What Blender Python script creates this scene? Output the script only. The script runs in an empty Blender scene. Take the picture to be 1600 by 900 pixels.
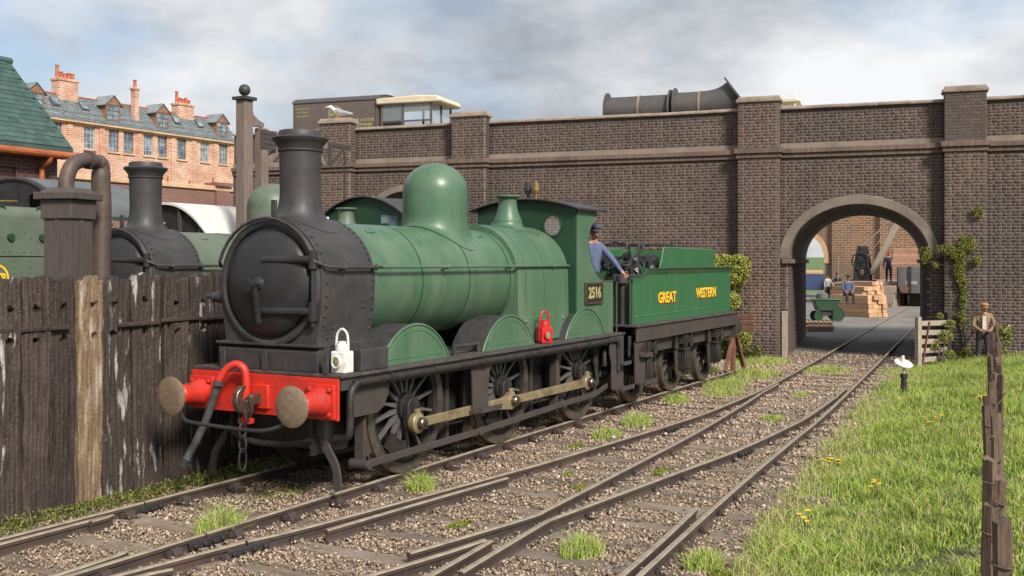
import bpy, bmesh, math, random
import numpy as np
from mathutils import Vector, Matrix, noise
from mathutils.geometry import tessellate_polygon

R = math.radians
PI = math.pi
rng = np.random.default_rng(7)
random.seed(7)
scene = bpy.context.scene
col = scene.collection

# ------------------------------------------------------------------ camera
cam_data = bpy.data.cameras.new('camera')
cam = bpy.data.objects.new('camera', cam_data)
col.objects.link(cam)
cam.location = (-10.2141, -7.9487, 2.5324)
cam.rotation_euler = (R(90), 0, 0.5096 - R(90))
cam_data.sensor_width = 36
cam_data.lens = 1613.7756 / 1600 * 36
cam_data.shift_y = (408.3471 - 450) / 1600
cam_data.clip_start = 0.1
cam_data.clip_end = 3000
scene.camera = cam

# ------------------------------------------------------------------ sky and sun
SUN_EL, SUN_AZ = R(38), R(-122)      # direction towards the sun: behind the camera, to its right
world = bpy.data.worlds.new('World')
scene.world = world
world.use_nodes = True
nt = world.node_tree
nt.nodes.clear()
wo = nt.nodes.new('ShaderNodeOutputWorld')
bg = nt.nodes.new('ShaderNodeBackground')
sky = nt.nodes.new('ShaderNodeTexSky')
sky.sky_type = 'NISHITA'
sky.sun_disc = False
sky.sun_elevation = SUN_EL
sky.sun_rotation = R(90) - SUN_AZ
sky.dust_density = 1.5
tc = nt.nodes.new('ShaderNodeTexCoord')
mp = nt.nodes.new('ShaderNodeMapping')
mp.inputs['Scale'].default_value = (1.0, 1.0, 2.0)
n1 = nt.nodes.new('ShaderNodeTexNoise')
n1.inputs['Scale'].default_value = 2.6
n1.inputs['Detail'].default_value = 7
n1.inputs['Roughness'].default_value = 0.52
n1.inputs['Distortion'].default_value = 0.3
r1 = nt.nodes.new('ShaderNodeValToRGB')
r1.color_ramp.elements[0].position = 0.30
r1.color_ramp.elements[1].position = 0.48
n2 = nt.nodes.new('ShaderNodeTexNoise')
n2.inputs['Scale'].default_value = 3.4
n2.inputs['Detail'].default_value = 8
n2.inputs['Roughness'].default_value = 0.55
r2 = nt.nodes.new('ShaderNodeValToRGB')
r2.color_ramp.elements[0].position = 0.39
r2.color_ramp.elements[0].color = (1.22, 1.34, 1.52, 1)
r2.color_ramp.elements[1].position = 0.64
r2.color_ramp.elements[1].color = (2.95, 2.98, 3.02, 1)
mx = nt.nodes.new('ShaderNodeMix')
mx.data_type = 'RGBA'
nt.links.new(tc.outputs['Generated'], mp.inputs['Vector'])
nt.links.new(mp.outputs['Vector'], n1.inputs['Vector'])
nt.links.new(mp.outputs['Vector'], n2.inputs['Vector'])
nt.links.new(n1.outputs['Fac'], r1.inputs['Fac'])
nt.links.new(n2.outputs['Fac'], r2.inputs['Fac'])
nt.links.new(r1.outputs['Color'], mx.inputs['Factor'])
dim = nt.nodes.new('ShaderNodeMix')
dim.data_type = 'RGBA'
dim.blend_type = 'MULTIPLY'
dim.inputs['Factor'].default_value = 1
dim.inputs['B'].default_value = (.46, .46, .46, 1)
nt.links.new(sky.outputs['Color'], dim.inputs['A'])
nt.links.new(dim.outputs['Result'], mx.inputs['A'])
nt.links.new(r2.outputs['Color'], mx.inputs['B'])
nt.links.new(mx.outputs['Result'], bg.inputs['Color'])
bg.inputs['Strength'].default_value = 0.15
nt.links.new(bg.outputs['Background'], wo.inputs['Surface'])

sd = bpy.data.lights.new('sun', 'SUN')
sd.energy = 2.5
sd.angle = R(13)
sd.color = (1.0, 0.94, 0.85)
sun = bpy.data.objects.new('sun', sd)
col.objects.link(sun)
sdir = Vector((math.cos(SUN_EL) * math.cos(SUN_AZ), math.cos(SUN_EL) * math.sin(SUN_AZ), math.sin(SUN_EL)))
sun.rotation_euler = sdir.to_track_quat('Z', 'Y').to_euler()
sun.location = (0, -20, 30)

scene.view_settings.view_transform = 'Standard'
scene.view_settings.look = 'None'
scene.view_settings.exposure = 1.08
scene.view_settings.gamma = 1
scene.view_settings.use_curve_mapping = False

# ------------------------------------------------------------------ helpers
def new_obj(name, me, parent=None, loc=None, kind=None):
    o = bpy.data.objects.new(name, me)
    col.objects.link(o)
    if parent is not None:
        o.parent = parent
    if loc is not None:
        o.location = loc
    if kind:
        o['kind'] = kind
    return o


def tag(o, label=None, cat=None, group=None, kind=None):
    if label: o['label'] = label
    if cat: o['category'] = cat
    if group: o['group'] = group
    if kind: o['kind'] = kind
    return o


def empty(name, loc=(0, 0, 0), rz=0, label=None, cat=None, group=None):
    o = bpy.data.objects.new(name, None)
    o.empty_display_size = 0.2
    col.objects.link(o)
    o.location = loc
    o.rotation_euler = (0, 0, rz)
    return tag(o, label, cat, group)


class MB:
    """collects shapes, then links them as ONE mesh object"""
    def __init__(s):
        s.v = []; s.f = []; s.mi = []; s.m = 0
    def add(s, vs, fs):
        b = len(s.v)
        s.v.extend([tuple(p) for p in vs])
        for f in fs:
            s.f.append(tuple(b + i for i in f)); s.mi.append(s.m)
        return s
    def box(s, c, d, rot=None, taper=None):
        x, y, z = d[0] / 2, d[1] / 2, d[2] / 2
        t = taper or (1, 1)
        vs = [Vector((-x, -y, -z)), Vector((x, -y, -z)), Vector((x, y, -z)), Vector((-x, y, -z)),
              Vector((-x * t[0], -y * t[1], z)), Vector((x * t[0], -y * t[1], z)), Vector((x * t[0], y * t[1], z)), Vector((-x * t[0], y * t[1], z))]
        c = Vector(c)
        if rot is not None:
            vs = [rot @ p for p in vs]
        return s.add([c + p for p in vs], [(0, 3, 2, 1), (4, 5, 6, 7), (0, 1, 5, 4), (1, 2, 6, 5), (2, 3, 7, 6), (3, 0, 4, 7)])
    def bx(s, x0, x1, y0, y1, z0, z1):
        return s.box(((x0 + x1) / 2, (y0 + y1) / 2, (z0 + z1) / 2), (x1 - x0, y1 - y0, z1 - z0))
    def bar(s, p0, p1, w, h, up=(0, 0, 1)):
        p0 = Vector(p0); p1 = Vector(p1)
        d = p1 - p0; L = d.length
        if L < 1e-6: return s
        x = d.normalized(); u = Vector(up)
        if abs(x.dot(u)) > .98: u = Vector((1, 0, 0)) if abs(x.x) < .9 else Vector((0, 1, 0))
        y = u.cross(x).normalized(); z = x.cross(y)
        m = Matrix((x, y, z)).transposed()
        return s.box((p0 + p1) / 2, (L, w, h), m)
    def cyl(s, p0, p1, r0, r1=None, n=12, caps=True):
        return s.tube([p0, p1], [r0, r0 if r1 is None else r1], n, caps)
    def tube(s, pts, r, n=8, caps=True, closed=False):
        pts = [Vector(p) for p in pts]
        if not hasattr(r, '__len__'): r = [r] * len(pts)
        N = len(pts)
        T = []
        for i in range(N):
            if closed:
                t = pts[(i + 1) % N] - pts[i - 1]
            else:
                t = pts[min(i + 1, N - 1)] - pts[max(i - 1, 0)]
            T.append(t.normalized())
        u = Vector((0, 0, 1)) if abs(T[0].z) < .9 else Vector((1, 0, 0))
        u = (u - T[0] * u.dot(T[0])).normalized()
        vs = []
        for i in range(N):
            u = (u - T[i] * u.dot(T[i]))
            if u.length < 1e-5: u = T[i].orthogonal()
            u.normalize(); w = T[i].cross(u)
            for k in range(n):
                a = 2 * PI * k / n
                vs.append(pts[i] + (u * math.cos(a) + w * math.sin(a)) * r[i])
        fs = []
        for i in range(N if closed else N - 1):
            for k in range(n):
                j = (i + 1) % N
                fs.append((i * n + k, i * n + (k + 1) % n, j * n + (k + 1) % n, j * n + k))
        if caps and not closed:
            fs.append(tuple(reversed(range(n)))); fs.append(tuple((N - 1) * n + k for k in range(n)))
        return s.add(vs, fs)
    def lathe(s, prof, c=(0, 0, 0), axis='z', n=32, a0=0, a1=2 * PI, caps=True):
        """prof: (radius, height along axis)"""
        c = Vector(c); full = abs(a1 - a0 - 2 * PI) < 1e-6
        m = n if full else n + 1
        vs = []
        for r, h in prof:
            for k in range(m):
                a = a0 + (a1 - a0) * k / n
                p = (r * math.cos(a), r * math.sin(a), h)
                if axis == 'x': p = (h, p[0], p[1])
                elif axis == 'y': p = (p[1], h, p[0])
                vs.append(c + Vector(p))
        fs = []
        for i in range(len(prof) - 1):
            for k in range(m if full else n):
                k2 = (k + 1) % m
                fs.append((i * m + k, i * m + k2, (i + 1) * m + k2, (i + 1) * m + k))
        if caps and full:
            if prof[0][0] > 1e-4: fs.append(tuple(reversed(range(m))))
            if prof[-1][0] > 1e-4: fs.append(tuple((len(prof) - 1) * m + k for k in range(m)))
        return s.add(vs, fs)
    def prism(s, loops, axis, a0, a1):
        """2-D loops (outer first, holes after) extruded along an axis; x:(y,z) y:(x,z) z:(x,y)"""
        if not hasattr(loops[0][0], '__len__'): loops = [loops]
        def P(p, a):
            return {'x': (a, p[0], p[1]), 'y': (p[0], a, p[1]), 'z': (p[0], p[1], a)}[axis]
        flat = [p for l in loops for p in l]; n = len(flat)
        tri = tessellate_polygon([[Vector((p[0], p[1], 0)) for p in l] for l in loops])
        vs = [P(p, a0) for p in flat] + [P(p, a1) for p in flat]
        fs = [tuple(t) for t in tri] + [tuple(n + i for i in reversed(t)) for t in tri]
        b = 0
        for l in loops:
            k = len(l)
            for i in range(k):
                fs.append((b + i, b + (i + 1) % k, n + b + (i + 1) % k, n + b + i))
            b += k
        return s.add(vs, fs)
    def rivets(s, pts, nrm, r=.014):
        nv = None if callable(nrm) else Vector(nrm)
        for i, p in enumerate(pts):
            q = Vector(nrm(p)) if nv is None else nv.copy()
            q = q.normalized(); u = q.orthogonal().normalized(); w = q.cross(u); p = Vector(p)
            vs = []
            for rr, hh in ((1, 0), (.75, .55)):
                for k in range(6):
                    a = k * PI / 3
                    vs.append(p + (u * math.cos(a) + w * math.sin(a)) * r * rr + q * r * hh)
            vs.append(p + q * r * .8)
            fs = [(k, (k + 1) % 6, 6 + (k + 1) % 6, 6 + k) for k in range(6)] + [(6 + k, 6 + (k + 1) % 6, 12) for k in range(6)]
            s.add(vs, fs)
        return s
    def saddle(s, xc, r0, z0, r1, Rb, zc, n=40, m=8, up=None):
        """flare from a round neck (r0 at z0) on to a cylinder of radius Rb lying along x at height zc"""
        rings = []
        for j in range(m + 1):
            t = j / m
            rr = r0 + (r1 - r0) * (1 - math.sqrt(max(0, 1 - t ** 2)))
            ring = []
            for k in range(n):
                a = 2 * PI * k / n
                y = rr * math.sin(a); x = rr * math.cos(a)
                y1 = r1 * math.sin(a)
                zs = zc + math.sqrt(max(.01, Rb * Rb - min(abs(y), Rb * .98) ** 2))
                zt = math.sin(t * PI / 2)
                ring.append((xc + x, y, z0 + (zs + .004 - z0) * zt))
            rings.append(ring)
        vs = [p for r in rings for p in r]
        fs = [(j * n + k, j * n + (k + 1) % n, (j + 1) * n + (k + 1) % n, (j + 1) * n + k) for j in range(m) for k in range(n)]
        return s.add(vs, fs)
    def mesh(s, name, mats, smooth=35, fix=True):
        me = bpy.data.meshes.new(name)
        me.from_pydata(s.v, [], s.f)
        if not isinstance(mats, (list, tuple)): mats = [mats]
        for m in mats: me.materials.append(m)
        if len(mats) > 1: me.polygons.foreach_set('material_index', s.mi)
        if fix:
            bm = bmesh.new(); bm.from_mesh(me)
            bmesh.ops.recalc_face_normals(bm, faces=bm.faces)
            bm.to_mesh(me); bm.free()
        if smooth:
            me.polygons.foreach_set('use_smooth', [True] * len(me.polygons))
            me.set_sharp_from_angle(angle=R(smooth))
        me.update()
        return me
    def build(s, name, mats, parent=None, smooth=35, bevel=0, loc=None, kind=None, seg=2):
        if name == 'rivets': kind = 'stuff'
        o = new_obj(name, s.mesh(name, mats, smooth), parent, loc, kind)
        if bevel:
            b = o.modifiers.new('bevel', 'BEVEL')
            b.width = bevel; b.segments = seg; b.limit_method = 'ANGLE'; b.angle_limit = R(40)
            b.harden_normals = False
        return o


def np_mesh(name, V, F, mat, colors=None, smooth=False):
    """V (n,3), F (m,k) with constant k; colors per vertex"""
    me = bpy.data.meshes.new(name)
    n, m, k = len(V), len(F), F.shape[1]
    me.vertices.add(n); me.vertices.foreach_set('co', V.astype(np.float32).ravel())
    me.loops.add(m * k); me.loops.foreach_set('vertex_index', F.astype(np.int32).ravel())
    me.polygons.add(m); me.polygons.foreach_set('loop_start', np.arange(0, m * k, k, dtype=np.int32))
    if smooth: me.polygons.foreach_set('use_smooth', np.ones(m, bool))
    me.update(calc_edges=True)
    if colors is not None:
        a = me.attributes.new('bc', 'FLOAT_COLOR', 'POINT')
        a.data.foreach_set('color', np.concatenate([colors, np.ones((n, 1))], 1).astype(np.float32).ravel())
    me.materials.append(mat)
    return me


def arc(cx, cy, r, a0, a1, n, ry=None):
    ry = r if ry is None else ry
    return [(cx + r * math.cos(R(a0 + (a1 - a0) * i / n)), cy + ry * math.sin(R(a0 + (a1 - a0) * i / n))) for i in range(n + 1)]


def s2l(*c):
    out = []
    for x in c:
        x /= 255
        out.append(x / 12.92 if x <= .04045 else ((x + .055) / 1.055) ** 2.4)
    return tuple(out)


# ------------------------------------------------------------------ materials
def pm(name, c1, c2=None, scale=6, rough=.6, metal=0, bump=0, bscale=None, stretch=(1, 1, 1), lo=.38, hi=.66, c3=None,
       s3=1.2, lo3=.5, hi3=.72, attr=None, coord='Object', spec=.5, rvar=.12, objrand=0, detail=6, bdist=.02, st3=None, c4=None, s4=3, st4=(7, 7, .5), lo4=.56, hi4=.78, a4=.6):
    m = bpy.data.materials.new(name); m.use_nodes = True
    t = m.node_tree; N = t.nodes; L = t.links
    b = N['Principled BSDF']
    tcn = N.new('ShaderNodeTexCoord'); mpn = N.new('ShaderNodeMapping')
    mpn.inputs['Scale'].default_value = stretch
    src = tcn.outputs[coord]
    if objrand:
        oi0 = N.new('ShaderNodeObjectInfo'); va = N.new('ShaderNodeVectorMath'); va.operation = 'MULTIPLY_ADD'
        va.inputs[1].default_value = (1, 1, 1)
        ml = N.new('ShaderNodeMath'); ml.operation = 'MULTIPLY'; ml.inputs[1].default_value = 37.0
        L.new(oi0.outputs['Random'], ml.inputs[0]); L.new(src, va.inputs[0]); L.new(ml.outputs[0], va.inputs[2]); src = va.outputs[0]
    L.new(src, mpn.inputs['Vector'])
    nz = N.new('ShaderNodeTexNoise'); nz.inputs['Scale'].default_value = scale; nz.inputs['Detail'].default_value = detail
    nz.inputs['Roughness'].default_value = .62
    L.new(mpn.outputs['Vector'], nz.inputs['Vector'])
    def mixc(fac, a, bcol, blend='MIX'):
        x = N.new('ShaderNodeMix'); x.data_type = 'RGBA'; x.blend_type = blend
        for sock, val in (('Factor', fac), ('A', a), ('B', bcol)):
            if hasattr(val, 'is_linked'): L.new(val, x.inputs[sock])
            elif sock == 'Factor': x.inputs[sock].default_value = val
            else: x.inputs[sock].default_value = tuple(val) + (1,)
        return x.outputs['Result']
    def mrange(src, a, bb, c=0, d=1):
        x = N.new('ShaderNodeMapRange'); L.new(src, x.inputs['Value'])
        for i, q in zip(('From Min', 'From Max', 'To Min', 'To Max'), (a, bb, c, d)): x.inputs[i].default_value = q
        return x.outputs['Result']
    c2 = c2 or tuple(q * .7 for q in c1)
    base = mixc(mrange(nz.outputs['Fac'], lo, hi), c1, c2)
    if attr:
        at = N.new('ShaderNodeAttribute'); at.attribute_name = attr
        base = mixc(1, base, at.outputs['Color'], 'MULTIPLY')
    if c3:
        nb = N.new('ShaderNodeTexNoise'); nb.inputs['Scale'].default_value = s3; nb.inputs['Detail'].default_value = 5
        if st3:
            m3 = N.new('ShaderNodeMapping'); m3.inputs['Scale'].default_value = st3
            L.new(src, m3.inputs['Vector']); L.new(m3.outputs['Vector'], nb.inputs['Vector'])
        else:
            L.new(src, nb.inputs['Vector'])
        base = mixc(mrange(nb.outputs['Fac'], lo3, hi3, 0, .85), base, c3)
    if c4:
        m4 = N.new('ShaderNodeMapping'); m4.inputs['Scale'].default_value = st4; L.new(src, m4.inputs['Vector'])
        n4 = N.new('ShaderNodeTexNoise'); n4.inputs['Scale'].default_value = s4; n4.inputs['Detail'].default_value = 7; n4.inputs['Roughness'].default_value = .68
        L.new(m4.outputs['Vector'], n4.inputs['Vector'])
        base = mixc(mrange(n4.outputs['Fac'], lo4, hi4, 0, a4), base, c4)
    if objrand:
        oi = N.new('ShaderNodeObjectInfo')
        hs = N.new('ShaderNodeHueSaturation'); L.new(base, hs.inputs['Color'])
        L.new(mrange(oi.outputs['Random'], 0, 1, 1 - objrand, 1 + objrand), hs.inputs['Value'])
        base = hs.outputs['Color']
    L.new(base, b.inputs['Base Color'])
    L.new(mrange(nz.outputs['Fac'], .3, .7, max(.03, rough - rvar), min(1, rough + rvar)), b.inputs['Roughness'])
    b.inputs['Metallic'].default_value = metal
    b.inputs['Specular IOR Level'].default_value = spec
    if bump:
        bn = N.new('ShaderNodeTexNoise'); bn.inputs['Scale'].default_value = bscale or scale * 4; bn.inputs['Detail'].default_value = 6
        L.new(mpn.outputs['Vector'], bn.inputs['Vector'])
        bp = N.new('ShaderNodeBump'); bp.inputs['Strength'].default_value = bump; bp.inputs['Distance'].default_value = bdist
        L.new(bn.outputs['Fac'], bp.inputs['Height']); L.new(bp.outputs['Normal'], b.inputs['Normal'])
    return m


def brickmat(name, c1, c2, mortar, bw=.225, bh=.085, c3=None, plane='xz', bump=.6, joint=.012, s3=.5):
    """far-off brickwork only; near walls have real bricks"""
    m = bpy.data.materials.new(name); m.use_nodes = True
    t = m.node_tree; N = t.nodes; L = t.links; b = N['Principled BSDF']
    tcn = N.new('ShaderNodeTexCoord'); sx = N.new('ShaderNodeSeparateXYZ'); cb = N.new('ShaderNodeCombineXYZ')
    L.new(tcn.outputs['Object'], sx.inputs[0])
    if plane == 'both':
        ad = N.new('ShaderNodeMath'); ad.operation = 'ADD'; L.new(sx.outputs['X'], ad.inputs[0]); L.new(sx.outputs['Y'], ad.inputs[1])
        L.new(ad.outputs[0], cb.inputs['X'])
    else:
        L.new(sx.outputs['X' if plane == 'xz' else 'Y'], cb.inputs['X'])
    L.new(sx.outputs['Z'], cb.inputs['Y'])
    br = N.new('ShaderNodeTexBrick')
    L.new(cb.outputs[0], br.inputs['Vector'])
    br.inputs['Scale'].default_value = 1; br.inputs['Brick Width'].default_value = bw; br.inputs['Row Height'].default_value = bh
    br.inputs['Mortar Size'].default_value = joint; br.inputs['Color1'].default_value = c1 + (1,); br.inputs['Color2'].default_value = c2 + (1,)
    br.inputs['Mortar'].default_value = mortar + (1,)
    nz = N.new('ShaderNodeTexNoise'); nz.inputs['Scale'].default_value = s3; nz.inputs['Detail'].default_value = 6
    L.new(tcn.outputs['Object'], nz.inputs['Vector'])
    mr = N.new('ShaderNodeMapRange'); L.new(nz.outputs['Fac'], mr.inputs['Value'])
    mr.inputs['From Min'].default_value = .4; mr.inputs['From Max'].default_value = .7; mr.inputs['To Max'].default_value = .7
    x = N.new('ShaderNodeMix'); x.data_type = 'RGBA'
    L.new(mr.outputs[0], x.inputs['Factor']); L.new(br.outputs['Color'], x.inputs['A']); x.inputs['B'].default_value = (c3 or c2) + (1,)
    L.new(x.outputs['Result'], b.inputs['Base Color'])
    b.inputs['Roughness'].default_value = .9
    bp = N.new('ShaderNodeBump'); bp.inputs['Strength'].default_value = bump; bp.inputs['Distance'].default_value = .02; bp.invert = True
    L.new(br.outputs['Fac'], bp.inputs['Height']); L.new(bp.outputs['Normal'], b.inputs['Normal'])
    return m


def glassmat(name, tint=(.6, .7, .72), rough=.05):
    m = bpy.data.materials.new(name); m.use_nodes = True
    b = m.node_tree.nodes['Principled BSDF']
    b.inputs['Base Color'].default_value = tint + (1,)
    b.inputs['Roughness'].default_value = rough
    b.inputs['Alpha'].default_value = .16
    b.inputs['Specular IOR Level'].default_value = .8
    return m


M = {}
M['green'] = pm('locomotive_green', (.073, .148, .084), (.060, .126, .070), 3, .42, bump=.06, bscale=40, c3=(.135, .185, .130), s3=1.6, lo3=.44, hi3=.78, spec=.5, st3=(1.4, 1.4, .5), rvar=.18, c4=(.020, .036, .024), s4=2.2, st4=(5, 5, .7), lo4=.55, hi4=.8, a4=.55)
M['green_tender'] = pm('tender_green', (.038, .142, .058), (.032, .118, .050), 2.5, .38, bump=.04, bscale=50, spec=.45, c3=(.060, .135, .072), s3=1.8, st3=(1.6, 1, .3), rvar=.18, c4=(.018, .040, .024), s4=2.5, st4=(5, 5, .5), lo4=.57, hi4=.8, a4=.5)
M['green_dark'] = pm('dark_green_paint', (.014, .055, .026), (.012, .042, .020), 3, .5)
M['green_pale'] = pm('weathered_green', (.115, .150, .105), (.085, .112, .078), 3, .5, c3=(.15, .165, .125), s3=1.6)
M['line'] = pm('lining_green', (.075, .19, .085), None, 5, .5)
M['black'] = pm('smokebox_black', (.036, .035, .036), (.052, .049, .050), 5, .50, bump=.10, bscale=60, c3=(.062, .052, .050), s3=2, spec=.4, c4=(.085, .070, .062), s4=4, st4=(2, 2, .6), lo4=.58, hi4=.76, a4=.45)
M['door'] = pm('smokebox_door_black', (.022, .022, .024), (.030, .029, .030), 5, .42, bump=.06, bscale=60, spec=.4)
M['frame'] = pm('oily_frame_black', (.016, .014, .014), (.034, .028, .025), 7, .55, bump=.12, bscale=50)
M['foot'] = pm('footplate_grime', (.045, .039, .038), (.085, .072, .067), 8, .7, bump=.2, bscale=60)
M['brown'] = pm('brown_underframe', (.060, .049, .045), (.042, .035, .033), 6, .65, bump=.15, bscale=50, c3=(.075, .055, .045))
M['steel'] = pm('worn_steel', (.20, .17, .13), (.10, .08, .06), 12, .38, .75, bump=.08)
M['tyre'] = pm('tyre_steel', (.17, .14, .115), (.085, .07, .06), 9, .45, .55)
M['rod'] = pm('coupling_rod_steel', (.44, .35, .21), (.30, .235, .14), 6, .38, .5, c3=(.16, .12, .08), s3=4)
M['bufface'] = pm('buffer_face_steel', (.36, .26, .175), (.22, .165, .12), 14, .38, .5, bump=.10, bscale=25, stretch=(1, 1, 3))
M['red'] = pm('beam_red', (.60, .034, .018), (.47, .028, .018), 7, .42, bump=.10, bscale=50, c3=(.20, .030, .022), s3=5, lo3=.55, hi3=.8, rvar=.2, c4=(.05, .022, .018), s4=9, st4=(1.5, 1.5, .8), lo4=.60, hi4=.72, a4=.75)
M['redlamp'] = pm('lamp_red', (.55, .02, .02), (.45, .02, .02), 6, .35, c4=(.06, .02, .018), s4=14, st4=(1, 1, .7), lo4=.58, hi4=.72, a4=.7)
M['white'] = pm('white_enamel', (.78, .77, .72), (.62, .61, .56), 14, .4, c4=(.16, .12, .09), s4=14, st4=(1, 1, .7), lo4=.58, hi4=.72, a4=.7)
M['lens'] = pm('lamp_lens', (.32, .26, .15), (.2, .16, .1), 30, .15)
M['brass'] = pm('brass', (.45, .32, .11), (.32, .22, .08), 8, .35, .8)
M['plate'] = pm('plate_black', (.025, .018, .016), None, 8, .5)
M['yellow'] = pm('letter_yellow', (.85, .55, .03), (.75, .48, .03), 12, .5)
M['lred'] = pm('letter_shade_red', (.30, .035, .015), None, 8, .5)
M['gold'] = pm('faded_gold', (.42, .36, .16), None, 8, .6)
M['hose'] = pm('rubber_hose', (.050, .050, .053), (.08, .08, .08), 10, .6)
M['coal'] = pm('coal', (.010, .010, .011), (.03, .03, .032), 18, .30, bump=.3, bscale=30)
M['rail'] = pm('rail_rust', (.064, .042, .033), (.038, .028, .024), 10, .7, bump=.2, bscale=40, c3=(.095, .062, .046))
M['railtop'] = pm('rail_head', (.36, .30, .225), (.22, .18, .135), 7, .40, 0, stretch=(1, 1, 1))
M['chair'] = pm('rail_chair_rust', (.060, .040, .033), (.038, .028, .025), 9, .75, bump=.3, bscale=40)
M['sleeper'] = pm('sleeper_timber', (.225, .172, .130), (.135, .104, .080), 6, .85, objrand=.25, bump=.5, bscale=18, stretch=(5, 1, 5), c3=(.27, .22, .175), s3=3)
M['stone'] = pm('coping_stone', (.34, .265, .205), (.22, .175, .14), 2.5, .85, bump=.35, bscale=14, c3=(.11, .09, .08), s3=.8)
M['ring'] = pm('arch_render', (.22, .178, .142), (.165, .133, .108), 1.5, .85, bump=.3, bscale=12, c3=(.08, .066, .057), s3=1)
M['mortar'] = pm('mortar', (.265, .208, .168), (.19, .15, .124), 1.2, .95)
M['brick'] = pm('engine_brick', (.104, .073, .060), (.074, .055, .048), .9, .80, bump=.2, bscale=60, attr='bc', c3=(.040, .034, .034), s3=.32, lo3=.47, hi3=.70, st3=(1, 1, .6), c4=(.24, .185, .145), s4=1.1, st4=(1.6, 1.6, .35), lo4=.60, hi4=.80, a4=.5)
M['brick1'] = pm('engine_brick_single', (.105, .076, .066), (.078, .058, .052), 1.2, .82, bump=.2, bscale=60, objrand=.14, coord='Object')
M['tbrick'] = brickmat('terrace_brick', s2l(210, 164, 138), s2l(178, 128, 106), s2l(222, 206, 186), bw=.42, bh=.15, joint=.022, c3=s2l(172, 112, 90), plane='both', s3=.9)
M['sbrick'] = brickmat('shed_brick', s2l(112, 82, 74), s2l(92, 68, 64), s2l(135, 115, 104), c3=s2l(82, 62, 58), plane='both')
M['lbrick'] = brickmat('low_wall_brick', s2l(136, 94, 80), s2l(112, 78, 70), s2l(150, 128, 112), plane='both')
M['ybrick'] = brickmat('yard_brick', s2l(142, 106, 82), s2l(112, 84, 68), s2l(176, 152, 124), c3=s2l(104, 92, 80), plane='both', bw=.46, bh=.17, joint=.022, s3=.35)
M['terrstone'] = pm('terrace_stone', s2l(214, 182, 142), s2l(186, 150, 118), 1, .9)
M['slate'] = pm('grey_slate', s2l(126, 134, 136), s2l(96, 104, 106), 2.5, .7, objrand=.25, bump=.2)
M['slateg'] = pm('green_slate', s2l(66, 90, 84), s2l(50, 72, 68), 2.0, .65, objrand=.16, bump=.2)
M['gutter'] = pm('rusty_gutter', s2l(176, 96, 52), s2l(140, 76, 46), 4, .7)
M['terra'] = pm('chimney_pot', s2l(190, 108, 76), s2l(150, 84, 62), 6, .85)
M['whitewood'] = pm('painted_sash', s2l(196, 196, 190), None, 8, .6)
M['darkwood'] = pm('dark_sash', s2l(96, 90, 88), None, 8, .6)
M['win'] = pm('window_glass', s2l(70, 84, 96), s2l(150, 168, 178), 1.6, .12, spec=.9)
M['pane'] = glassmat('clear_pane')
M['timber'] = pm('brown_painted_timber', (.205, .155, .130), (.15, .113, .096), 2.5, .75, bump=.25, bscale=20, stretch=(6, 6, 1))
M['plank'] = pm('tarred_plank', (.060, .042, .034), (.024, .017, .014), 7, .75, bump=.6, bscale=16, stretch=(5, 5, .5), c3=(.085, .062, .050), s3=1.6, lo3=.52, hi3=.75, objrand=.25)
M['plank_pale'] = pm('weathered_plank', (.24, .16, .085), (.11, .075, .050), 5, .8, bump=.6, bscale=16, stretch=(5, 5, .5), c3=(.42, .35, .28), s3=2.2, lo3=.50, hi3=.66, st3=(5, 5, .8))
M['plank_chalk'] = pm('chalky_plank', (.062, .044, .036), (.026, .019, .016), 7, .78, bump=.6, bscale=16, stretch=(5, 5, .5), c3=(.46, .43, .40), s3=2.2, lo3=.58, hi3=.68, st3=(6, 6, 1.1), objrand=.2)
M['pipe'] = pm('rusty_pipe', (.110, .078, .064), (.075, .055, .048), 5, .55, .2, bump=.2, c3=(.16, .10, .07), s3=3)
M['castpipe'] = pm('cast_iron_pipe', (.062, .058, .056), (.085, .078, .073), 3, .6, bump=.1)
M['strap'] = pm('strap_tan', (.27, .18, .13), None, 5, .7)
M['contain'] = pm('container_brown', (.115, .088, .075), (.092, .072, .062), 3, .6)
M['cream'] = pm('cream_paint', (.68, .60, .42), (.58, .50, .35), 4, .55)
M['coachroof'] = pm('coach_roof_white', (.72, .69, .62), (.58, .55, .49), 2, .7)
M['coach'] = pm('coach_brown', (.075, .062, .055), (.055, .046, .042), 4, .6)
M['roofgrey'] = pm('cab_roof_grey', (.12, .135, .14), (.09, .1, .105), 3, .6)
M['ballast'] = pm('ballast_stone', (1, 1, 1), (.78, .76, .74), 30, .9, attr='bc', bump=.3, bscale=80)
M['bed'] = pm('ballast_bed', (.27, .205, .15), (.16, .122, .092), 22, .95, bump=.8, bscale=45, c3=(.10, .082, .072), s3=.7, lo3=.55)
M['earth'] = pm('earth', (.12, .105, .06), (.085, .08, .045), .5, .95, bump=.4, bscale=8)
M['turf'] = pm('turf', (.060, .085, .022), (.085, .085, .035), 3, .95, bump=.6, bscale=25)
M['grass'] = pm('grass_blade', (1, 1, 1), (.88, .9, .8), 8, .6, attr='bc', spec=.25)
M['leaf'] = pm('leaf', (1, 1, 1), (.8, .85, .75), 8, .6, attr='bc', spec=.3)
M['yard'] = pm('yard_floor', (.235, .215, .190), (.17, .155, .14), 1.5, .9, bump=.2, bscale=20, c3=(.115, .105, .095), s3=.5)
M['newwood'] = pm('sawn_timber', (.56, .36, .20), (.45, .27, .15), 4, .75, stretch=(4, 1, 4), objrand=.18)
M['pinkwood'] = pm('red_deal', (.58, .33, .22), (.47, .25, .16), 4, .75, objrand=.25)
M['palewood'] = pm('bleached_wood', (.40, .34, .27), (.27, .22, .17), 6, .85, bump=.4, stretch=(4, 4, 1))
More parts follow.
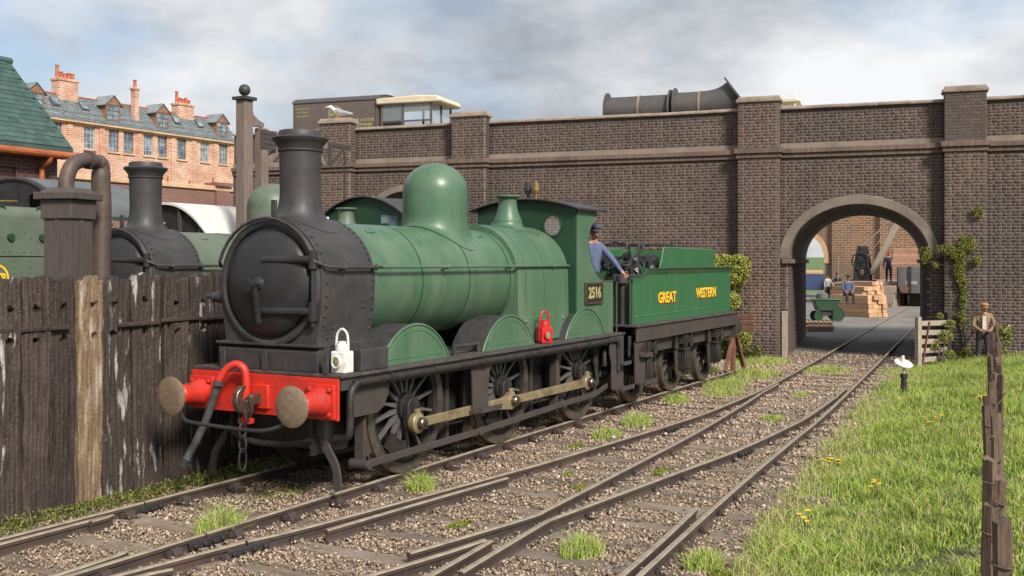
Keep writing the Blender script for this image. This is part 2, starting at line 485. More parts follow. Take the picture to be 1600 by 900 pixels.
M['wagon'] = pm('wagon_grey', (.115, .125, .135), (.085, .09, .095), 4, .7, c3=(.14, .11, .09), s3=2)
M['blue'] = pm('blue_paint', (.045, .075, .17), (.035, .06, .13), 4, .6)
M['iron'] = pm('black_iron', (.020, .020, .021), (.035, .033, .032), 6, .55)
M['rust'] = pm('rusty_iron', (.19, .085, .050), (.12, .06, .04), 7, .8, bump=.2)
M['signal'] = pm('white_disc', (.72, .68, .60), (.55, .50, .44), 9, .6)
M['skin'] = pm('skin', (.52, .25, .16), (.45, .21, .14), 20, .6)
M['denim'] = pm('blue_overall', (.105, .135, .235), (.08, .10, .19), 14, .85, bump=.3)
M['navy'] = pm('navy_cloth', (.03, .035, .07), (.04, .045, .08), 14, .85)
M['trouser'] = pm('dark_cloth', (.03, .028, .03), (.045, .04, .04), 14, .85)
M['tweed'] = pm('tan_jacket', (.26, .17, .095), (.20, .13, .075), 14, .9)
M['shirt'] = pm('pale_shirt', (.62, .58, .52), (.5, .47, .42), 14, .85)
M['cap'] = pm('cap_blue_grey', (.08, .09, .13), None, 14, .85)
M['tancap'] = pm('tan_cap', (.40, .22, .09), None, 14, .9)
M['plumage'] = pm('white_plumage', (.80, .80, .80), (.7, .7, .7), 14, .8)
M['wing'] = pm('grey_wing', (.42, .45, .50), None, 14, .8)
M['beak'] = pm('yellow_beak', (.75, .45, .05), None, 14, .6)
M['curtain'] = pm('net_curtain', (.62, .60, .55), (.4, .4, .4), 5, .9)
M['dormer'] = pm('dormer_timber', s2l(150, 112, 88), s2l(120, 90, 74), 4, .8)
M['column'] = pm('dark_column_timber', (.085, .068, .062), (.06, .048, .044), 2.5, .7, bump=.25, bscale=20, stretch=(6, 6, 1))
M['petal'] = pm('yellow_petal', (.85, .58, .02), (.75, .5, .02), 9, .6)
M['wire'] = pm('rusty_wire', (.22, .17, .13), None, 9, .5, .4)


def text_mesh(txt, size, ext, mat, bold=.0, sx=1.0):
    cu = bpy.data.curves.new('t', 'FONT'); cu.body = txt; cu.size = size; cu.extrude = ext; cu.offset = bold
    cu.align_x = 'CENTER'; cu.align_y = 'CENTER'; cu.resolution_u = 3
    o = bpy.data.objects.new('t', cu); col.objects.link(o)
    dg = bpy.context.evaluated_depsgraph_get(); dg.update()
    me = bpy.data.meshes.new_from_object(o.evaluated_get(dg))
    bpy.data.objects.remove(o); bpy.data.curves.remove(cu)
    for v in me.vertices: v.co.x *= sx
    me.materials.clear(); me.materials.append(mat)
    return me


def text_on(name, txt, size, mat, parent, loc, rot=(PI / 2, 0, 0), bold=.004, ext=.004, sx=1.0):
    o = new_obj(name, text_mesh(txt, size, ext, mat, bold, sx), parent, loc)
    o.rotation_euler = rot
    return o


def smoothpath(pts, n=6):
    """Catmull-Rom through 3-D points"""
    P = [Vector(p) for p in pts]; out = []
    for i in range(len(P) - 1):
        p0 = P[max(i - 1, 0)]; p1 = P[i]; p2 = P[i + 1]; p3 = P[min(i + 2, len(P) - 1)]
        for k in range(n):
            t = k / n
            out.append(.5 * ((2 * p1) + (p2 - p0) * t + (2 * p0 - 5 * p1 + 4 * p2 - p3) * t * t + (3 * p1 - p0 - 3 * p2 + p3) * t ** 3))
    out.append(P[-1])
    return out

# ================================================================== GROUND
def smooth01(t):
    t = np.clip(t, 0, 1)
    return t * t * (3 - 2 * t)

GE_X = np.array([-14, -1.7, 0, 2, 3.7, 7.2, 13, 15.5, 17.0, 25.0])
GE_Y = np.array([-5.9, -5.46, -5.15, -5.06, -4.91, -4.55, -4.2, -4.1, -4.25, -4.4])
def bank(x, y):
    e = np.interp(x, GE_X, GE_Y) - y
    return -.15 + .36 * smooth01(e / 3.2)

mb = MB(); mb.add([(-900, -900, -.34), (1500, -900, -.34), (1500, 900, -.34), (-900, 900, -.34)], [(0, 1, 2, 3)])
tag(mb.build('ground', M['earth'], smooth=0), kind='structure')

def height_sheet(name, x0, x1, y0, y1, st, fn, mat, keep=None):
    xs = np.arange(x0, x1 + 1e-6, st); ys = np.arange(y0, y1 + 1e-6, st)
    X, Y = np.meshgrid(xs, ys, indexing='ij')
    Z = fn(X, Y)
    nx, ny = X.shape
    V = np.stack([X.ravel(), Y.ravel(), Z.ravel()], 1)
    I = np.arange(nx * ny).reshape(nx, ny)
    F = np.stack([I[:-1, :-1].ravel(), I[1:, :-1].ravel(), I[1:, 1:].ravel(), I[:-1, 1:].ravel()], 1)
    if keep is not None:
        c = V[F].mean(1); F = F[keep(c[:, 0], c[:, 1])]
    return new_obj(name, np_mesh(name, V, F, mat, smooth=True), kind='structure')

def npn(x, y, s, seed=0):
    return (np.sin(x * s + seed) * np.cos(y * s * 1.3 + seed * 2) + np.sin(x * s * 2.3 + y * s * 1.7 + seed * 3) * .5) * .6
height_sheet('ballast_bed', -9, 21.0, -6.2, 11, .2, lambda x, y: -.15 + .014 * npn(x, y, 3.1) + .01 * npn(x, y, 7.7, 2), M['bed'])
height_sheet('grass_bank', -9, 19.1, -14, -3.9, .2, lambda x, y: np.where(y < np.interp(x, GE_X, GE_Y) + .2, bank(x, y) + .03 * npn(x, y, 1.9, 1), -.3), M['turf'],
             keep=lambda x, y: y < np.interp(x, GE_X, GE_Y) + .25)
height_sheet('yard_floor', 18.5, 75, -18, 26, .5, lambda x, y: np.interp(x, [18.5, 24], [-.19, -.05]) + .01 * npn(x, y, 1.1), M['yard'])

# ================================================================== TRACK
track = empty('railway_track', (0, 0, 0), 0, 'rusty rails and half buried sleepers of the siding and turnout', 'railway track')
def rail(pts, dz=0, name='rail', sub=5, h=.13, hw=.027):
    P = smoothpath([(p[0], p[1], dz) for p in pts], sub) if len(pts) > 2 else [Vector((p[0], p[1], dz)) for p in pts]
    prof = [(-hw, -.012), (-hw + .008, 0), (hw - .008, 0), (hw, -.012), (hw, -.042), (.011, -.052), (.011, -.10), (.05, -.125), (.05, -.14), (-.05, -.14), (-.05, -.125), (-.011, -.10), (-.011, -.052), (-hw, -.042)]
    k = len(prof); m = MB(); vs = []
    for i, p in enumerate(P):
        t = (P[min(i + 1, len(P) - 1)] - P[max(i - 1, 0)]).normalized()
        nx, ny = -t.y, t.x
        for a, b in prof: vs.append((p.x + nx * a, p.y + ny * a, p.z + b))
    fs = []
    for i in range(len(P) - 1):
        for j in range(k): fs.append((i * k + j, i * k + (j + 1) % k, (i + 1) * k + (j + 1) % k, (i + 1) * k + j))
    fs += [tuple(range(k)), tuple((len(P) - 1) * k + j for j in range(k))]
    m.add(vs, fs)
    m.mi = [1 if (f % k in (0, 1, 2)) and f < (len(P) - 1) * k else 0 for f in range(len(fs))]
    return m.build(name, [M['rail'], M['railtop']], track, smooth=30)

RA = [(-12, .75), (-2.62, .75)]; RA2 = [(-2.60, .75), (13.6, .75)]
RB = [(-12, -.75), (-3.22, -.75)]; RB2 = [(-3.20, -.75), (13.6, -.75)]
RC = [(-9.5, -.30), (-6.2, -.86), (-4.68, -1.06), (-3.24, -1.27)]
RC2 = [(-3.21, -1.275), (-2.4, -1.45), (.6, -1.86), (1.92, -2.0), (5.27, -2.28), (7.41, -2.34), (11.54, -2.20), (21.73, -1.44), (38.4, -.10), (50, .75)]
RD = [(-9, -3.72), (-3.3, -3.30), (-2.11, -3.20)]
RD2 = [(-.9, -3.11), (2, -2.98), (4.72, -2.84), (8.12, -2.56), (9.6, -2.41)]
RE = [(-9, -1.50), (-3.53, -2.86), (-2.11, -3.14)]
RE2 = [(-1.2, -3.32), (1.58, -3.62), (3.45, -3.82), (5.87, -3.92), (7.1, -3.92), (9.7, -3.80)]
RG = [(-9, -5.32), (-2.39, -4.77), (1.31, -4.48), (4.49, -4.28), (8.54, -4.02), (22.48, -2.86), (38, -1.55), (50, -.7)]
for r_ in (RA, RA2, RB, RB2, RC, RC2, RD, RD2, RE, RE2, RG): rail(r_)
# switch blades, wing rails, check rails
rail([(9.5, -2.42), (11.2, -2.31)], name='switch_blade', hw=.024); rail([(9.6, -3.805), (11.1, -3.70)], name='switch_blade', hw=.024)
rail([(-.9, -3.11), (-1.25, -3.09), (-2.81, -2.78)], name='wing_rail'); rail([(-1.2, -3.32), (-1.5, -3.34), (-3.06, -3.47)], name='wing_rail')
rail([(-2.56, -1.66), (-1.0, -1.83), (.33, -1.99)], name='check_rail'); rail([(-5.5, -4.86), (-2.0, -4.61), (-.05, -4.42)], name='check_rail')
rail([(-9, .56), (-3.6, .60), (-3.43, .55)], name='check_rail')
rail([(-4.9, -.66), (-4.15, -.62), (-3.97, -.58)], name='wing_rail'); rail([(-5.2, -1.16), (-4.42, -1.26), (-4.14, -1.34)], name='wing_rail')
# fishplates at the joints
def fishplate(x, y, ang):
    m = MB()
    rot = Matrix.Rotation(ang, 3, 'Z')
    for s in (-1, 1):
        m.box((0, s * .045, -.075), (.46, .028, .07))
        for i in range(4): m.cyl((-.17 + i * .113, s * .058, -.075), (-.17 + i * .113, s * .085, -.075), .022, n=6)
    o = m.build('fishplate', M['iron'], track, loc=(x, y, 0), bevel=.006)
    o.rotation_euler = (0, 0, ang)
fishplate(-2.61, .75, 0); fishplate(-3.21, -.75, 0); fishplate(-3.22, -1.272, -.17); fishplate(5.0, -2.255, -.06); fishplate(3.6, -3.83, -.1)

# sleepers
def sleeper_mesh(L, k):
    m = MB(); r = random.Random(k)
    n = 9
    vs = []; w = .125
    for i in range(n + 1):
        x = -L / 2 + L * i / n
        for (a, z) in ((-w, -.12), (-w + r.uniform(-.006, .006), r.uniform(-.012, 0)), (w + r.uniform(-.006, .006), r.uniform(-.012, 0)), (w, -.12)):
            vs.append((a, x, z))
    fs = [(i * 4 + j, i * 4 + (j + 1) % 4, i * 4 + 4 + (j + 1) % 4, i * 4 + 4 + j) for i in range(n) for j in range(4)] + [(3, 2, 1, 0), (n * 4, n * 4 + 1, n * 4 + 2, n * 4 + 3)]
    m.add(vs, fs)
    return m.mesh('sleeper', M['sleeper'], smooth=0)
SL = [sleeper_mesh(2.5, k) for k in range(4)]
chair_spots = []
def sleeper(x, y, ang, L, z=-.112):
    me = random.choice(SL)
    o = new_obj('sleeper', me, track, (x, y, z + random.choice((-.030, -.022, -.014, -.006, 0, .004))))
    o.rotation_euler = (random.uniform(-.004, .004), 0, ang + random.uniform(-.02, .02)); o.scale = (random.uniform(.95, 1.1), L / 2.5, 1)
sx_ = -5.9
T1S = []
while sx_ < 13.4:
    sleeper(sx_, 0, 0, 2.55, -.104); T1S.append(sx_)
    chair_spots += [(sx_, .75, 0), (sx_, -.75, 0)]
    sx_ += .76
def at_x(P, x):
    P = sorted(P); xs = [p[0] for p in P]; ys = [p[1] for p in P]
    return float(np.interp(x, xs, ys)) if xs[0] <= x <= xs[-1] else None
ALLC = RC + RC2
sx_ = -4.2
while sx_ < 18.3:
    yl = at_x(ALLC, sx_); yg = at_x(RG, sx_)
    top = (yl if sx_ > -2.6 else -1.9) + .42
    ov = .62 if sx_ < 12 else .5
    if top > -1.42: top = -1.42
    L = top - (yg - ov); sleeper(sx_, (top + yg - ov) / 2, .05, L, -.098)
    for P in (ALLC, RD, RD2, RE, RE2, RG):
        y = at_x(P, sx_)
        if y is not None and y > yg - .2: chair_spots.append((sx_, y, -.04))
    sx_ += .74
# chairs that hold the rails
def chair_mesh():
    m = MB()
    m.box((0, 0, -.12), (.15, .34, .03))
    for s in (-1, 1):
        m.prism([[(s * .045, -.11), (s * .14, -.11), (s * .10, -.06), (s * .075, -.035), (s * .045, -.035)]], 'x', -.05, .05)
        m.cyl((.0, s * .145, -.11), (.0, s * .145, -.085), .025, n=6)
    m.box((.0, -.058, -.07), (.20, .035, .05))
    return m.mesh('rail_chair', M['chair'], smooth=30)
CH = chair_mesh()
for i, (x, y, a) in enumerate(chair_spots):
    o = new_obj('rail_chair', CH, track, (x, y, 0)); o.rotation_euler = (0, 0, a)
    if y < -1.0: o.scale = (.55, .58, 1); o.location.z = -.022

# ---- ballast: tens of thousands of loose stones
def stones(n, xs, ys, size, zf, pal, name, label):
    base = np.array([(1, 0, 0), (-1, 0, 0), (0, 1, 0), (0, -1, 0), (0, 0, 1), (0, 0, -1)], float)
    F0 = np.array([(0, 2, 4), (2, 1, 4), (1, 3, 4), (3, 0, 4), (2, 0, 5), (1, 2, 5), (3, 1, 5), (0, 3, 5)])
    V = np.repeat(base[None], n, 0) * (1 + rng.uniform(-.35, .35, (n, 6, 1)))
    V += rng.uniform(-.28, .28, (n, 6, 3))
    sz = size[:, None, None] * rng.uniform(.55, 1.35, (n, 1, 1))
    V = V * sz * np.stack([np.ones(n), rng.uniform(.6, 1, n), rng.uniform(.5, .85, n)], 1)[:, None, :]
    a = rng.uniform(0, 2 * PI, n); c, s = np.cos(a), np.sin(a)
    x = V[..., 0] * c[:, None] - V[..., 1] * s[:, None]; y = V[..., 0] * s[:, None] + V[..., 1] * c[:, None]
    b = rng.uniform(-.8, .8, n); cb, sb = np.cos(b)[:, None], np.sin(b)[:, None]
    z = V[..., 2]
    y, z = y * cb - z * sb, y * sb + z * cb
    V = np.stack([x + xs[:, None], y + ys[:, None], z + zf[:, None]], -1).reshape(-1, 3)
    F = (F0[None] + (np.arange(n) * 6)[:, None, None]).reshape(-1, 3)
    P = np.array(pal); ci = P[rng.integers(0, len(P), n)] * rng.uniform(.7, 1.25, (n, 1))
    o = new_obj(name, np_mesh(name, V, F, M['ballast'], np.repeat(ci, 6, 0)), kind='stuff')
    return tag(o, label, 'ballast')
n = 190000
t = rng.uniform(0, 1, n)
bxs = -6.5 + 27.0 * t ** 1.75
bys = rng.uniform(-5.9, 1.55, n)
keep = bys > np.interp(bxs, GE_X, GE_Y) - .25 + rng.normal(0, .12, n)
keep &= ~((bxs > 16.5) & (rng.uniform(0, 1, n) < .7))
slx = np.array(T1S)
on_s = (np.abs(bxs[:, None] - slx[None]).min(1) < .11) & (bys > -1.3)
tx = (bxs + 4.2) % .74
on_s |= ((tx < .11) | (tx > .63)) & (bys < -1.45)
u_ = rng.uniform(0, 1, n)
cover = .5 + .5 * npn(bxs * 1.0, bys * 1.0, 2.3, 5)
keep &= ~(on_s & (u_ < .45 + .52 * smooth01((cover - .25) / .35)))
bxs, bys, on_s = bxs[keep], bys[keep], on_s[keep]
bsz = (.0150 + .0008 * np.clip(bxs + 5, 0, 20)) * rng.choice([.55, .8, 1.0, 1.35], len(bxs), p=[.3, .3, .28, .12])
bz = -.128 + rng.uniform(-.006, .022, len(bxs)) + .012 * npn(bxs, bys, 3.1)
bz = np.where(on_s, -.088, bz)
STONEPAL = [(.43, .325, .235), (.37, .27, .19), (.28, .205, .15), (.50, .39, .285), (.18, .135, .10), (.40, .30, .215), (.33, .26, .20), (.57, .465, .36), (.37, .295, .225)]
stones(len(bxs), bxs, bys, bsz, bz, STONEPAL, 'ballast', 'brown ballast stones between the rails')

# ================================================================== BRIDGE
BA = -0.17
BN = math.hypot(1, BA)
bridge = empty('brick_bridge', (18.42, 0, 0), 0, 'long dark brick road bridge with piers, parapet and wide arch', 'bridge')
bridge.rotation_euler = (0, 0, math.atan2(-1 / BN, -BA / BN))      # local +x runs along the wall to the right, local -y towards the camera... see below
# local frame: x = s (to the right), y = depth behind the face, z up
AS, AHW, AZ, ARISE = 2.50, 1.84, 2.60, 1.50        # main arch: centre, half width, springing, rise (intrados)
BS, BHW, BZ, BRISE = -11.04, 1.35, 3.40, 1.35      # second arch
S0, S1 = -17.4, 16.0
ZB, ZS, ZC = -.45, 5.50, 6.74
DEP = 7.5
PIERS = [(-13.90, -12.80), (-9.30, -8.20), (-.66, .46), (4.66, 5.66), (12.4, 13.5)]
PW = .34

def arch_loop(c, hw, zs, rise, zb, n=28):
    return [(c + hw, zb)] + [(c + hw * math.cos(PI * i / n), zs + rise * math.sin(PI * i / n)) for i in range(n + 1)] + [(c - hw, zb)]
# wall core with openings
m = MB()
def notch_outline(z0, z1):
    pts = [(S0, z0)]
    for c, hw, zs, rise in ((BS, BHW, BZ, BRISE), (AS, AHW, AZ, ARISE)):
        pts += [(c - hw, z0)] + [(c + hw * math.cos(PI - PI * i / 28), zs + rise * math.sin(PI - PI * i / 28)) for i in range(29)] + [(c + hw, z0)]
    pts += [(S1, z0), (S1, z1), (S0, z1)]
    return pts
m.prism([notch_outline(ZB, ZS + .3)], 'y', .0, DEP)
m.bx(S0, S1, .06, .34, ZS + .3, ZC); m.bx(S0, S1, DEP - .34, DEP - .06, ZS + .3, ZC)
for a, b in PIERS:
    m.bx(a, b, -PW, .04, ZB, ZC + .20)
m.build('wall_core', M['mortar'], bridge, smooth=0)

# bricks (English bond), each a real block standing proud of the mortar
BRV = []; BRC = []; singles = []
def shade():
    r = random.random(); g = random.uniform(.88, 1.10)
    if r < .08: return (g * .70, g * .70, g * .76)
    if r < .24: return (g * 1.18, g * 1.03, g * .95)
    return (g, g * random.uniform(.93, 1.02), g * random.uniform(.9, 1.02))
def course(region, y, z, row, BLk=.225, BHk=.085, J=.012, axis='s', side=1, block=None):
    a, b = region
    Ln = BLk if row % 2 == 0 else BLk / 2
    x = a - (0 if row % 2 == 0 else Ln / 2) - (BLk * .25 if row % 4 == 2 else 0)
    while x < b:
        x0 = max(x, a) + J / 2; x1 = min(x + Ln, b) - J / 2
        x += Ln
        if x1 - x0 < .02: continue
        if block and block((x0 + x1) / 2, z + BHk / 2): continue
        pr = .007 + random.uniform(-.002, .003)
        dz = random.uniform(-.0015, .0015)
        z0, z1 = z + J / 2 + dz, z + BHk - J / 2 + dz
        yield x0, x1, y, pr, z0, z1
def wall_bricks(a, b, z0, z1, y, block=None, collect=False):
    nrow = int(round((z1 - z0) / .085)); bh = (z1 - z0) / nrow
    for r in range(nrow):
        for x0, x1, yy, pr, c0, c1 in course((a, b), y, z0 + r * bh, r, BHk=bh, block=block):
            if collect: singles.append((x0, x1, yy, pr, c0, c1))
            else: add_brick(x0, x1, yy, pr, c0, c1)
def add_brick(x0, x1, yy, pr, z0, z1):
    e = .004
    BRV.append([(x0, yy, z0), (x1, yy, z0), (x1, yy, z1), (x0, yy, z1),
                (x0 + e, yy - pr, z0 + e), (x1 - e, yy - pr, z0 + e), (x1 - e, yy - pr, z1 - e), (x0 + e, yy - pr, z1 - e)])
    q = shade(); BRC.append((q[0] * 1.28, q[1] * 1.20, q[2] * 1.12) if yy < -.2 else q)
def side_bricks(s, ya, yb, z0, z1, sgn, off=0):
    """bricks on a face that looks along +-s"""
    nrow = int(round((z1 - z0) / .085)); bh = (z1 - z0) / nrow
    for r in range(nrow):
        for x0, x1, yy, pr, c0, c1 in course((ya, yb), 0, z0 + r * bh, r + 1, BHk=bh):
            e = .004; q = s + sgn * pr
            vs = [(s, x0, c0), (s, x1, c0), (s, x1, c1), (s, x0, c1), (q, x0 + e, c0 + e), (q, x1 - e, c0 + e), (q, x1 - e, c1 - e), (q, x0 + e, c1 - e)]
            if sgn < 0: vs = [vs[i] for i in (1, 0, 3, 2, 5, 4, 7, 6)]
            BRV.append(vs); BRC.append(shade())
def in_arch(x, z, gap=.17):
    for c, hw, zs, rise in ((BS, BHW, BZ, BRISE), (AS, AHW, AZ, ARISE)):
        g = gap
        if abs(x - c) < hw + (g if z > zs else 0) and (z < zs or ((x - c) / (hw + g)) ** 2 + ((z - zs) / (rise + g)) ** 2 < 1): return True
    return False
bays = [(S0, PIERS[0][0])] + [(PIERS[i][1], PIERS[i + 1][0]) for i in range(len(PIERS) - 1)] + [(PIERS[-1][1], S1)]
for a, b in bays:
    if b < -21: continue
    a = max(a, -21.5)
    b = min(b, 9.5)
    if b <= a: continue
    zlow = -.2 if b > -9 else 1.2
    wall_bricks(a, b, zlow, ZS - .10, 0, in_arch)
    wall_bricks(a, b, ZS + .155, ZC - .01, .06)
for i, (a, b) in enumerate(PIERS[:-1]):
    zlow = -.2 if i >= 2 else 1.2
    near = i == 3
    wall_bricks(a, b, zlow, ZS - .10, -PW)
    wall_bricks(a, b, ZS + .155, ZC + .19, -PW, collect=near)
    for sg, s_ in ((-1, a), (1, b)):
        side_bricks(s_, -PW, 0, zlow, ZS - .10, sg); side_bricks(s_, -PW, .06, ZS + .155, ZC + .19, sg)
# the arch jambs: bricks on the inner faces
for c, hw, zs in ((AS, AHW, AZ),):
    side_bricks(c - hw, 0, DEP, -.2, zs - .02, 1); side_bricks(c + hw, 0, DEP, -.2, zs - .02, -1)
# 300 bricks that show largest are objects of their own
sh_len = {}
singles.sort(key=lambda q: -q[4]); rest = singles[300:]
for q in rest: add_brick(*q)
def single_mesh(L, H):
    k = (round(L, 2), round(H, 3))
    if k not in sh_len:
        mm = MB(); e = .004
        mm.add([(-k[0] / 2, 0, 0), (k[0] / 2, 0, 0), (k[0] / 2, 0, k[1]), (-k[0] / 2, 0, k[1]),
                (-k[0] / 2 + e, -.012, e), (k[0] / 2 - e, -.012, e), (k[0] / 2 - e, -.012, k[1] - e), (-k[0] / 2 + e, -.012, k[1] - e)],
               [(4, 5, 6, 7), (0, 1, 5, 4), (1, 2, 6, 5), (2, 3, 7, 6), (3, 0, 4, 7)])
        sh_len[k] = mm.mesh('brick', M['brick1'], smooth=0, fix=False)
    return sh_len[k]
for x0, x1, yy, pr, z0, z1 in singles[:300]:
    new_obj('brick', single_mesh(x1 - x0, z1 - z0), bridge, ((x0 + x1) / 2, yy, z0))
nb = len(BRV)
V = np.array(BRV).reshape(-1, 3)
F0 = np.array([(4, 5, 6, 7), (0, 1, 5, 4), (1, 2, 6, 5), (2, 3, 7, 6), (3, 0, 4, 7)])
F = (F0[None] + (np.arange(nb) * 8)[:, None, None]).reshape(-1, 4)
o = new_obj('brickwork', np_mesh('brickwork', V, F, M['brick'], np.repeat(np.array(BRC), 8, 0)), bridge, kind='stuff')

# string course and pier bands (brick-on-edge, two steps)
SC = []
for a, b in bays:
    if b <= a: continue
    SC.append(('string_course', MB().bx(a, b, -.07, .2, ZS - .10, ZS + .02).bx(a, b, -.13, .2, ZS + .023, ZS + .155)))
for a, b in PIERS:
    m = MB(); SC.append(('pier_band', m))
    m.bx(a - .05, b + .05, -PW - .05, .03, ZS - .105, ZS + .018); m.bx(a - .10, b + .10, -PW - .11, .03, ZS + .021, ZS + .16)
M['string'] = pm('string_course_brick', (.20, .135, .10), (.12, .085, .07), 1.6, .85, bump=.5, bscale=30, c3=(.065, .05, .045), s3=.6, stretch=(8, 1, 1))
for nm, m in SC: m.build(nm, M['string'], bridge, smooth=0, bevel=.012)
# coping stones, one by one
def coping(a, b, y0, y1, z):
    n_ = max(1, round((b - a) / .86)); w = (b - a) / n_
    for i in range(n_):
        mm = MB()
        x0, x1 = a + i * w + .003, a + (i + 1) * w - .003
        mm.prism([[(y0, z), (y1, z), (y1, z + .06), ((y0 + y1) / 2 + .08, z + .11), ((y0 + y1) / 2 - .08, z + .11), (y0, z + .06)]], 'x', x0, x1)
        o = mm.build('coping_stone', M['stone'], bridge, smooth=0, bevel=.012)
        o.location.z = random.uniform(-.006, .006)
for a, b in bays:
    if b > a and b > -22 and a < 9: coping(max(a, -22), min(b, 11), -.04, .44, ZC)
for a, b in PIERS:
    mm = MB()
    mm.box(((a + b) / 2, -.12, ZC + .245), (b - a + .12, .56, .09)); mm.box(((a + b) / 2, -.12, ZC + .33), (b - a + .06, .50, .08), taper=(.94, .88))
    mm.build('pier_cap', M['stone'], bridge, smooth=0, bevel=.02)
# arch rings and imposts
def ring(c, hw, zs, rise, th, y0, y1, name):
    m = MB(); n = 36
    vs = []
    for i in range(n + 1):
        a = PI * i / n
        for k, yy in ((0, y0), (th, y0), (th, y1), (0, y1)):
            vs.append((c + (hw - .015 + k) * math.cos(a), yy, zs + (rise - .015 + k) * math.sin(a)))
    fs = [(i * 4 + j, i * 4 + (j + 1) % 4, i * 4 + 4 + (j + 1) % 4, i * 4 + 4 + j) for i in range(n) for j in range(4)] + [(0, 1, 2, 3), (n * 4, n * 4 + 1, n * 4 + 2, n * 4 + 3)]
    m.add(vs, fs)
    m.build(name, M['ring'], bridge, smooth=40, bevel=.012)
ring(AS, AHW, AZ, ARISE, .25, -.05, DEP + .05, 'arch_ring')
ring(BS, BHW, BZ, BRISE, .20, -.05, DEP + .05, 'arch_ring')
for s_ in (-1, 1):
    mm = MB(); mm.bx(AS + s_ * AHW - .16 * (s_ < 0) - .10 * (s_ > 0), AS + s_ * AHW + .10 * (s_ < 0) + .16 * (s_ > 0), -.10, DEP + .1, AZ - .13, AZ - .004)
    mm.build('impost', M['ring'], bridge, smooth=0, bevel=.015)
# road deck on top
mm = MB(); mm.bx(S0, S1, .36, DEP - .36, ZS + .2, ZS + .36); mm.build('road_deck', M['yard'], bridge, smooth=0)
# timber board against the left jamb foot
mm = MB(); mm.bx(.50, .66, -.10, -.02, -.2, 1.15); mm.build('rubbing_board', M['palewood'], bridge, bevel=.01)
BRM = Matrix.Translation((18.42, 0, 0)) @ Matrix.Rotation(math.atan2(-1 / BN, -BA / BN), 4, 'Z')
def BW(s, y, z): return BRM @ Vector((s, y, z))

# ================================================================== TERRACE (behind, left)
TY = 55.0
terr = empty('terrace_house', (44, TY, 0), 0, 'long orange brick terrace with grey mansard roof and four dormers', 'building')
def T(x): return x - 44
TX0, TX1 = 33.6, 54.35
EZ, RZ = 12.50, 14.45
wins = [39.96, 42.09, 43.43, 45.31, 46.68, 48.63, 51.08, 53.15, 37.2, 35.0]
m = MB()
holes = []
for wx in wins:
    for z0, z1 in ((10.63, 12.24), (6.6, 8.25), (2.6, 4.3)):
        holes.append([(T(wx) - .46, z0), (T(wx) + .46, z0), (T(wx) + .46, z1), (T(wx) - .46, z1)])
m.prism([[(T(TX0), -.3), (T(TX1), -.3), (T(TX1), EZ), (T(TX0), EZ)]] + holes, 'y', 0, .3)
m.bx(T(TX0), T(TX0) + .3, .302, 8, -.3, EZ); m.bx(T(TX1) - .3, T(TX1), .302, 8, -.3, EZ); m.bx(T(TX0) + .3, T(TX1) - .3, 7.7, 8, -.3, EZ)
m.build('wall', M['tbrick'], terr, smooth=0)
for px in (34.2, 38.3, 41.0, 44.45, 47.7, 49.9, 52.2, 54.1):        # brick pilasters and pipes
    mm = MB(); mm.bx(T(px) - .22, T(px) + .22, -.09, -.002, -.3, EZ - .25); mm.build('pilaster', M['tbrick'], terr, smooth=0)
mm = MB()
mm.prism([[(-.30, EZ), (.28, EZ), (.28, EZ - .25), (-.02, EZ - .25), (-.12, EZ - .12), (-.30, EZ - .10)]], 'x', T(TX0), T(TX1)); mm.build('cornice', M['terrstone'], terr, smooth=0)
mm = MB(); mm.bx(T(TX0), T(TX1), -.16, -.003, 8.36, 8.62); mm.build('sill_band', M['terrstone'], terr, smooth=0)
def sash(parent, x, z0, z1, w, y, cols=3, rows=4, fm='darkwood', bars=True):
    """frame, bars and glass; returns the window part"""
    mm = MB(); t = .05
    mm.bx(x - w, x - w + t, y, y + .07, z0, z1); mm.bx(x + w - t, x + w, y, y + .07, z0, z1)
    mm.bx(x - w + t, x + w - t, y, y + .07, z0, z0 + t); mm.bx(x - w + t, x + w - t, y, y + .07, z1 - t, z1)
    for i in range(1, cols): mm.bx(x - w + 2 * w * i / cols - .016, x - w + 2 * w * i / cols + .016, y + .015, y + .05, z0 + t, z1 - t)
    for i in range(1, rows):
        zz = z0 + (z1 - z0) * i / rows
        mm.bx(x - w + t, x + w - t, y + .012, y + .053, zz - .016, zz + .016)
    wn = mm.build('window', M[fm], parent, smooth=0)
    g = MB(); g.bx(x - w + t, x + w - t, y + .028, y + .036, z0 + t, z1 - t); g.build('pane', M['win'], wn, smooth=0)
    if random.random() < .6:
        g = MB(); hh = random.choice((.35, .5, 1.0)); sd2 = random.choice((-1, 1))
        if hh < .9: g.bx(x - w + t, x + w - t, y + .10, y + .108, z1 - t - (z1 - z0) * hh, z1 - t)
        else: g.bx(x - w + t if sd2 < 0 else x + w * .3, x - w * .3 if sd2 < 0 else x + w - t, y + .10, y + .108, z0 + t, z1 - t)
        g.build('blind', M['curtain'], wn, smooth=0)
    return wn
for i, wx in enumerate(wins):
    for j, (z0, z1) in enumerate(((10.63, 12.24), (6.6, 8.25), (2.6, 4.3))):
        wn = sash(terr, T(wx), z0 + .002, z1 - .002, .458, .10, fm='darkwood' if i % 3 else 'whitewood')
        s_ = MB(); s_.bx(T(wx) - .56, T(wx) + .56, -.10, -.002, z0 - .12, z0 - .002); s_.build('sill', M['terrstone'], wn, smooth=0)
        s_ = MB(); s_.bx(T(wx) - .52, T(wx) + .52, -.03, -.002, z1 + .002, z1 + .24); s_.build('lintel', M['terra'], wn, smooth=0)
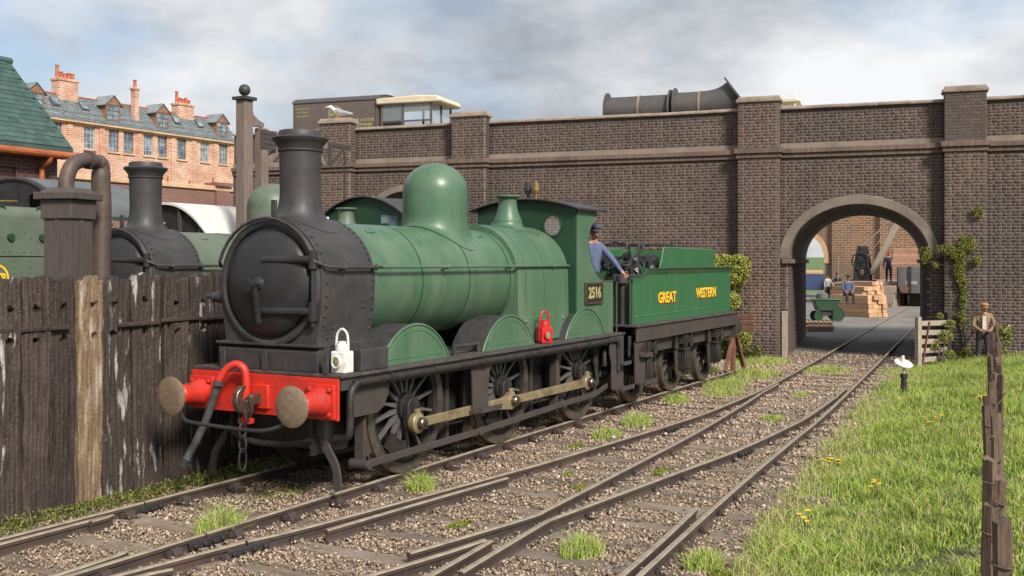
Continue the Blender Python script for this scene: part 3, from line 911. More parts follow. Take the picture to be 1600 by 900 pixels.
# mansard roof: rows of slates with real steps
roof = MB()
roof.prism([[(-.20, EZ + .002), (1.35, RZ), (6.6, RZ), (8.2, EZ + .002)]], 'x', T(TX0) - .1, T(TX1) + .1)
roof = roof.build('roof', M['slate'], terr, smooth=0)
NR = 15
for r_ in range(NR):
    t0, t1 = r_ / NR, (r_ + 1.25) / NR
    y0, z0 = -.20 + 1.55 * t0, EZ + (RZ - EZ) * t0
    y1, z1 = -.20 + 1.55 * min(t1, 1), EZ + (RZ - EZ) * min(t1, 1)
    mm = MB(); x = T(TX0) - .1 - random.random() * .4
    while x < T(TX1):
        w = random.uniform(.36, .46); k = random.uniform(.015, .04)
        mm.add([(x, y0 - .03 - k, z0 + .004), (x + w - .015, y0 - .03 - k, z0 + .004), (x + w - .015, y1 - .012, z1 + .01), (x, y1 - .012, z1 + .01),
                (x, y0 - .002, z0 - .02), (x + w - .015, y0 - .002, z0 - .02)],
               [(0, 1, 2, 3), (0, 4, 5, 1)])
        x += w
    mm.build('slate_course', M['slate'], roof, smooth=0)
mm = MB(); mm.tube([(T(TX0) - .1, 1.3, RZ + .03), (T(TX1) + .1, 1.3, RZ + .03)], .07, 8); mm.build('ridge', M['terra'], roof)
def dormer(x, parent):
    x = T(x); yf = .05; w = .62; z0, z1 = EZ + .45, EZ + 1.62
    d = MB(); d.bx(x - w, x - w + .10, yf, 1.6, z0, z1); d.bx(x + w - .10, x + w, yf, 1.6, z0, z1)
    d.bx(x - w + .10, x + w - .10, yf, yf + .1, z0, z0 + .08); d.bx(x - w + .1, x + w - .1, yf, yf + .1, z1 - .08, z1)
    d.prism([[(x - w - .1, z1), (x + w + .1, z1), (x, z1 + .62)]], 'y', yf - .03, yf + .10)
    dm = d.build('dormer', M['dormer'], parent, smooth=0)
    d = MB()
    for sg in (-1, 1):
        d.add([(x, yf - .12, z1 + .72), (x + sg * (w + .2), yf - .12, z1 - .06), (x + sg * (w + .2), 1.8, z1 - .06), (x, 1.8, z1 + .72),
               (x, yf - .12, z1 + .66), (x + sg * (w + .2), yf - .12, z1 - .12), (x + sg * (w + .2), 1.8, z1 - .12), (x, 1.8, z1 + .66)],
              [(0, 1, 2, 3), (4, 5, 6, 7), (0, 1, 5, 4), (1, 2, 6, 5), (2, 3, 7, 6), (3, 0, 4, 7)])
    d.build('dormer_roof', M['slate'], dm, smooth=0)
    d = MB(); d.bx(x - w + .1, x + w - .1, yf + .05, yf + .06, z0 + .08, z1 - .08); d.build('pane', M['win'], dm, smooth=0)
    d = MB(); d.bx(x - .02, x + .02, yf + .02, yf + .048, z0 + .08, z1 - .08)
    for q in (.33, .62): d.bx(x - w + .1, x + w - .1, yf + .022, yf + .046, z0 + (z1 - z0) * q - .02, z0 + (z1 - z0) * q + .02)
    d.build('glazing_bars', M['darkwood'], dm, smooth=0)
for dx in (35.66, 42.09, 46.75, 53.08): dormer(dx, terr)
for x in (37.62, 40.02, 48.70, 51.15):                               # skylights
    x = T(x); rot = Matrix.Rotation(math.atan2(RZ - EZ, 1.55), 3, 'X')
    f = MB(); f.box((x, .70, 13.78), (.62, .74, .10), rot); sk = f.build('skylight', M['darkwood'], terr, smooth=0)
    f = MB(); f.box((x, .645, 13.82), (.48, .58, .05), rot); f.build('pane', M['win'], sk, smooth=0)
def stack(x, w, z0, z1, pots, dy=1.0, d=.8):
    x = T(x); mm = MB(); mm.bx(x - w, x + w, dy, dy + d, z0, z1); mm.bx(x - w - .07, x + w + .07, dy - .07, dy + d + .07, z1 + .002, z1 + .16)
    c = mm.build('chimney', M['tbrick'], terr, smooth=0)
    for p in range(pots):
        px = x - w + (2 * w) * (p + .5) / pots; h = (.95 if p == 0 else random.uniform(.38, .55)) if pots > 1 else .6
        q = MB(); q.lathe([(.15, 0), (.13, .06), (.115, h - .1), (.145, h - .08), (.145, h)], (px, dy + d / 2, z1 + .162), 'z', 10); q.build('chimney_pot', M['terra'], c)
stack(38.97, .80, 13.2, 15.45, 5); stack(50.05, .80, 13.2, 15.15, 5); stack(44.51, .20, EZ + .4, 15.6, 1, .35, .45)
for px, z0, z1 in ((40.75, 6.0, 9.9), (44.0, 4, 9.6), (47.1, 4, 9.2), (51.9, 4, 9.4), (49.3, 4, 9.0)):
    mm = MB(); mm.tube([(T(px), -.14, z0), (T(px), -.14, z1)], .05, 8); mm.build('drainpipe', M['gutter'], terr)

# low boundary wall in front of the terrace
lw = empty('boundary_wall', (25, 30, 0), 0, 'low reddish brick boundary wall below the terrace', 'wall')
mm = MB(); mm.bx(-14, 9.5, 0, .35, -.3, 6.05); mm.build('brick_wall', M['lbrick'], lw, smooth=0)
mm = MB(); mm.bx(-14, 9.5, -.1, .45, 6.053, 6.28); mm.build('coping', M['terrstone'], lw, smooth=0, bevel=.03)
mm = MB(); mm.bx(2.4, 3.3, -.15, -.003, -.3, 6.048); mm.bx(2.3, 3.4, -.25, .6, 6.283, 6.45); mm.build('pillar', M['lbrick'], lw, smooth=0)

# ================================================================== SHED (left edge)
shed = empty('brick_shed', (2.0, 14, 0), 0, 'dark brick shed with green slate roof and rust orange gutter', 'building')
mm = MB()
hole = [[(-1.9, .5), (-1.9, 4.75), (3.25, 4.75), (3.25, .5)]]
mm.prism([[(-8, -.3), (4.35, -.3), (4.35, 5.40), (-8, 5.40)]] + hole, 'y', 0, .3)
mm.prism([[(.301, -.3), (4.5, -.3), (4.5, 5.4), (2.1, 7.5), (.301, 5.67)]], 'x', 4.05, 4.35)
mm.bx(-8, 4.05, 4.2, 4.5, -.3, 5.4)
mm.build('wall', M['sbrick'], shed, smooth=0)
for a, b, c, d in ((-1.9, 3.25, .5, 4.75),):
    mm = MB(); mm.bx(a, b, .10, .28, c, d); mm.build('recessed_panel', M['sbrick'], shed, smooth=0)
rf = MB()
rf.add([(-8.3, -.32, 5.28), (4.55, -.32, 5.28), (4.55, 2.1, 7.62), (-8.3, 2.1, 7.62), (4.55, 4.8, 5.1), (-8.3, 4.8, 5.1),
        (-8.3, -.32, 5.16), (4.55, -.32, 5.16), (4.55, 2.1, 7.50), (-8.3, 2.1, 7.50), (4.55, 4.8, 4.98), (-8.3, 4.8, 4.98)],
       [(0, 1, 2, 3), (3, 2, 4, 5), (6, 7, 8, 9), (9, 8, 10, 11), (0, 1, 7, 6), (1, 2, 8, 7), (2, 4, 10, 8)])
rf = rf.build('roof', M['slateg'], shed, smooth=0)
SLM = MB(); SLM.add([(0, 0, .022), (.245, 0, .022), (.245, .24, .008), (0, .24, .008), (0, 0, 0), (.245, 0, 0), (.245, .24, 0), (0, .24, 0)],
                    [(0, 1, 2, 3), (0, 1, 5, 4), (1, 2, 6, 5), (3, 0, 4, 7)])
SLM = SLM.mesh('slate', M['slateg'], smooth=0)
nrs = 18; ang = math.atan2(2.34, 2.42); Ls = math.hypot(2.34, 2.42)
for r_ in range(nrs):
    t = r_ / nrs; yy = -.32 + 2.42 * t; zz = 5.285 + 2.34 * t
    x = 1.0 + (r_ % 2) * .125
    while x < 4.35:
        o = new_obj('slate', SLM, rf, (x, yy, zz + .002)); o.rotation_euler = (ang, random.uniform(-.01, .01), random.uniform(-.012, .012))
        x += .251
mm = MB(); mm.tube([(-8.3, 2.1, 7.64), (4.58, 2.1, 7.64)], .09, 8); mm.build('ridge_tile', M['slateg'], rf)
mm = MB(); mm.lathe([(.13, 0), (.12, .5), (.15, .52), (.15, .6), (.10, .6)], (3.95, 2.1, 7.66), 'z', 12); mm.build('roof_pot', M['terra'], rf)
g = MB(); g.tube([(-8.3, -.44, 5.12), (4.6, -.44, 5.08)], .085, 10)
g.bx(-8.3, 4.5, -.33, -.02, 5.02, 5.14); g.build('gutter', M['gutter'], shed)
g = MB(); g.tube(smoothpath([(3.85, -.44, 5.08), (3.85, -.36, 4.90), (3.85, -.12, 4.78), (3.85, -.10, 4.6), (3.85, -.10, 3), (3.85, -.10, -.2)], 5), .065, 10)
for z in (4.35, 2.2): g.box((3.85, -.08, z), (.24, .12, .06))
g.build('downpipe', M['gutter'], shed)

# ================================================================== YARD BEYOND THE ARCH
yw = empty('yard_wall', (64, 4, 0), 0, 'sunlit orange brick yard wall with pointed opening seen through the arch', 'wall')
mm = MB()
# wall faces -x ; opening at left (towards +y)
mm.prism([[(-14, -.3), (4.30, -.3), (4.30, 2.4)] + [(4.30 + 1.15 - 1.15 * math.cos(R(a)), 2.4 + 1.9 * math.sin(R(a))) for a in range(10, 171, 10)] + [(6.60, 2.4), (6.60, -.3), (18, -.3), (18, 9.5), (-14, 9.5)]], 'x', 0, .5)
mm.build('brick_wall', M['ybrick'], yw, smooth=0)
for yy in (3.0, -.2, -3.4, 8.2):
    mm = MB(); mm.bx(-.28, -.003, yy - .75, yy + .75, -.3, 9.5); mm.build('pilaster', M['ybrick'], yw, smooth=0)
vs = []; mm = MB()
for i in range(19):
    a = PI * i / 18
    for k in (0, .34):
        for xx in (-.08, .02): vs.append((xx, 5.45 - (1.15 + k) * math.cos(a), 2.4 + (1.9 + k) * math.sin(a)))
mm.add(vs, [f for i in range(18) for f in ((i * 4, i * 4 + 1, i * 4 + 5, i * 4 + 4), (i * 4 + 2, i * 4 + 6, i * 4 + 7, i * 4 + 3), (i * 4, i * 4 + 4, i * 4 + 6, i * 4 + 2), (i * 4 + 1, i * 4 + 3, i * 4 + 7, i * 4 + 5))])
mm.build('arch_surround', M['terrstone'], yw, smooth=30)
field = MB(); field.add([(70, -300, -.2), (900, -300, 6), (900, 900, 6), (70, 900, -.2)], [(0, 1, 2, 3)])
M['field'] = pm('far_field', (.09, .16, .045), (.12, .17, .06), .05, .95)
tag(field.build('far_field', M['field'], smooth=0), kind='structure')

plat = empty('loading_platform', (54, 5, 0), 0, 'raised stone loading platform with steps behind the arch', 'platform')
mm = MB(); mm.bx(-1.2, 9.7, -3.4, .2, -.2, 1.16); mm.build('platform_wall', M['lbrick'], plat, smooth=0)
mm = MB(); mm.bx(-1.35, 9.7, -3.5, .3, 1.163, 1.30); mm.build('platform_top', M['stone'], plat, smooth=0, bevel=.02)
for i in range(5):
    mm = MB(); mm.bx(-3.2 + .36 * i, -1.36, -3.3, -1.6, -.1 + .25 * i, .145 + .25 * i); mm.build('step', M['stone'], plat, smooth=0, bevel=.02)
mm = MB(); mm.bx(.5, 9.7, -9.0, -3.55, -.2, 1.1); mm.build('rear_platform', M['stone'], plat, smooth=0)

crane = empty('yard_crane', (54.6, 4.0, 1.30), 0, 'black hand crane with pale timber jib on the platform', 'crane')
mm = MB()
for s_ in (-1, 1):
    mm.prism([[(-.48, .12), (.48, .12), (.42, 1.1), (.22, 2.15), (-.22, 2.15), (-.42, 1.1)], arc(0, .62, .20, 0, 330, 12)], 'x', s_ * .42 - .05, s_ * .42 + .05)
mm.bx(-.6, .6, -.7, .7, 0, .12); mm.cyl((-.5, .0, 2.0), (.5, 0, 2.0), .09); mm.cyl((-.5, .15, 1.25), (.5, .15, 1.25), .16)
mm.build('crane_frame', M['iron'], crane, bevel=.01)
for (yy, zz, rr) in ((.05, 1.25, .52), (-.22, .62, .34)):
    mm = MB(); mm.lathe([(rr - .07, -.04), (rr, -.04), (rr, .04), (rr - .07, .04), (rr - .07, -.04)], (-.52, yy, zz), 'x', 24, caps=False)
    for k in range(6):
        a = k * PI / 3; mm.bar((-.52, yy, zz), (-.52, yy + (rr - .04) * math.cos(a), zz + (rr - .04) * math.sin(a)), .04, .04, (1, 0, 0))
    mm.build('gear_wheel', M['iron'], crane)
mm = MB(); mm.bar((0, -.5, .45), (-.1, -2.45, 4.45), .34, .30, (1, 0, 0)); mm.build('jib', M['palewood'], crane, bevel=.03)
mm = MB()
for dx in (-.2, .2):
    mm.tube([(dx, .1, 2.05), (-.1 + dx * .4, -2.35, 4.4)], .025, 6)
mm.tube([(0, -.1, 1.3), (0, -2.30, 4.25)], .02, 6)
mm.build('tie_rod', M['palewood'], crane)
mm = MB(); mm.tube([(-.1, -2.5, 4.5), (-.1, -2.9, 3.2)], .02, 6); mm.tube([(-.1, -2.5, 4.5), (-.1, -2.1, 3.2)], .02, 6); mm.build('sling', M['newwood'], crane)

def planks(name, loc, rz, nx, nz, L, w, h, mat, label, group=None, jit=.08):
    root = empty(name, loc, rz, label, 'timber', group)
    me = MB().box((0, 0, h / 2), (L, w * .96, h * .95)).mesh('board', M[mat], smooth=0)
    for k in range(nz):
        for i in range(nx):
            o = new_obj('board', me, root, (random.uniform(-jit, jit), (i - (nx - 1) / 2) * w, k * h)); o.rotation_euler = (0, 0, random.uniform(-.015, .015))
    return root
planks('timber_bundle', (53.6, .85, 2.35), R(80), 5, 6, 2.3, .22, .16, 'pinkwood', 'reddish timber bundle hanging from the crane above the wagon')
planks('timber_stack', (40.2, 1.55, -.04), R(52), 4, 5, 2.6, .26, .20, 'newwood', 'low pale timber stack under the seated man')
planks('timber_stack', (43.2, 2.25, -.04), R(50), 4, 7, 2.4, .26, .19, 'newwood', 'taller pale timber stack behind the seated man')
planks('timber_stack', (46.3, 2.45, -.04), R(62), 4, 8, 1.8, .25, .19, 'pinkwood', 'reddish timber stack beside the platform steps')
def pallet(loc, rz, label):
    root = empty('pallet', loc, rz, label, 'pallet', 'pallets lying inside the arch')
    bm_ = MB().box((0, 0, 0), (1.2, .11, .028)).mesh('board', M['newwood'], smooth=0)
    be_ = MB().box((0, 0, 0), (.1, 1.0, .09)).mesh('bearer', M['palewood'], smooth=0)
    for z in (.02, .155):
        for i in range(6): new_obj('board', bm_, root, (0, -.44 + i * .176, z))
    for x in (-.5, 0, .5): new_obj('bearer', be_, root, (x, 0, .088))
pallet((29.0, .95, -.03), .5, 'lower worn wooden pallet at the foot of the arch'); pallet((31.6, 1.45, -.03), .3, 'wooden pallet lying behind the other, near the green machine')

mach = empty('wheeled_machine', (35.4, 2.0, -.04), R(-62), 'small green wheeled machine with hopper inside the arch', 'machine')
mm = MB(); mm.prism([[(-.55, .55), (.55, .55), (.75, 1.1), (-.75, 1.1)]], 'y', -.4, .4); mm.build('hopper', M['green_dark'], mach, bevel=.02)
mm = MB(); mm.bx(-.85, .95, -.45, .45, 1.103, 1.16); mm.build('rim', M['green_tender'], mach, bevel=.01)
mm = MB(); mm.lathe([(0, 0), (.36, .02), (.34, .25), (.18, .34), (0, .36)], (-.2, 0, 1.163), 'z', 20); mm.build('drum', M['wagon'], mach)
for x, y, r_ in ((.62, -.52, .36), (.62, .52, .36), (-.55, -.50, .26), (-.55, .50, .26)):
    mm = MB(); mm.lathe([(r_ - .06, -.04), (r_, -.04), (r_, .04), (r_ - .06, .04), (r_ - .06, -.04)], (x, y, r_), 'y', 20, caps=False); mm.lathe([(0, -.02), (r_ - .05, -.02), (r_ - .05, .02), (0, .02)], (x, y, r_), 'y', 20)
    mm.build('wheel', M['green_dark'], mach)
mm = MB(); mm.bx(-.6, .7, -.46, .46, .30, .42); mm.bx(-.3, .3, -.3, .3, .42, .56); mm.tube([(.9, 0, .9), (1.5, 0, 1.0)], .03); mm.build('chassis', M['iron'], mach)

mach.scale = (.72, .72, .82)
cart = empty('blue_cart', (57.6, 7.7, -.05), R(10), 'blue cart with red deal load at the far left of the yard', 'cart')
mm = MB(); mm.bx(-1.2, 1.2, -.75, .75, .75, 1.75); mm.build('cart_body', M['blue'], cart, bevel=.02)
mm = MB(); mm.bx(-1.1, 1.1, -.65, .65, 1.753, 2.0); mm.build('load', M['newwood'], cart, bevel=.05)
for y in (-.85, .85):
    mm = MB(); mm.lathe([(.44, -.05), (.55, -.05), (.55, .05), (.44, .05), (.44, -.05)], (0, y, .55), 'y', 20, caps=False)
    for k in range(8): mm.bar((0, y, .55), (.48 * math.cos(k * PI / 4), y, .55 + .48 * math.sin(k * PI / 4)), .05, .05, (0, 1, 0))
    mm.build('wheel', M['iron'], cart)

wag = empty('open_wagon', (54.6, .55, 0), R(4.5), 'weathered grey open goods wagon standing at the yard end', 'wagon')
for i in range(5):
    z = 1.05 + i * .235
    mm = MB(); mm.bx(-2.3, -2.22, -1.15, 1.15, z, z + .225); mm.build('end_plank', M['wagon'], wag, smooth=0, bevel=.008)
    for s_ in (-1, 1):
        mm = MB(); mm.bx(-2.3, 2.4, s_ * 1.2 - .04, s_ * 1.2 + .04, z, z + .225); mm.build('side_plank', M['wagon'], wag, smooth=0, bevel=.008)
for y in (-.6, .6): MB().bx(-2.38, -2.301, y - .07, y + .07, .75, 2.25).build('end_stanchion', M['iron'], wag, smooth=0)
for s_ in (-1, 1):
    for x in (-2.2, -.9, .9, 2.3): MB().bx(x - .06, x + .06, s_ * 1.27 - .03, s_ * 1.27 + .03, .9, 2.2).build('side_strap', M['iron'], wag, smooth=0)
mm = MB(); mm.bx(-2.35, 2.45, -1.15, 1.15, .72, 1.045); mm.build('underframe', M['wagon'], wag, smooth=0)
for x in (-1.5, 1.5):
    for s_ in (-1, 1):
        mm = MB(); mm.lathe([(0, -.05), (.12, -.08), (.14, -.03), (.38, -.03), (.47, -.06), (.47, .06), (.38, .03), (0, .03)], (x, s_ * .72, .47), 'y', 20); mm.build('wheel', M['tyre'], wag)
for s_ in (-1, 1):
    mm = MB(); mm.lathe([(.22, -2.85), (.22, -2.80), (.09, -2.78), (.11, -2.36)], (0, s_ * .86, .98), 'x', 14); mm.build('buffer', M['rust'], wag)
text_on('lettering', '17550', .26, M['shirt'], wag, (-.9, -1.262, 1.35), bold=.006)
text_on('lettering', '17550', .26, M['shirt'], wag, (-2.325, .55, 1.30), rot=(PI / 2, 0, -PI / 2), bold=.006)

# ================================================================== LOCOMOTIVE (front towards -x, rail top z = 0)
ZCB = 2.28            # boiler centre line
HWF = 1.08            # half width of the footplate
ZF = 1.33             # footplate top
WX = [0.0, 2.28, 4.76]
THROW = (-.02, -.18)

M['spoke'] = pm('spoke_black', (.085, .080, .078), (.13, .12, .112), 9, .4, bump=.1)
def wheel_meshes(r, nsp, hub, prefix):
    t = MB()
    t.lathe([(r - .115, -.07), (r - .005, -.07), (r, -.06), (r + .004, .02), (r + .03, .035), (r + .03, .06), (r - .01, .07), (r - .115, .07), (r - .115, -.07)], (0, 0, 0), 'y', 56, caps=False)
    tyre = t.mesh(prefix + 'tyre', M['tyre'], smooth=30)
    s = MB()
    L = r - .10
    for (y, w) in ((0, 1),):
        vs = []
        for rr, a, b in ((hub * .8, .030, .034), (L * .55, .017, .022), (L + .01, .017, .024)):
            vs += [(-a, -b, rr), (a, -b, rr), (a, b, rr), (-a, b, rr)]
        s.add(vs, [(i * 4 + j, i * 4 + (j + 1) % 4, i * 4 + 4 + (j + 1) % 4, i * 4 + 4 + j) for i in range(2) for j in range(4)])
    sp = s.mesh(prefix + 'spoke', M['spoke'], smooth=50)
    h = MB(); h.lathe([(0, -.13), (hub * .55, -.13), (hub * .62, -.10), (hub, -.085), (hub, .07), (0, .07)], (0, 0, 0), 'y', 24)
    hb = h.mesh(prefix + 'hub', M['frame'], smooth=35)
    rm = MB(); rm.lathe([(r - .175, -.045), (r - .112, -.045), (r - .112, .045), (r - .175, .045), (r - .175, -.045)], (0, 0, 0), 'y', 48, caps=False)
    return tyre, sp, hb, rm.mesh(prefix + 'rim', M['frame'], smooth=35)

WM = wheel_meshes(.787, 16, .17, 'driving_')
TM = wheel_meshes(.60, 10, .14, 'tender_')

def put_wheel(parent, x, side, r, nsp, meshes, spokes=True, crank=False):
    tyre, sp, hb, rm = meshes
    w = new_obj('wheel', rm, parent, (x, side * .73, r))
    if side > 0: w.rotation_euler = (0, 0, PI)
    new_obj('tyre', tyre, w); new_obj('hub', hb, w)
    if spokes:
        for k in range(nsp):
            o = new_obj('spoke', sp, w); o.rotation_euler = (0, 2 * PI * (k + .5) / nsp, 0)
    if crank:
        dx, dz = THROW
        if side > 0: dx = -dx
        m = MB()
        m.prism([[(.125 * math.cos(R(a)), .125 * math.sin(R(a))) for a in range(0, 181, 20)] + [(dx - .115, dz), (dx - .08, dz - .09), (dx, dz - .12), (dx + .08, dz - .09), (dx + .115, dz)]], 'y', -.17, -.10)
        m.build('crank_boss', M['frame'], w, bevel=.008)
        m = MB()
        vs = []
        n = 14
        for i in range(n + 1):
            a = R(68 + 44 * i / n)
            for rr, yy in ((.40, -.075), (.615, -.075), (.615, -.035), (.40, -.035)): vs.append((rr * math.cos(a), yy, rr * math.sin(a)))
        m.add(vs, [(i * 4 + j, i * 4 + (j + 1) % 4, i * 4 + 4 + (j + 1) % 4, i * 4 + 4 + j) for i in range(n) for j in range(4)] + [(0, 1, 2, 3), (n * 4 + 3, n * 4 + 2, n * 4 + 1, n * 4)])
        o = m.build('balance_weight', M['frame'], w)
        o.rotation_euler = (0, R(205), 0)
    return w

def cyl_pts(r, z0, x, a0, a1, n):
    return [(x, -r * math.sin(R(a0 + (a1 - a0) * i / (n - 1))), z0 + r * math.cos(R(a0 + (a1 - a0) * i / (n - 1)))) for i in range(n)]

def d_section(r, zb, flare=0, n=28):
    """round top with straight sides down to zb"""
    p = [(-r * math.cos(PI * i / n), ZCB + r * math.sin(PI * i / n)) for i in range(n + 1)]
    return p + [(r - .015, 2.02), (r - .055, 1.78), (r - .075, zb + .06), (r - .055, zb), (-r + .055, zb), (-r + .075, zb + .06), (-r + .055, 1.78), (-r + .015, 2.02)]

def make_loco(root, full, green):
    G = M[green]
    P = root
    # ---- smokebox
    m = MB(); m.prism([d_section(.745, ZF + .27, .03)], 'x', -1.50, -.56); sb = m.build('smokebox', M['black'], P, smooth=30, bevel=.02, seg=3)
    m = MB()
    m.lathe([(.625, -1.49), (.635, -1.535), (.665, -1.548), (.70, -1.54), (.715, -1.50)], (0, 0, ZCB + .01), 'x', 72, caps=False)
    m.build('front_ring', M['black'], sb, smooth=30)
    m = MB()
    m.rivets(cyl_pts(.748, ZCB, -.61, 2, 178, 0 + 30)[:16] + [(-.61, -.742 + .06 * max(0, (2.05 - z) / .3), z) for z in (2.25, 2.12, 2.0, 1.88, 1.76)], lambda p: (0, p[1], max(0, p[2] - ZCB)), .021)
    m.rivets(cyl_pts(.748, ZCB, -1.43, 20, 88, 9) + [(-1.43, -.742 + .06 * max(0, (2.05 - z) / .3), z) for z in (2.16, 2.05, 1.94, 1.84, 1.74)], lambda p: (0, p[1], max(0, p[2] - ZCB)), .021)
    m.rivets([(-1.35 + i * .09, -.674, 1.70) for i in range(4)] + [(-1.35 + i * .09, -.692, 1.80) for i in range(2)] + [(-.82 + i * .06, -.732, z) for i in range(2) for z in (2.02, 2.09)], (0, -1, 0), .020)
    m.build('rivets', M['black'], sb)
    m = MB(); m.lathe([(0, -1.690), (.12, -1.686), (.26, -1.672), (.38, -1.648), (.48, -1.615), (.55, -1.578), (.59, -1.54), (.602, -1.51), (.602, -1.49)], (0, 0, ZCB + .01), 'x', 64); dr = m.build('smokebox_door', M['door'], P, smooth=40)
    m = MB()
    for z in (ZCB + .27, ZCB - .29):
        m.tube(smoothpath([(-1.652, -.04, z), (-1.632, -.26, z), (-1.600, -.46, z), (-1.575, -.64, z)], 4), [.045] * 13, 10)
        m.cyl((-1.555, -.655, z - .10), (-1.555, -.655, z + .10), .052)
    m.cyl((-1.555, -.655, ZCB - .45), (-1.555, -.655, ZCB + .36), .025)
    m.build('door_hinge', M['door'], dr)
    m = MB(); m.lathe([(.085, -1.68), (.065, -1.70), (.035, -1.72), (.03, -1.77), (.045, -1.775), (.045, -1.80), (.0, -1.81)], (0, 0, ZCB + .01), 'x', 20)
    m.bar((-1.75, .0, ZCB), (-1.735, -.05, ZCB - .42), .035, .04, (1, 0, 0)); m.bar((-1.79, .0, ZCB), (-1.79, .09, ZCB + .08), .03, .03, (1, 0, 0)); m.build('door_handle', M['door'], dr)
    # ---- chimney
    m = MB()
    m.lathe([(.232, 3.36), (.236, 3.60), (.240, 3.78), (.258, 3.80), (.258, 3.815), (.245, 3.82), (.262, 3.86), (.292, 3.90), (.318, 3.925), (.325, 3.945), (.31, 3.962), (.25, 3.967), (.245, 4.02), (.235, 4.035), (.205, 4.035), (.19, 3.9), (.19, 3.4)], (-1.0, 0, 0), 'z', 48, caps=False)
    m.saddle(-1.0, .232, 3.362, .48, .746, ZCB, 48, 12)
    m.build('chimney', M['black'], P, smooth=40)
    m = MB(); m.bar((-1.44, .0, 3.00), (-1.44, .0, 3.22), .03, .07, (0, 1, 0)); m.bar((-1.44, 0, 3.015), (-1.32, 0, 3.015), .08, .03); m.build('lamp_iron', M['black'], P, bevel=.006)
    # ---- boiler
    m = MB(); m.lathe([(.715, -.562), (.715, 2.80)], (0, 0, ZCB), 'x', 72); bl = m.build('boiler', G, P, smooth=40)
    for x in (.46, 1.58, 2.68):
        m = MB(); m.lathe([(.70, x - .010), (.7195, x - .009), (.7195, x + .009), (.70, x + .010)], (0, 0, ZCB), 'x', 72, caps=False); m.build('boiler_band', M['green_dark'], bl, smooth=30)
    m = MB(); m.lathe([(.70, -.56), (.733, -.558), (.733, -.50), (.70, -.498)], (0, 0, ZCB), 'x', 72, caps=False); m.build('boiler_band', G, bl, smooth=30)
    for x in (-.18, 2.35):
        m = MB(); a = R(32); m.box((x, -.716 * math.sin(a), ZCB + .72 * math.cos(a)), (.16, .05, .03), Matrix.Rotation(a, 3, 'X'))
        m.build('wash_out_plug', G, bl, bevel=.012)
    # ---- firebox
    fs = [(-.775 * math.cos(PI * i / 28), ZCB + .02 + .775 * math.sin(PI * i / 28) * 1.0) for i in range(29)] + [(.79, ZF + .02), (-.79, ZF + .02)]
    m = MB(); m.prism([fs], 'x', 2.80, 4.44); fb = m.build('firebox', G, P, smooth=30, bevel=.05, seg=3)
    for x in (3.05, 3.62, 4.36):
        m = MB(); m.lathe([(.76, x - .025), (.783, x - .022), (.783, x + .022), (.76, x + .025)], (0, 0, ZCB + .02), 'x', 40, a0=0, a1=PI, caps=False); m.bx(x - .022, x + .022, -.790, -.77, 1.62, ZCB + .02); m.build('firebox_band', G, fb, smooth=30)
    m = MB(); m.bx(2.86, 4.34, -.800, -.78, ZF + .02, 1.72)
    m.rivets([(3.0, -.80, 1.66), (4.2, -.80, 1.66)], (0, -1, 0), .035); m.build('firebox_panel', G, fb, bevel=.006)
    # ---- dome
    prof = [(.455, 3.18), (.458, 3.35), (.452, 3.5)] + [(.45 * math.cos(R(a)), 3.5 + .40 * math.sin(R(a))) for a in range(8, 91, 7)]
    m = MB(); m.lathe([(r_, h) for r_, h in prof] + [(0, 3.9)], (1.82, 0, 0), 'z', 56, caps=False); m.saddle(1.82, .455, 3.182, .60, .722, ZCB, 56, 12)
    m.build('dome', G, P, smooth=60)
    # ---- safety valve bonnet
    m = MB(); m.lathe([(.225, 3.165), (.175, 3.28), (.150, 3.38), (.142, 3.47), (.150, 3.52), (.20, 3.535), (.205, 3.55), (.195, 3.565), (.13, 3.565), (.12, 3.45)], (3.87, 0, 0), 'z', 40, caps=False)
    m.saddle(3.87, .225, 3.166, .37, .776, ZCB + .02, 40, 8)
    m.build('safety_valve_bonnet', G, P, smooth=40)
    # ---- whistles
    for y, mt in ((-.16, 'brass'), (.02, 'iron')):
        m = MB(); m.lathe([(.05, 3.50), (.05, 3.53), (.02, 3.54), (.02, 3.62), (.045, 3.63), (.05, 3.66), (.062, 3.67), (.062, 3.72), (.05, 3.73), (.05, 3.80), (.02, 3.81), (0, 3.84)], (4.52 + .06 * (y > 0), y, 0), 'z', 16); m.build('whistle', M[mt], P)
    # ---- cab
    CX = 0 if full else .28
    def roofz(y): return 3.54 + CX - (.165 if full else .34) * (y / .98) ** 2
    top = [(y, roofz(y) - .03) for y in np.linspace(.90, -.90, 15)]
    m = MB(); m.prism([[(-.90, ZF), (.90, ZF)] + top, arc(-.50, 3.10, .165, 0, 345, 23) if full else [(-.80, 2.95), (-.80, 3.42), (-.40, 3.46), (-.40, 2.95)], arc(.50, 3.10, .165, 0, 345, 23)], 'x', 4.445, 4.475)
    cf = m.build('cab_front', M['green_dark'] if full else M['green_dark'], P, smooth=30)
    for y in (-.5, .5):
        m = MB(); m.lathe([(.150, 4.43), (.185, 4.43), (.185, 4.444), (.150, 4.444), (.150, 4.43)], (0, y, 3.10), 'x', 28, caps=False); rg = m.build('spectacle_ring', M['green_dark'], cf)
        m = MB(); m.lathe([(0, 4.455), (.164, 4.455)], (0, y, 3.10), 'x', 24, caps=False); m.build('pane', M['pane'], cf)
    if not full: MB().bx(4.455, 4.462, -.80, -.40, 2.95, 3.46).build('pane', M['win'], cf, smooth=0)
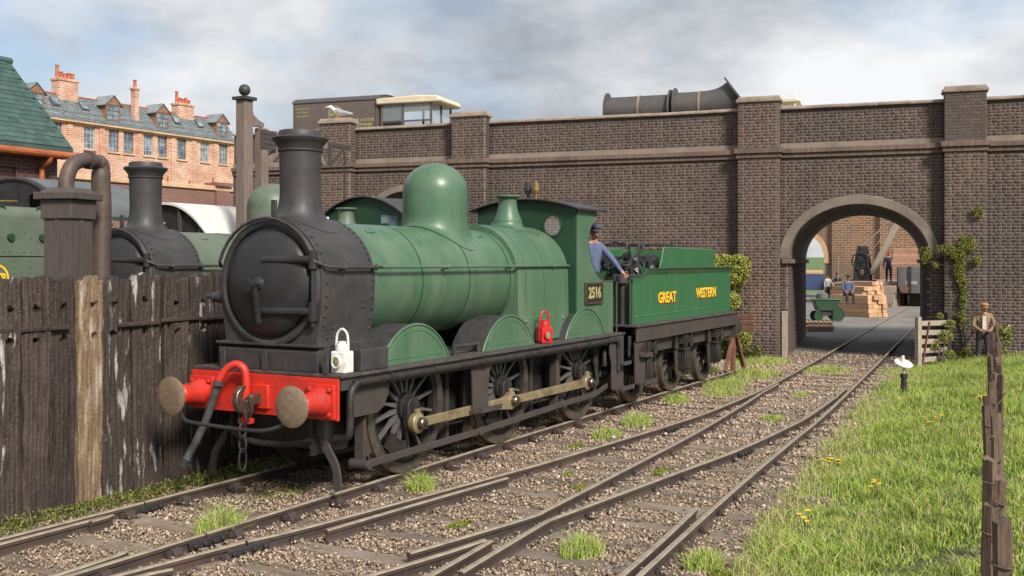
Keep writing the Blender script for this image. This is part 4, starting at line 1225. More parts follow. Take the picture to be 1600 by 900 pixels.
    for s_ in (-1, 1):
        out = [(4.48, ZF), (5.88, ZF), (5.88, 2.19), (5.80, 2.20), (5.55, 2.205), (5.36, 2.25), (5.18, 2.36), (5.02, 2.53), (4.93, 2.72), (4.91, 2.90), (4.94, 3.02), (5.02, 3.12), (5.14, 3.17), (5.22, 3.20), (5.24, 3.26), (5.24, 3.365), (4.48, 3.365)]
        y0 = s_ * .90
        m = MB(); m.prism([out], 'y', y0 - .012, y0 + .012); cs = m.build('cab_side', G, P, smooth=0)
        path = [(x, y0, z) for x, z in out[2:15]]
        m = MB(); m.tube(path, .018, 8); m.build('beading', M['steel'] if full else G, cs)
        if full and s_ < 0:
            m = MB(); m.rivets([(4.60 + i * .06, -.912, z) for i in range(3) for z in (1.9, 2.0, 2.1, 2.2, 2.5, 2.56)], (0, -1, 0), .009); m.build('rivets', G, cs)
            m = MB(); m.prism([[(4.76, 1.86), (5.39, 1.86), (5.39, 2.17), (4.76, 2.17)]], 'y', -.942, -.913); npb = m.build('number_plate', M['plate'], cs, bevel=.012)
            m = MB(); e = .03
            m.prism([[(4.74, 1.84), (5.41, 1.84), (5.41, 2.19), (4.74, 2.19)], [(4.74 + e, 1.84 + e), (4.74 + e, 2.19 - e), (5.41 - e, 2.19 - e), (5.41 - e, 1.84 + e)]], 'y', -.950, -.914); m.build('plate_border', M['steel'], cs, bevel=.004)
            text_on('plate_number', '2516', .245, M['gold'], cs, (5.075, -.946, 2.015), bold=.008, sx=.98)
    ys = np.linspace(-1.0, 1.0, 21)
    m = MB(); m.prism([[(y, roofz(y)) for y in ys] + [(y, roofz(y) - .028) for y in ys[::-1]]], 'x', 4.34, 5.42); rf_ = m.build('cab_roof', M['black'], P, smooth=30)
    m = MB(); m.tube([(5.42, y, roofz(y) - .01) for y in ys], .022, 6); m.tube([(4.34, y, roofz(y) - .01) for y in ys], .016, 6)
    m.tube([(4.36, -.99, 3.365), (5.40, -.99, 3.365)], .018, 6); m.build('rain_strip', M['black'], rf_)
    # ---- splashers
    for s_ in (-1, 1):
        for i, x in enumerate(WX):
            if not full and (s_ > 0 or i == 2): continue
            r_ = .80; h = .40; aa = math.acos((ZF + .02 - (.787 + .03)) / .95) if False else 0
            # segment of a circle of radius .83 about a centre below the footplate
            Rr = .80; cz = 1.78 - Rr; half = math.sqrt(Rr * Rr - (ZF - cz) ** 2)
            a0 = math.degrees(math.asin((ZF + .002 - cz) / Rr))
            prof_ = [(x + Rr * math.cos(R(a)), cz + Rr * math.sin(R(a))) for a in np.linspace(a0, 180 - a0, 25)]
            yo = .925; yi = .80 if i == 2 else .42
            m = MB(); m.prism([prof_], 'y', s_ * yo, s_ * (yo - .02)); sp = m.build('splasher', G, P, smooth=0)
            m = MB(); m.prism([[p for p in prof_] + [(x + (Rr - .02) * math.cos(R(a)), cz + (Rr - .02) * math.sin(R(a))) for a in np.linspace(180 - a0, a0, 25)]], 'y', s_ * (yo - .021), s_ * yi); m.build('splasher_top', M['black'], sp, smooth=40)
            m = MB(); m.tube([(p[0], s_ * yo, p[1]) for p in prof_], .017, 6); m.build('beading', G, sp)
            Rl = Rr - .07
            al = math.degrees(math.asin((ZF + .07 - cz) / Rl))
            m = MB(); m.tube([(x + Rl * math.cos(R(a)), s_ * (yo + .001), cz + Rl * math.sin(R(a))) for a in np.linspace(al, 180 - al, 21)] , .006, 5, closed=True); m.build('lining', M['line'], sp)
            m = MB(); m.rivets([(x + (Rr) * math.cos(R(a)), s_ * (yo - .06), cz + (Rr) * math.sin(R(a))) for a in np.linspace(a0 + 4, 176 - a0, 13)], (0, 0, 1), .011); m.build('rivets', M['black'], sp)
    # ---- footplate and its edge
    m = MB(); m.bx(-1.60, 6.02, -HWF, HWF, ZF - .035, ZF); fp = m.build('footplate', M['foot'], P, smooth=0, bevel=.006)
    if full:
        m = MB(); m.rivets([(-1.5 + i * .125, -HWF + .05, ZF) for i in range(60)] + [(-1.5 + i * .16, -HWF + .14, ZF) for i in range(46) if not (any(abs(-1.5 + i * .16 - w) < .72 for w in WX[:2]))], (0, 0, 1), .010); m.build('rivets', M['foot'], fp)
    for s_ in (-1, 1): MB().bx(-1.56, 6.0, s_ * (HWF - .05) - .012, s_ * (HWF - .05) + .012, ZF - .17, ZF - .037).build('valance', M['brown'], P, smooth=0)
    # ---- main frames
    for s_ in (-1, 1): MB().bx(-1.5, 6.0, s_ * .58 - .015, s_ * .58 + .015, .42, ZF - .04).build('main_frame', M['frame'], P, smooth=0)
    for q in ((-1.3, -.5, -.55, .55, .45, 1.0), (1.0, 1.06, -.55, .55, .5, 1.25)): MB().bx(*q).build('frame_stretcher', M['frame'], P, smooth=0)
    MB().bx(2.95, 4.3, -.54, .54, .55, 1.3).build('ashpan', M['frame'], P, smooth=0)
    # ---- front platform, cover and tool boxes
    m = MB(); m.prism([[(-1.56, ZF + .002), (-.50, ZF + .002), (-.50, ZF + .28), (-1.48, ZF + .28), (-1.56, ZF + .22)]], 'y', -.72, .72)
    m.box((-1.52, 0, ZF + .285), (.12, 1.5, .03)); m.build('front_cover', M['black'], P, smooth=0, bevel=.008)
    for s_ in (-1, 1):
        m = MB(); m.bx(-1.22, -.72, s_ * .90 - .15, s_ * .90 + .15, ZF + .002, ZF + .24); m.build('tool_box', M['black'], P, smooth=0, bevel=.012)
    for y in (-.0, .62, -.86):
        m = MB(); m.bar((-1.59, y, ZF), (-1.59, y, ZF + .20), .03, .07, (0, 1, 0)); m.build('lamp_iron', M['black'], P, bevel=.005)
    # ---- handrail
    hr = []
    for s_ in (1,):
        hr = [(4.42, -.80, 2.465), (-1.28, -.80, 2.465)]
        a_ = [70, 60, 50, 40, 28, 14, 0, -14, -28, -40, -50, -60, -70]
        hr = [(4.42, -.80, 2.465)] + [(-.5, -.80, 2.465), (-1.30, -.80, 2.465), (-1.46, -.785, 2.475)] + [(-1.575, -.735 * math.sin(R(a)), ZCB + .735 * math.cos(R(a))) for a in a_] + [(-1.46, .785, 2.475), (-1.30, .80, 2.465), (4.42, .80, 2.465)]
    m = MB(); m.tube(hr, .019, 8); hd = m.build('handrail', G if full else M['black'], P)
    if full:
        hd.data.materials.append(M['black'])
        for p in hd.data.polygons:
            if p.center.x < -.55: p.material_index = 1
    for s_ in (-1, 1):
        for x in (-1.2, -.62, .90, 2.55, 3.9):
            m = MB(); m.cyl((x, s_ * .70, 2.43), (x, s_ * .80, 2.465), .018, n=8); m.lathe([(0, -.036), (.026, -.026), (.036, 0), (.026, .026), (0, .036)], (x, s_ * .80, 2.465), 'x', 10); m.build('handrail_pillar', M['black'] if x < -.55 else G, P)
    # ---- steam fitting on the far side of the smokebox
    m = MB(); m.lathe([(.07, .74), (.07, .86), (.05, .87), (.06, .92), (.025, .98), (.02, 1.05), (0, 1.06)], (-1.42, 0, 2.12), 'y', 14); m.build('lubricator', M['black'], P)
    # ---- buffer beam
    m = MB(); m.bx(-1.64, -1.602, -1.06, 1.06, .85, 1.292); bb = m.build('buffer_beam', M['red'] if full else M['black'], P, smooth=0, bevel=.006)
    for s_ in (-1, 1):
        m = MB(); m.box((-1.665, s_ * .864, 1.05), (.05, .36, .36)); m.lathe([(.155, -1.69), (.15, -1.74), (.125, -1.80), (.112, -1.90), (.115, -2.0), (.10, -2.02), (.06, -2.03), (.06, -2.12)], (0, s_ * .864, 1.05), 'x', 28)
        for dy in (-.13, .13):
            for dz in (-.13, .13): m.cyl((-1.69, s_ * .864 + dy, 1.05 + dz), (-1.725, s_ * .864 + dy, 1.05 + dz), .027, n=6)
        bf = m.build('buffer', M['red'] if full else M['black'], P, smooth=35, bevel=.006)
        m = MB(); m.lathe([(.05, -2.09), (.205, -2.115), (.215, -2.125), (.215, -2.140), (.20, -2.150), (.14, -2.162), (.07, -2.168), (0, -2.170)], (0, s_ * .864, 1.05), 'x', 40); m.build('buffer_head', M['bufface'], bf, smooth=40)
    # ---- wheels
    for i, x in enumerate(WX):
        for s_ in (-1, 1): put_wheel(P, x, s_, .787, 16, WM, spokes=full, crank=full and s_ < 0)
        m = MB(); m.cyl((x, -.7, .787), (x, .7, .787), .09, n=14); m.build('axle', M['frame'], P)
    if not full: return
    # ---- rivets, drawhook, vacuum pipe
    m = MB(); m.rivets([(-1.64, -.98 + i * .11, 1.262) for i in range(18)] + [(-1.64, -.55 + i * .1, 1.17) for i in range(5)] + [(-1.64, -.3, 1.12 - k * .06) for k in range(4)], (-1, 0, 0), .011); m.build('rivets', M['red'], bb)
    m = MB(); m.box((-1.66, 0, 1.05), (.05, .26, .26)); m.build('hook_plate', M['red'], bb, bevel=.01)
    m = MB()
    hk = [(-1.66, 1.04), (-1.80, 1.06), (-1.86, 1.14), (-1.95, 1.17), (-2.03, 1.11), (-2.06, 1.01), (-2.02, .93), (-1.94, .90), (-1.86, .93), (-1.80, .98), (-1.66, .99)]
    hk = [(-1.66, .97), (-1.66, 1.09), (-1.82, 1.09), (-1.86, 1.05), (-1.92, 1.03), (-1.955, 1.06), (-1.95, 1.12), (-1.90, 1.19), (-1.96, 1.20), (-2.04, 1.13), (-2.06, 1.03), (-2.02, .93), (-1.93, .885), (-1.84, .91), (-1.78, .97)]
    m.prism([hk], 'y', -.035, .035); m.build('drawhook', M['steel'], P, bevel=.012)
    m = MB()
    def link(c, h, w, ax, r=.012):
        pts = []
        for k in range(16):
            a = 2 * PI * k / 16; u = w * math.cos(a); v = h * math.sin(a) ; v = max(-h * .8, min(h * .8, v)) if False else v
            pts.append((c[0] + (u if ax == 'x' else 0), c[1] + (u if ax == 'y' else 0), c[2] + v))
        m.tube(pts, r, 6, closed=True)
    link((-1.93, 0, .84), .085, .05, 'y'); link((-1.93, 0, .71), .08, .05, 'x'); link((-1.93, 0, .57), .09, .05, 'y'); link((-1.93, 0, .40), .12, .055, 'x')
    link((-1.86, -.01, .95), .10, .06, 'y', .02)
    m.build('coupling_chain', M['iron'], P)
    m = MB(); m.tube(smoothpath([(-2.08, .76, .87), (-2.14, .62, .80), (-2.15, .3, .78), (-2.15, -.3, .77), (-2.13, -.55, .79), (-2.08, -.74, .86)], 5), .022, 8); m.build('coupling_bar', M['iron'], P)
    m = MB(); m.tube(smoothpath([(-1.74, .13, .80), (-1.74, .13, 1.0), (-1.74, .13, 1.24), (-1.75, .16, 1.36), (-1.78, .25, 1.40), (-1.82, .35, 1.34), (-1.86, .42, 1.22)], 5), .044, 14)
    m.lathe([(.075, .97), (.085, .98), (.085, 1.04), (.075, 1.05)], (-1.74, .13, 0), 'z', 16); m.lathe([(.03, .74), (.09, .76), (.09, .80), (.05, .82)], (-1.74, .13, 0), 'z', 16)
    m.bar((-1.78, .13, 1.01), (-1.86, .24, .95), .025, .02); vp = m.build('vacuum_standpipe', M['red'], P, smooth=40)
    m = MB(); pts = []; N_ = 46
    for k in range(N_):
        t = k / (N_ - 1); pts.append((-1.86 - .10 * t + .05 * math.sin(t * PI), .42 + .38 * t, 1.22 - .88 * t))
    m.tube(pts, [.047 if k % 2 else .041 for k in range(N_)], 12); m.cyl(pts[0], (pts[1][0], pts[1][1], pts[1][2] - .03), .062, n=12)
    m.build('vacuum_hose', M['hose'], vp, smooth=60)
    m = MB(); p0 = Vector(pts[-1]); dd = (Vector(pts[-1]) - Vector(pts[-4])).normalized()
    m.cyl(p0, p0 + dd * .05, .066, n=12); m.cyl(p0 + dd * .05, p0 + dd * .09, .075, n=12); m.box(p0 + dd * .08 + Vector((0, -.06, 0)), (.05, .08, .04)); m.build('hose_coupling', M['iron'], vp)
    # ---- guard irons and front pipe
    for s_ in (-1, 1):
        m = MB(); pth = smoothpath([(-1.42, s_ * .60, .9), (-1.43, s_ * .64, .72), (-1.44, s_ * .76, .50), (-1.45, s_ * .88, .32), (-1.46, s_ * .93, .08)], 5)
        for i in range(len(pth) - 1): m.bar(pth[i], pth[i + 1] + (pth[i + 1] - pth[i]) * .15, .09 if i > 8 else .05, .035, (1, 0, 0))
        m.build('guard_iron', M['brown'] if s_ < 0 else M['frame'], P)  # far-side iron coloured darker than its twin, shade put into the paint
    m = MB(); m.tube(smoothpath([(-1.50, -.60, .60), (-1.52, -.2, .52), (-1.52, .3, .52), (-1.48, .62, .62)], 5), .035, 8); m.build('brake_beam', M['frame'], P)
    # ---- side pipe under the footplate edge
    yp = -HWF + .005
    m = MB(); m.tube(smoothpath([(-1.42, yp + .22, .62), (-1.45, yp + .03, .66), (-1.45, yp, .80), (-1.44, yp, 1.10), (-1.36, yp, 1.20), (-1.22, yp, 1.225), (0, yp, 1.225), (3, yp, 1.225), (5.52, yp, 1.225), (5.66, yp, 1.20), (5.72, yp, 1.10), (5.72, yp, .7)], 6), .042, 12)
    pipe = m.build('side_pipe', M['frame'], P, smooth=50)
    for x in (-.72, 1.35, 2.9, 4.55): MB().cyl((x - .025, yp, 1.225), (x + .025, yp, 1.225), .056, n=14).build('pipe_clip', M['frame'], pipe)
    # ---- front gusset plate
    m = MB(); m.prism([[(-1.40, ZF - .18), (-.62, ZF - .18), (-.66, 1.02), (-.74, .90), (-.86, .84), (-1.40, .84)]], 'y', -1.0, -.978); gp = m.build('gusset_plate', M['brown'], P, smooth=0, bevel=.004)
    m = MB(); m.rivets([(-1.34 + i * .1, -1.0, .88) for i in range(5)] + [(-.98, -1.0, .95 + i * .08) for i in range(3)] + [(-1.18, -1.0, 1.02)], (0, -1, 0), .014); m.build('rivets', M['brown'], gp)
    # ---- coupling rods
    pins = [(x + THROW[0], .787 + THROW[1]) for x in WX]
    for a, b in ((0, 1), (1, 2)):
        (xa, za), (xb, zb) = pins[a], pins[b]
        m = MB(); x0 = xa + (.06 if a == 0 else .10); x1 = xb - (.06 if b == 2 else .22)
        m.prism([[(xa + .05, za - .055), (x1 if b == 1 else xb - .05, zb - .068), (x1 if b == 1 else xb - .05, zb + .068), (xa + .05, za + .055)]], 'y', -.985, -.945)
        m.build('coupling_rod', M['rod'], P, smooth=0, bevel=.010)
    for i, (x, z) in enumerate(pins):
        m = MB(); m.lathe([(.0, -.90), (.115, -.90), (.125, -.93), (.125, -.985), (.10, -1.0), (0, -1.0)], (x, 0, z), 'y', 28)
        m.prism([[(x - .05, z + .09), (x + .05, z + .09), (x + .035, z + .17), (x - .035, z + .17)]], 'y', -.985, -.935)
        if i == 1: m.prism([[(x - .56, z - .06), (x, z - .12), (x, z + .12), (x - .32, z + .05), (x - .56, z + .05)]], 'y', -.995, -.935)
        bs = m.build('rod_bush', M['rod'], P, bevel=.006)
        m = MB(); m.lathe([(.0, -1.0), (.07, -1.0), (.072, -1.06), (.06, -1.075), (0, -1.08)], (x, 0, z), 'y', 16)
        m.cyl((x, -1.075, z), (x, -1.10, z), .035, n=6); m.build('crank_pin', M['steel'], bs)
    # ---- brake gear
    m = MB(); bpth = [(-1.02, -.95, .28), (1.45, -.95, .30), (3.9, -.95, .36), (5.1, -.95, .38), (5.5, -.95, .46), (6.1, -.95, .46)]
    for i in range(len(bpth) - 1): m.bar(bpth[i], bpth[i + 1], .025, .085)
    for x in (1.45, 3.9): m.cyl((x, -.98, .30 if x < 2 else .36), (x, -.93, .30 if x < 2 else .36), .06, n=12)
    m.cyl((-1.02, -1.02, .28), (-1.02, -.75, .28), .055, n=12)
    m.build('brake_rod', M['brown'], P, bevel=.006)
    for i, x in enumerate(WX):
        xb = x - 1.0
        m = MB(); m.bar((xb + .02, -.86, 1.15), (xb, -.86, .26), .05, .13, (0, 1, 0)); m.build('brake_hanger', M['brown'], P, bevel=.008)
        m = MB()
        pr = [(x - .815 * math.cos(R(a)), .787 + .815 * math.sin(R(a))) for a in np.linspace(-32, 12, 8)] + [(x - .93 * math.cos(R(a)), .787 + .90 * math.sin(R(a))) for a in np.linspace(12, -32, 8)]
        m.prism([pr], 'y', -.80, -.69); m.build('brake_shoe', M['brown'], P, bevel=.008)
    for x0, x1 in ((.98, 1.05), (3.28, 3.35)):
        m = MB(); m.bx(x0, x1, -.72, -.60, .25, 1.25); m.build('frame_stay', M['brown'], P, smooth=0)
    # step between first and second wheels
    m = MB(); m.prism([[(1.10, ZF - .17), (1.62, ZF - .17), (1.56, 1.02), (1.54, .62), (1.16, .62), (1.14, 1.02)]], 'y', -1.02, -1.0); st = m.build('step_hanger', M['brown'], P, smooth=0)
    m = MB(); m.bx(1.10, 1.60, -1.20, -1.0, .595, .617); m.bx(1.10, 1.60, -1.2, -1.185, .617, .66); m.build('step_tread', M['brown'], st, smooth=0)
    # rear steps under the cab
    m = MB(); m.prism([[(5.42, ZF - .037), (6.0, ZF - .037), (5.98, .42), (5.50, .42), (5.50, .80), (5.42, 1.0)]], 'y', -1.06, -1.04); st = m.build('step_hanger', M['brown'], P, smooth=0, bevel=.004)
    m = MB(); m.bx(5.48, 6.0, -1.26, -1.061, .40, .42); m.bx(5.48, 6.0, -1.26, -1.245, .42, .47); m.build('step_tread', M['brown'], st, smooth=0)
    m = MB(); m.bx(5.7, 6.0, -1.20, -1.061, .80, .82); m.bx(5.7, 6.0, -1.2, -1.185, .82, .86); m.build('step_tread', M['brown'], st, smooth=0)
    m = MB(); m.tube(smoothpath([(5.35, -.8, .95), (5.36, -.85, .6), (5.30, -.86, .5), (5.15, -.86, .5)], 4), .035, 8); m.tube(smoothpath([(5.6, -.9, 1.15), (5.5, -.93, 1.0), (5.48, -.93, .8)], 4), .045, 8); m.build('injector_pipe', M['frame'], P)
    # mud-hole rail between the first two splashers
    m = MB(); m.tube([(.95, -.86, ZF + .11), (1.55, -.86, ZF + .11)], .025, 8)
    for x in (.95, 1.55): m.cyl((x, -.86, ZF), (x, -.86, ZF + .14), .028, n=8)
    m.build('sanding_rod', M['black'], P)
    # cab interior: backhead and floor
    m = MB(); m.lathe([(0, 4.50), (.66, 4.50), (.70, 4.48)], (0, 0, ZCB - .05), 'x', 32); m.bx(4.48, 4.55, -.6, .6, ZF, 2.2)
    bh = m.build('backhead', M['iron'], P)
    m = MB(); m.tube([(4.62, -.3, 2.3), (4.62, .3, 2.5)], .03); m.cyl((4.52, 0, 2.05), (4.60, 0, 2.05), .2, n=20); m.tube([(4.55, .3, 2.7), (4.75, .3, 2.7)], .04); m.build('backhead_fittings', M['brass'], bh)
    # handrail stanchion at the cab back
    m = MB(); m.tube([(5.92, -.96, ZF), (5.92, -.96, 2.18)], .018, 8); m.build('stanchion', M['steel'], P)

loco = empty('steam_locomotive', (0, 0, 0), 0, 'green goods locomotive with black smokebox, tall chimney and red buffer beam, nearest track', 'locomotive')
make_loco(loco, True, 'green')
loco2 = empty('steam_locomotive', (1.8, 4.6, 0), 0, 'pale green locomotive with black smokebox behind the plank fence', 'locomotive')
make_loco(loco2, False, 'green_pale')

# ================================================================== TENDER
ten = empty('tender', (6.4, 0, 0), 0, 'green tender lettered in yellow, loaded with coal, behind the locomotive', 'tender')
def tx(x): return x - 6.4
TW = 1.0
for s_ in (-1, 1):
    side = [(tx(6.5), ZF + .10), (tx(12.1), ZF + .10), (tx(12.1), 2.33), (tx(7.20), 2.33), (tx(7.08), 2.31), (tx(6.96), 2.25), (tx(6.86), 2.205), (tx(6.5), 2.20)]
    m = MB(); m.prism([side], 'y', s_ * TW - .012, s_ * TW + .012); sd_ = m.build('tender_side', M['green_tender'], ten, smooth=0)
    # flared coping
    m = MB()
    cp = [(tx(6.5), 2.20, 0), (tx(6.86), 2.205, 0), (tx(6.96), 2.25, .02), (tx(7.08), 2.31, .04), (tx(7.20), 2.335, .05), (tx(8.2), 2.34, .06), (tx(11.0), 2.34, .06), (tx(12.1), 2.34, .06)]
    vs = []
    for x, z, fl in cp: vs += [(x, s_ * (TW + .012), z - .05), (x, s_ * (TW + .02 + fl * .5), z), (x, s_ * (TW + .02 + fl), z + .05), (x, s_ * (TW + .02 + fl), z + .065), (x, s_ * (TW - .01 + fl * .5), z + .03), (x, s_ * (TW - .012), z - .05)]
    m.add(vs, [(i * 6 + j, i * 6 + (j + 1) % 6, i * 6 + 6 + (j + 1) % 6, i * 6 + 6 + j) for i in range(len(cp) - 1) for j in range(6)] + [tuple(range(6)), tuple(range((len(cp) - 1) * 6, len(cp) * 6))])
    m.build('flared_coping', M['green_tender'], sd_, smooth=50)
    m = MB(); m.tube([(x, s_ * (TW + .02 + fl), z + .06) for x, z, fl in cp], .015, 6); m.build('beading', M['black'], sd_)
    # raised fender round the coal space
    fn = [(tx(8.05), 2.34), (tx(11.55), 2.34), (tx(11.42), 2.50), (tx(11.34), 2.78), (tx(8.42), 2.80), (tx(8.36), 2.72), (tx(8.28), 2.55), (tx(8.18), 2.42)]
    m = MB(); m.prism([fn], 'y', s_ * .86 - .012, s_ * .86 + .012); fe = m.build('coal_fender', M['green_tender'], ten, smooth=0)
    m = MB(); m.tube([(x, s_ * .86, z) for x, z in fn[1:]], .014, 6); m.build('beading', M['line'], fe)
    m = MB(); m.tube([(tx(6.55), s_ * (TW + .014), 1.56), (tx(12.05), s_ * (TW + .014), 1.56)], .008, 5); m.build('lining', M['line'], sd_)
    # axle guards, boxes, springs
    for x in (7.05, 9.0, 10.95):
        X = tx(x)
        m = MB(); m.prism([[(X - .55, 1.18), (X + .55, 1.18), (X + .30, .86), (X + .21, .35), (X + .13, .35), (X + .13, .95), (X - .13, .95), (X - .13, .35), (X - .21, .35), (X - .30, .86)]], 'y', s_ * .96 - .012, s_ * .96 + .012); ag = m.build('axle_guard', M['brown'], ten, smooth=0)
        m = MB(); m.bx(X - .125, X + .125, s_ * 1.03 - .10, s_ * 1.03 + .10, .40, .80); m.bx(X - .09, X + .09, s_ * 1.14 - .02, s_ * 1.14 + .02, .45, .72); m.bx(X - .15, X + .15, s_ * 1.04 - .1, s_ * 1.04 + .1, .803, .85); ab = m.build('axle_box', M['frame'], ag, bevel=.012)
        m = MB()
        for k in range(4):
            h = .92 + k * .035; L = .42 - k * .085
            m.add([(X - L, s_ * 1.04 - .05, h + .05), (X, s_ * 1.04 - .05, h - .0), (X + L, s_ * 1.04 - .05, h + .05), (X - L, s_ * 1.04 + .05, h + .05), (X, s_ * 1.04 + .05, h), (X + L, s_ * 1.04 + .05, h + .05),
                   (X - L, s_ * 1.04 - .05, h + .08), (X, s_ * 1.04 - .05, h + .03), (X + L, s_ * 1.04 - .05, h + .08), (X - L, s_ * 1.04 + .05, h + .08), (X, s_ * 1.04 + .05, h + .03), (X + L, s_ * 1.04 + .05, h + .08)],
                  [(0, 1, 7, 6), (1, 2, 8, 7), (3, 4, 10, 9), (4, 5, 11, 10), (6, 7, 10, 9), (7, 8, 11, 10), (0, 1, 4, 3), (1, 2, 5, 4), (0, 3, 9, 6), (2, 5, 11, 8)])
        m.bx(X - .06, X + .06, s_ * 1.04 - .065, s_ * 1.04 + .065, .88, 1.10)
        for q in (-.42, .42):
            m.cyl((X + q, s_ * 1.04, .82), (X + q, s_ * 1.04, 1.16), .035, n=10); m.cyl((X + q, s_ * 1.04, .86), (X + q, s_ * 1.04, .98), .06, n=12)
        m.build('leaf_spring', M['frame'], ag)
    m = MB(); m.bx(tx(6.45), tx(12.25), s_ * .96 - .013, s_ * .96 + .013, .88, ZF - .10); m.build('frame_plate', M['brown'], ten, smooth=0)
    m = MB(); m.bx(tx(6.45), tx(12.3), s_ * 1.10 - .015, s_ * 1.10 + .015, ZF - .20, ZF + .055); m.build('solebar', M['brown'], ten, smooth=0, bevel=.006)
    for x in (7.05, 9.0, 10.95): put_wheel(ten, tx(x), s_, .60, 10, TM)
m = MB(); m.bx(tx(6.42), tx(12.32), -1.15, 1.15, ZF + .058, ZF + .098); m.build('running_board', M['foot'], ten, smooth=0, bevel=.006)
for nm, q in (('tank_front', (6.62, 6.65, -.98, .98, ZF + .1, 2.2)), ('tank_back', (12.07, 12.1, -.988, .988, ZF + .1, 2.38)), ('tank_top', (6.66, 12.06, -.987, .987, 1.95, 2.0)), ('coal_plate', (11.32, 11.345, -.85, .85, 2.003, 2.78)), ('coal_plate', (7.65, 7.68, -.82, .82, 2.003, 2.42))):
    MB().bx(tx(q[0]), tx(q[1]), *q[2:]).build(nm, M['green_tender'], ten, smooth=0)
for x in (7.05, 9.0, 10.95):
    m = MB(); m.cyl((tx(x), -.95, .6), (tx(x), .95, .6), .07, n=12); m.build('axle', M['frame'], ten)
m = MB(); m.bx(tx(12.25), tx(12.31), -1.1, 1.1, .85, ZF + .05); m.build('rear_beam', M['brown'], ten, smooth=0)
for s_ in (-1, 1):
    m = MB(); m.lathe([(.15, tx(12.31)), (.11, tx(12.45)), (.11, tx(12.65)), (.06, tx(12.66)), (.06, tx(12.76)), (.21, tx(12.78)), (.21, tx(12.80)), (0, tx(12.83))], (0, s_ * .864, 1.05), 'x', 24); m.build('buffer', M['brown'], ten)
# front steps of the tender
m = MB(); m.prism([[(tx(6.44), ZF - .2), (tx(7.02), ZF - .2), (tx(6.94), .42), (tx(6.46), .42)]], 'y', -1.08, -1.06); st = m.build('step_hanger', M['brown'], ten, smooth=0)
m = MB(); m.bx(tx(6.44), tx(7.0), -1.28, -1.081, .40, .42); m.bx(tx(6.44), tx(7.0), -1.28, -1.265, .42, .48); m.build('step_tread', M['brown'], st, smooth=0)
m = MB(); m.bx(tx(6.62), tx(6.98), -1.20, -1.081, .86, .88); m.bx(tx(6.62), tx(6.98), -1.2, -1.187, .88, .93); m.build('step_tread', M['brown'], st, smooth=0)
# front of the tender: posts, brake column, lockers
m = MB(); m.cyl((tx(6.56), -.80, ZF + .1), (tx(6.56), -.80, 2.25), .06, n=12); m.cyl((tx(6.52), -.80, 2.15), (tx(6.52), -.80, 2.28), .10, n=14); m.build('brake_column', M['black'], ten)
m = MB(); m.tube([(tx(6.46), -.98, ZF + .1), (tx(6.46), -.98, 2.20)], .018, 8); m.build('stanchion', M['steel'], ten)
m = MB(); m.bx(tx(6.70), tx(7.25), -.90, -.55, 2.003, 2.30); m.build('locker', M['black'], ten, smooth=0, bevel=.01)
m = MB(); m.lathe([(.14, 2.003), (.17, 2.003), (.19, 2.40), (.17, 2.40), (.15, 2.05), (0, 2.05)], (tx(7.55), -.55, 0), 'z', 20); m.build('bucket', M['iron'], ten)
text_on('lettering_shade', 'GREAT', .27, M['lred'], ten, (tx(8.19), -TW - .0165, 1.835), bold=.016, ext=.002, sx=1.12)
text_on('lettering', 'GREAT', .27, M['yellow'], ten, (tx(8.175), -TW - .0205, 1.85), bold=.009, ext=.002, sx=1.12)
text_on('lettering_shade', 'WESTERN', .27, M['lred'], ten, (tx(10.46), -TW - .0165, 1.865), bold=.016, ext=.002, sx=1.04)
text_on('lettering', 'WESTERN', .27, M['yellow'], ten, (tx(10.445), -TW - .0205, 1.88), bold=.009, ext=.002, sx=1.04)

# coal
def lumps(n, f, size, name):
    base = np.array([(1, 0, 0), (-1, 0, 0), (0, 1, 0), (0, -1, 0), (0, 0, 1), (0, 0, -1), (.6, .6, .6), (-.6, .6, -.6), (.6, -.6, .6), (-.6, -.6, .6), (.6, .6, -.6), (-.6, .6, .6), (.6, -.6, -.6), (-.6, -.6, -.6)])
    Vs, Fs = [], []
    for i in range(n):
        bm_ = bmesh.new()
        s_ = size * random.uniform(.6, 1.4); c = Vector(f())
        for b in base: bm_.verts.new(c + Vector(b) * s_ * random.uniform(.6, 1.1))
        bmesh.ops.convex_hull(bm_, input=bm_.verts)
        bm_.verts.index_update(); off = len(Vs)
        vv = [v for v in bm_.verts]
        idx = {v: off + j for j, v in enumerate(vv)}
        Vs += [tuple(v.co) for v in vv]; Fs += [tuple(idx[v] for v in fc.verts) for fc in bm_.faces]
        bm_.free()
    me = bpy.data.meshes.new(name); me.from_pydata(Vs, [], Fs); me.materials.append(M['coal'])
    return new_obj(name, me, kind='stuff')
def coalpos():
    x = random.uniform(7.5, 11.2); y = random.uniform(-.78, .78)
    top = 2.28 + .36 * math.exp(-((x - 8.5) / 1.1) ** 2) * (1 - .3 * abs(y))
    return (x, y, random.uniform(2.05, top) if random.random() < .3 else top - random.random() * .12)
tag(lumps(420, coalpos, .10, 'coal_heap'), 'shiny black coal heaped in the tender', 'coal')
# hooked rake handles standing at the front of the coal
for (x, y, dx, lab) in ((7.40, -.62, -.10, 'left of two hooked rake handles standing at the tender front'), (7.72, -.58, .10, 'right of two hooked rake handles standing at the tender front')):
    m = MB(); m.tube(smoothpath([(x, y, 2.10), (x + dx * .5, y, 2.50), (x + dx, y, 2.72), (x + dx * 1.3, y, 2.82), (x + dx * 2.0, y, 2.84), (x + dx * 2.4, y, 2.77)], 4), .024, 8)
    tag(m.build('fire_iron', M['iron']), lab, 'fire iron', 'fire irons on the tender')
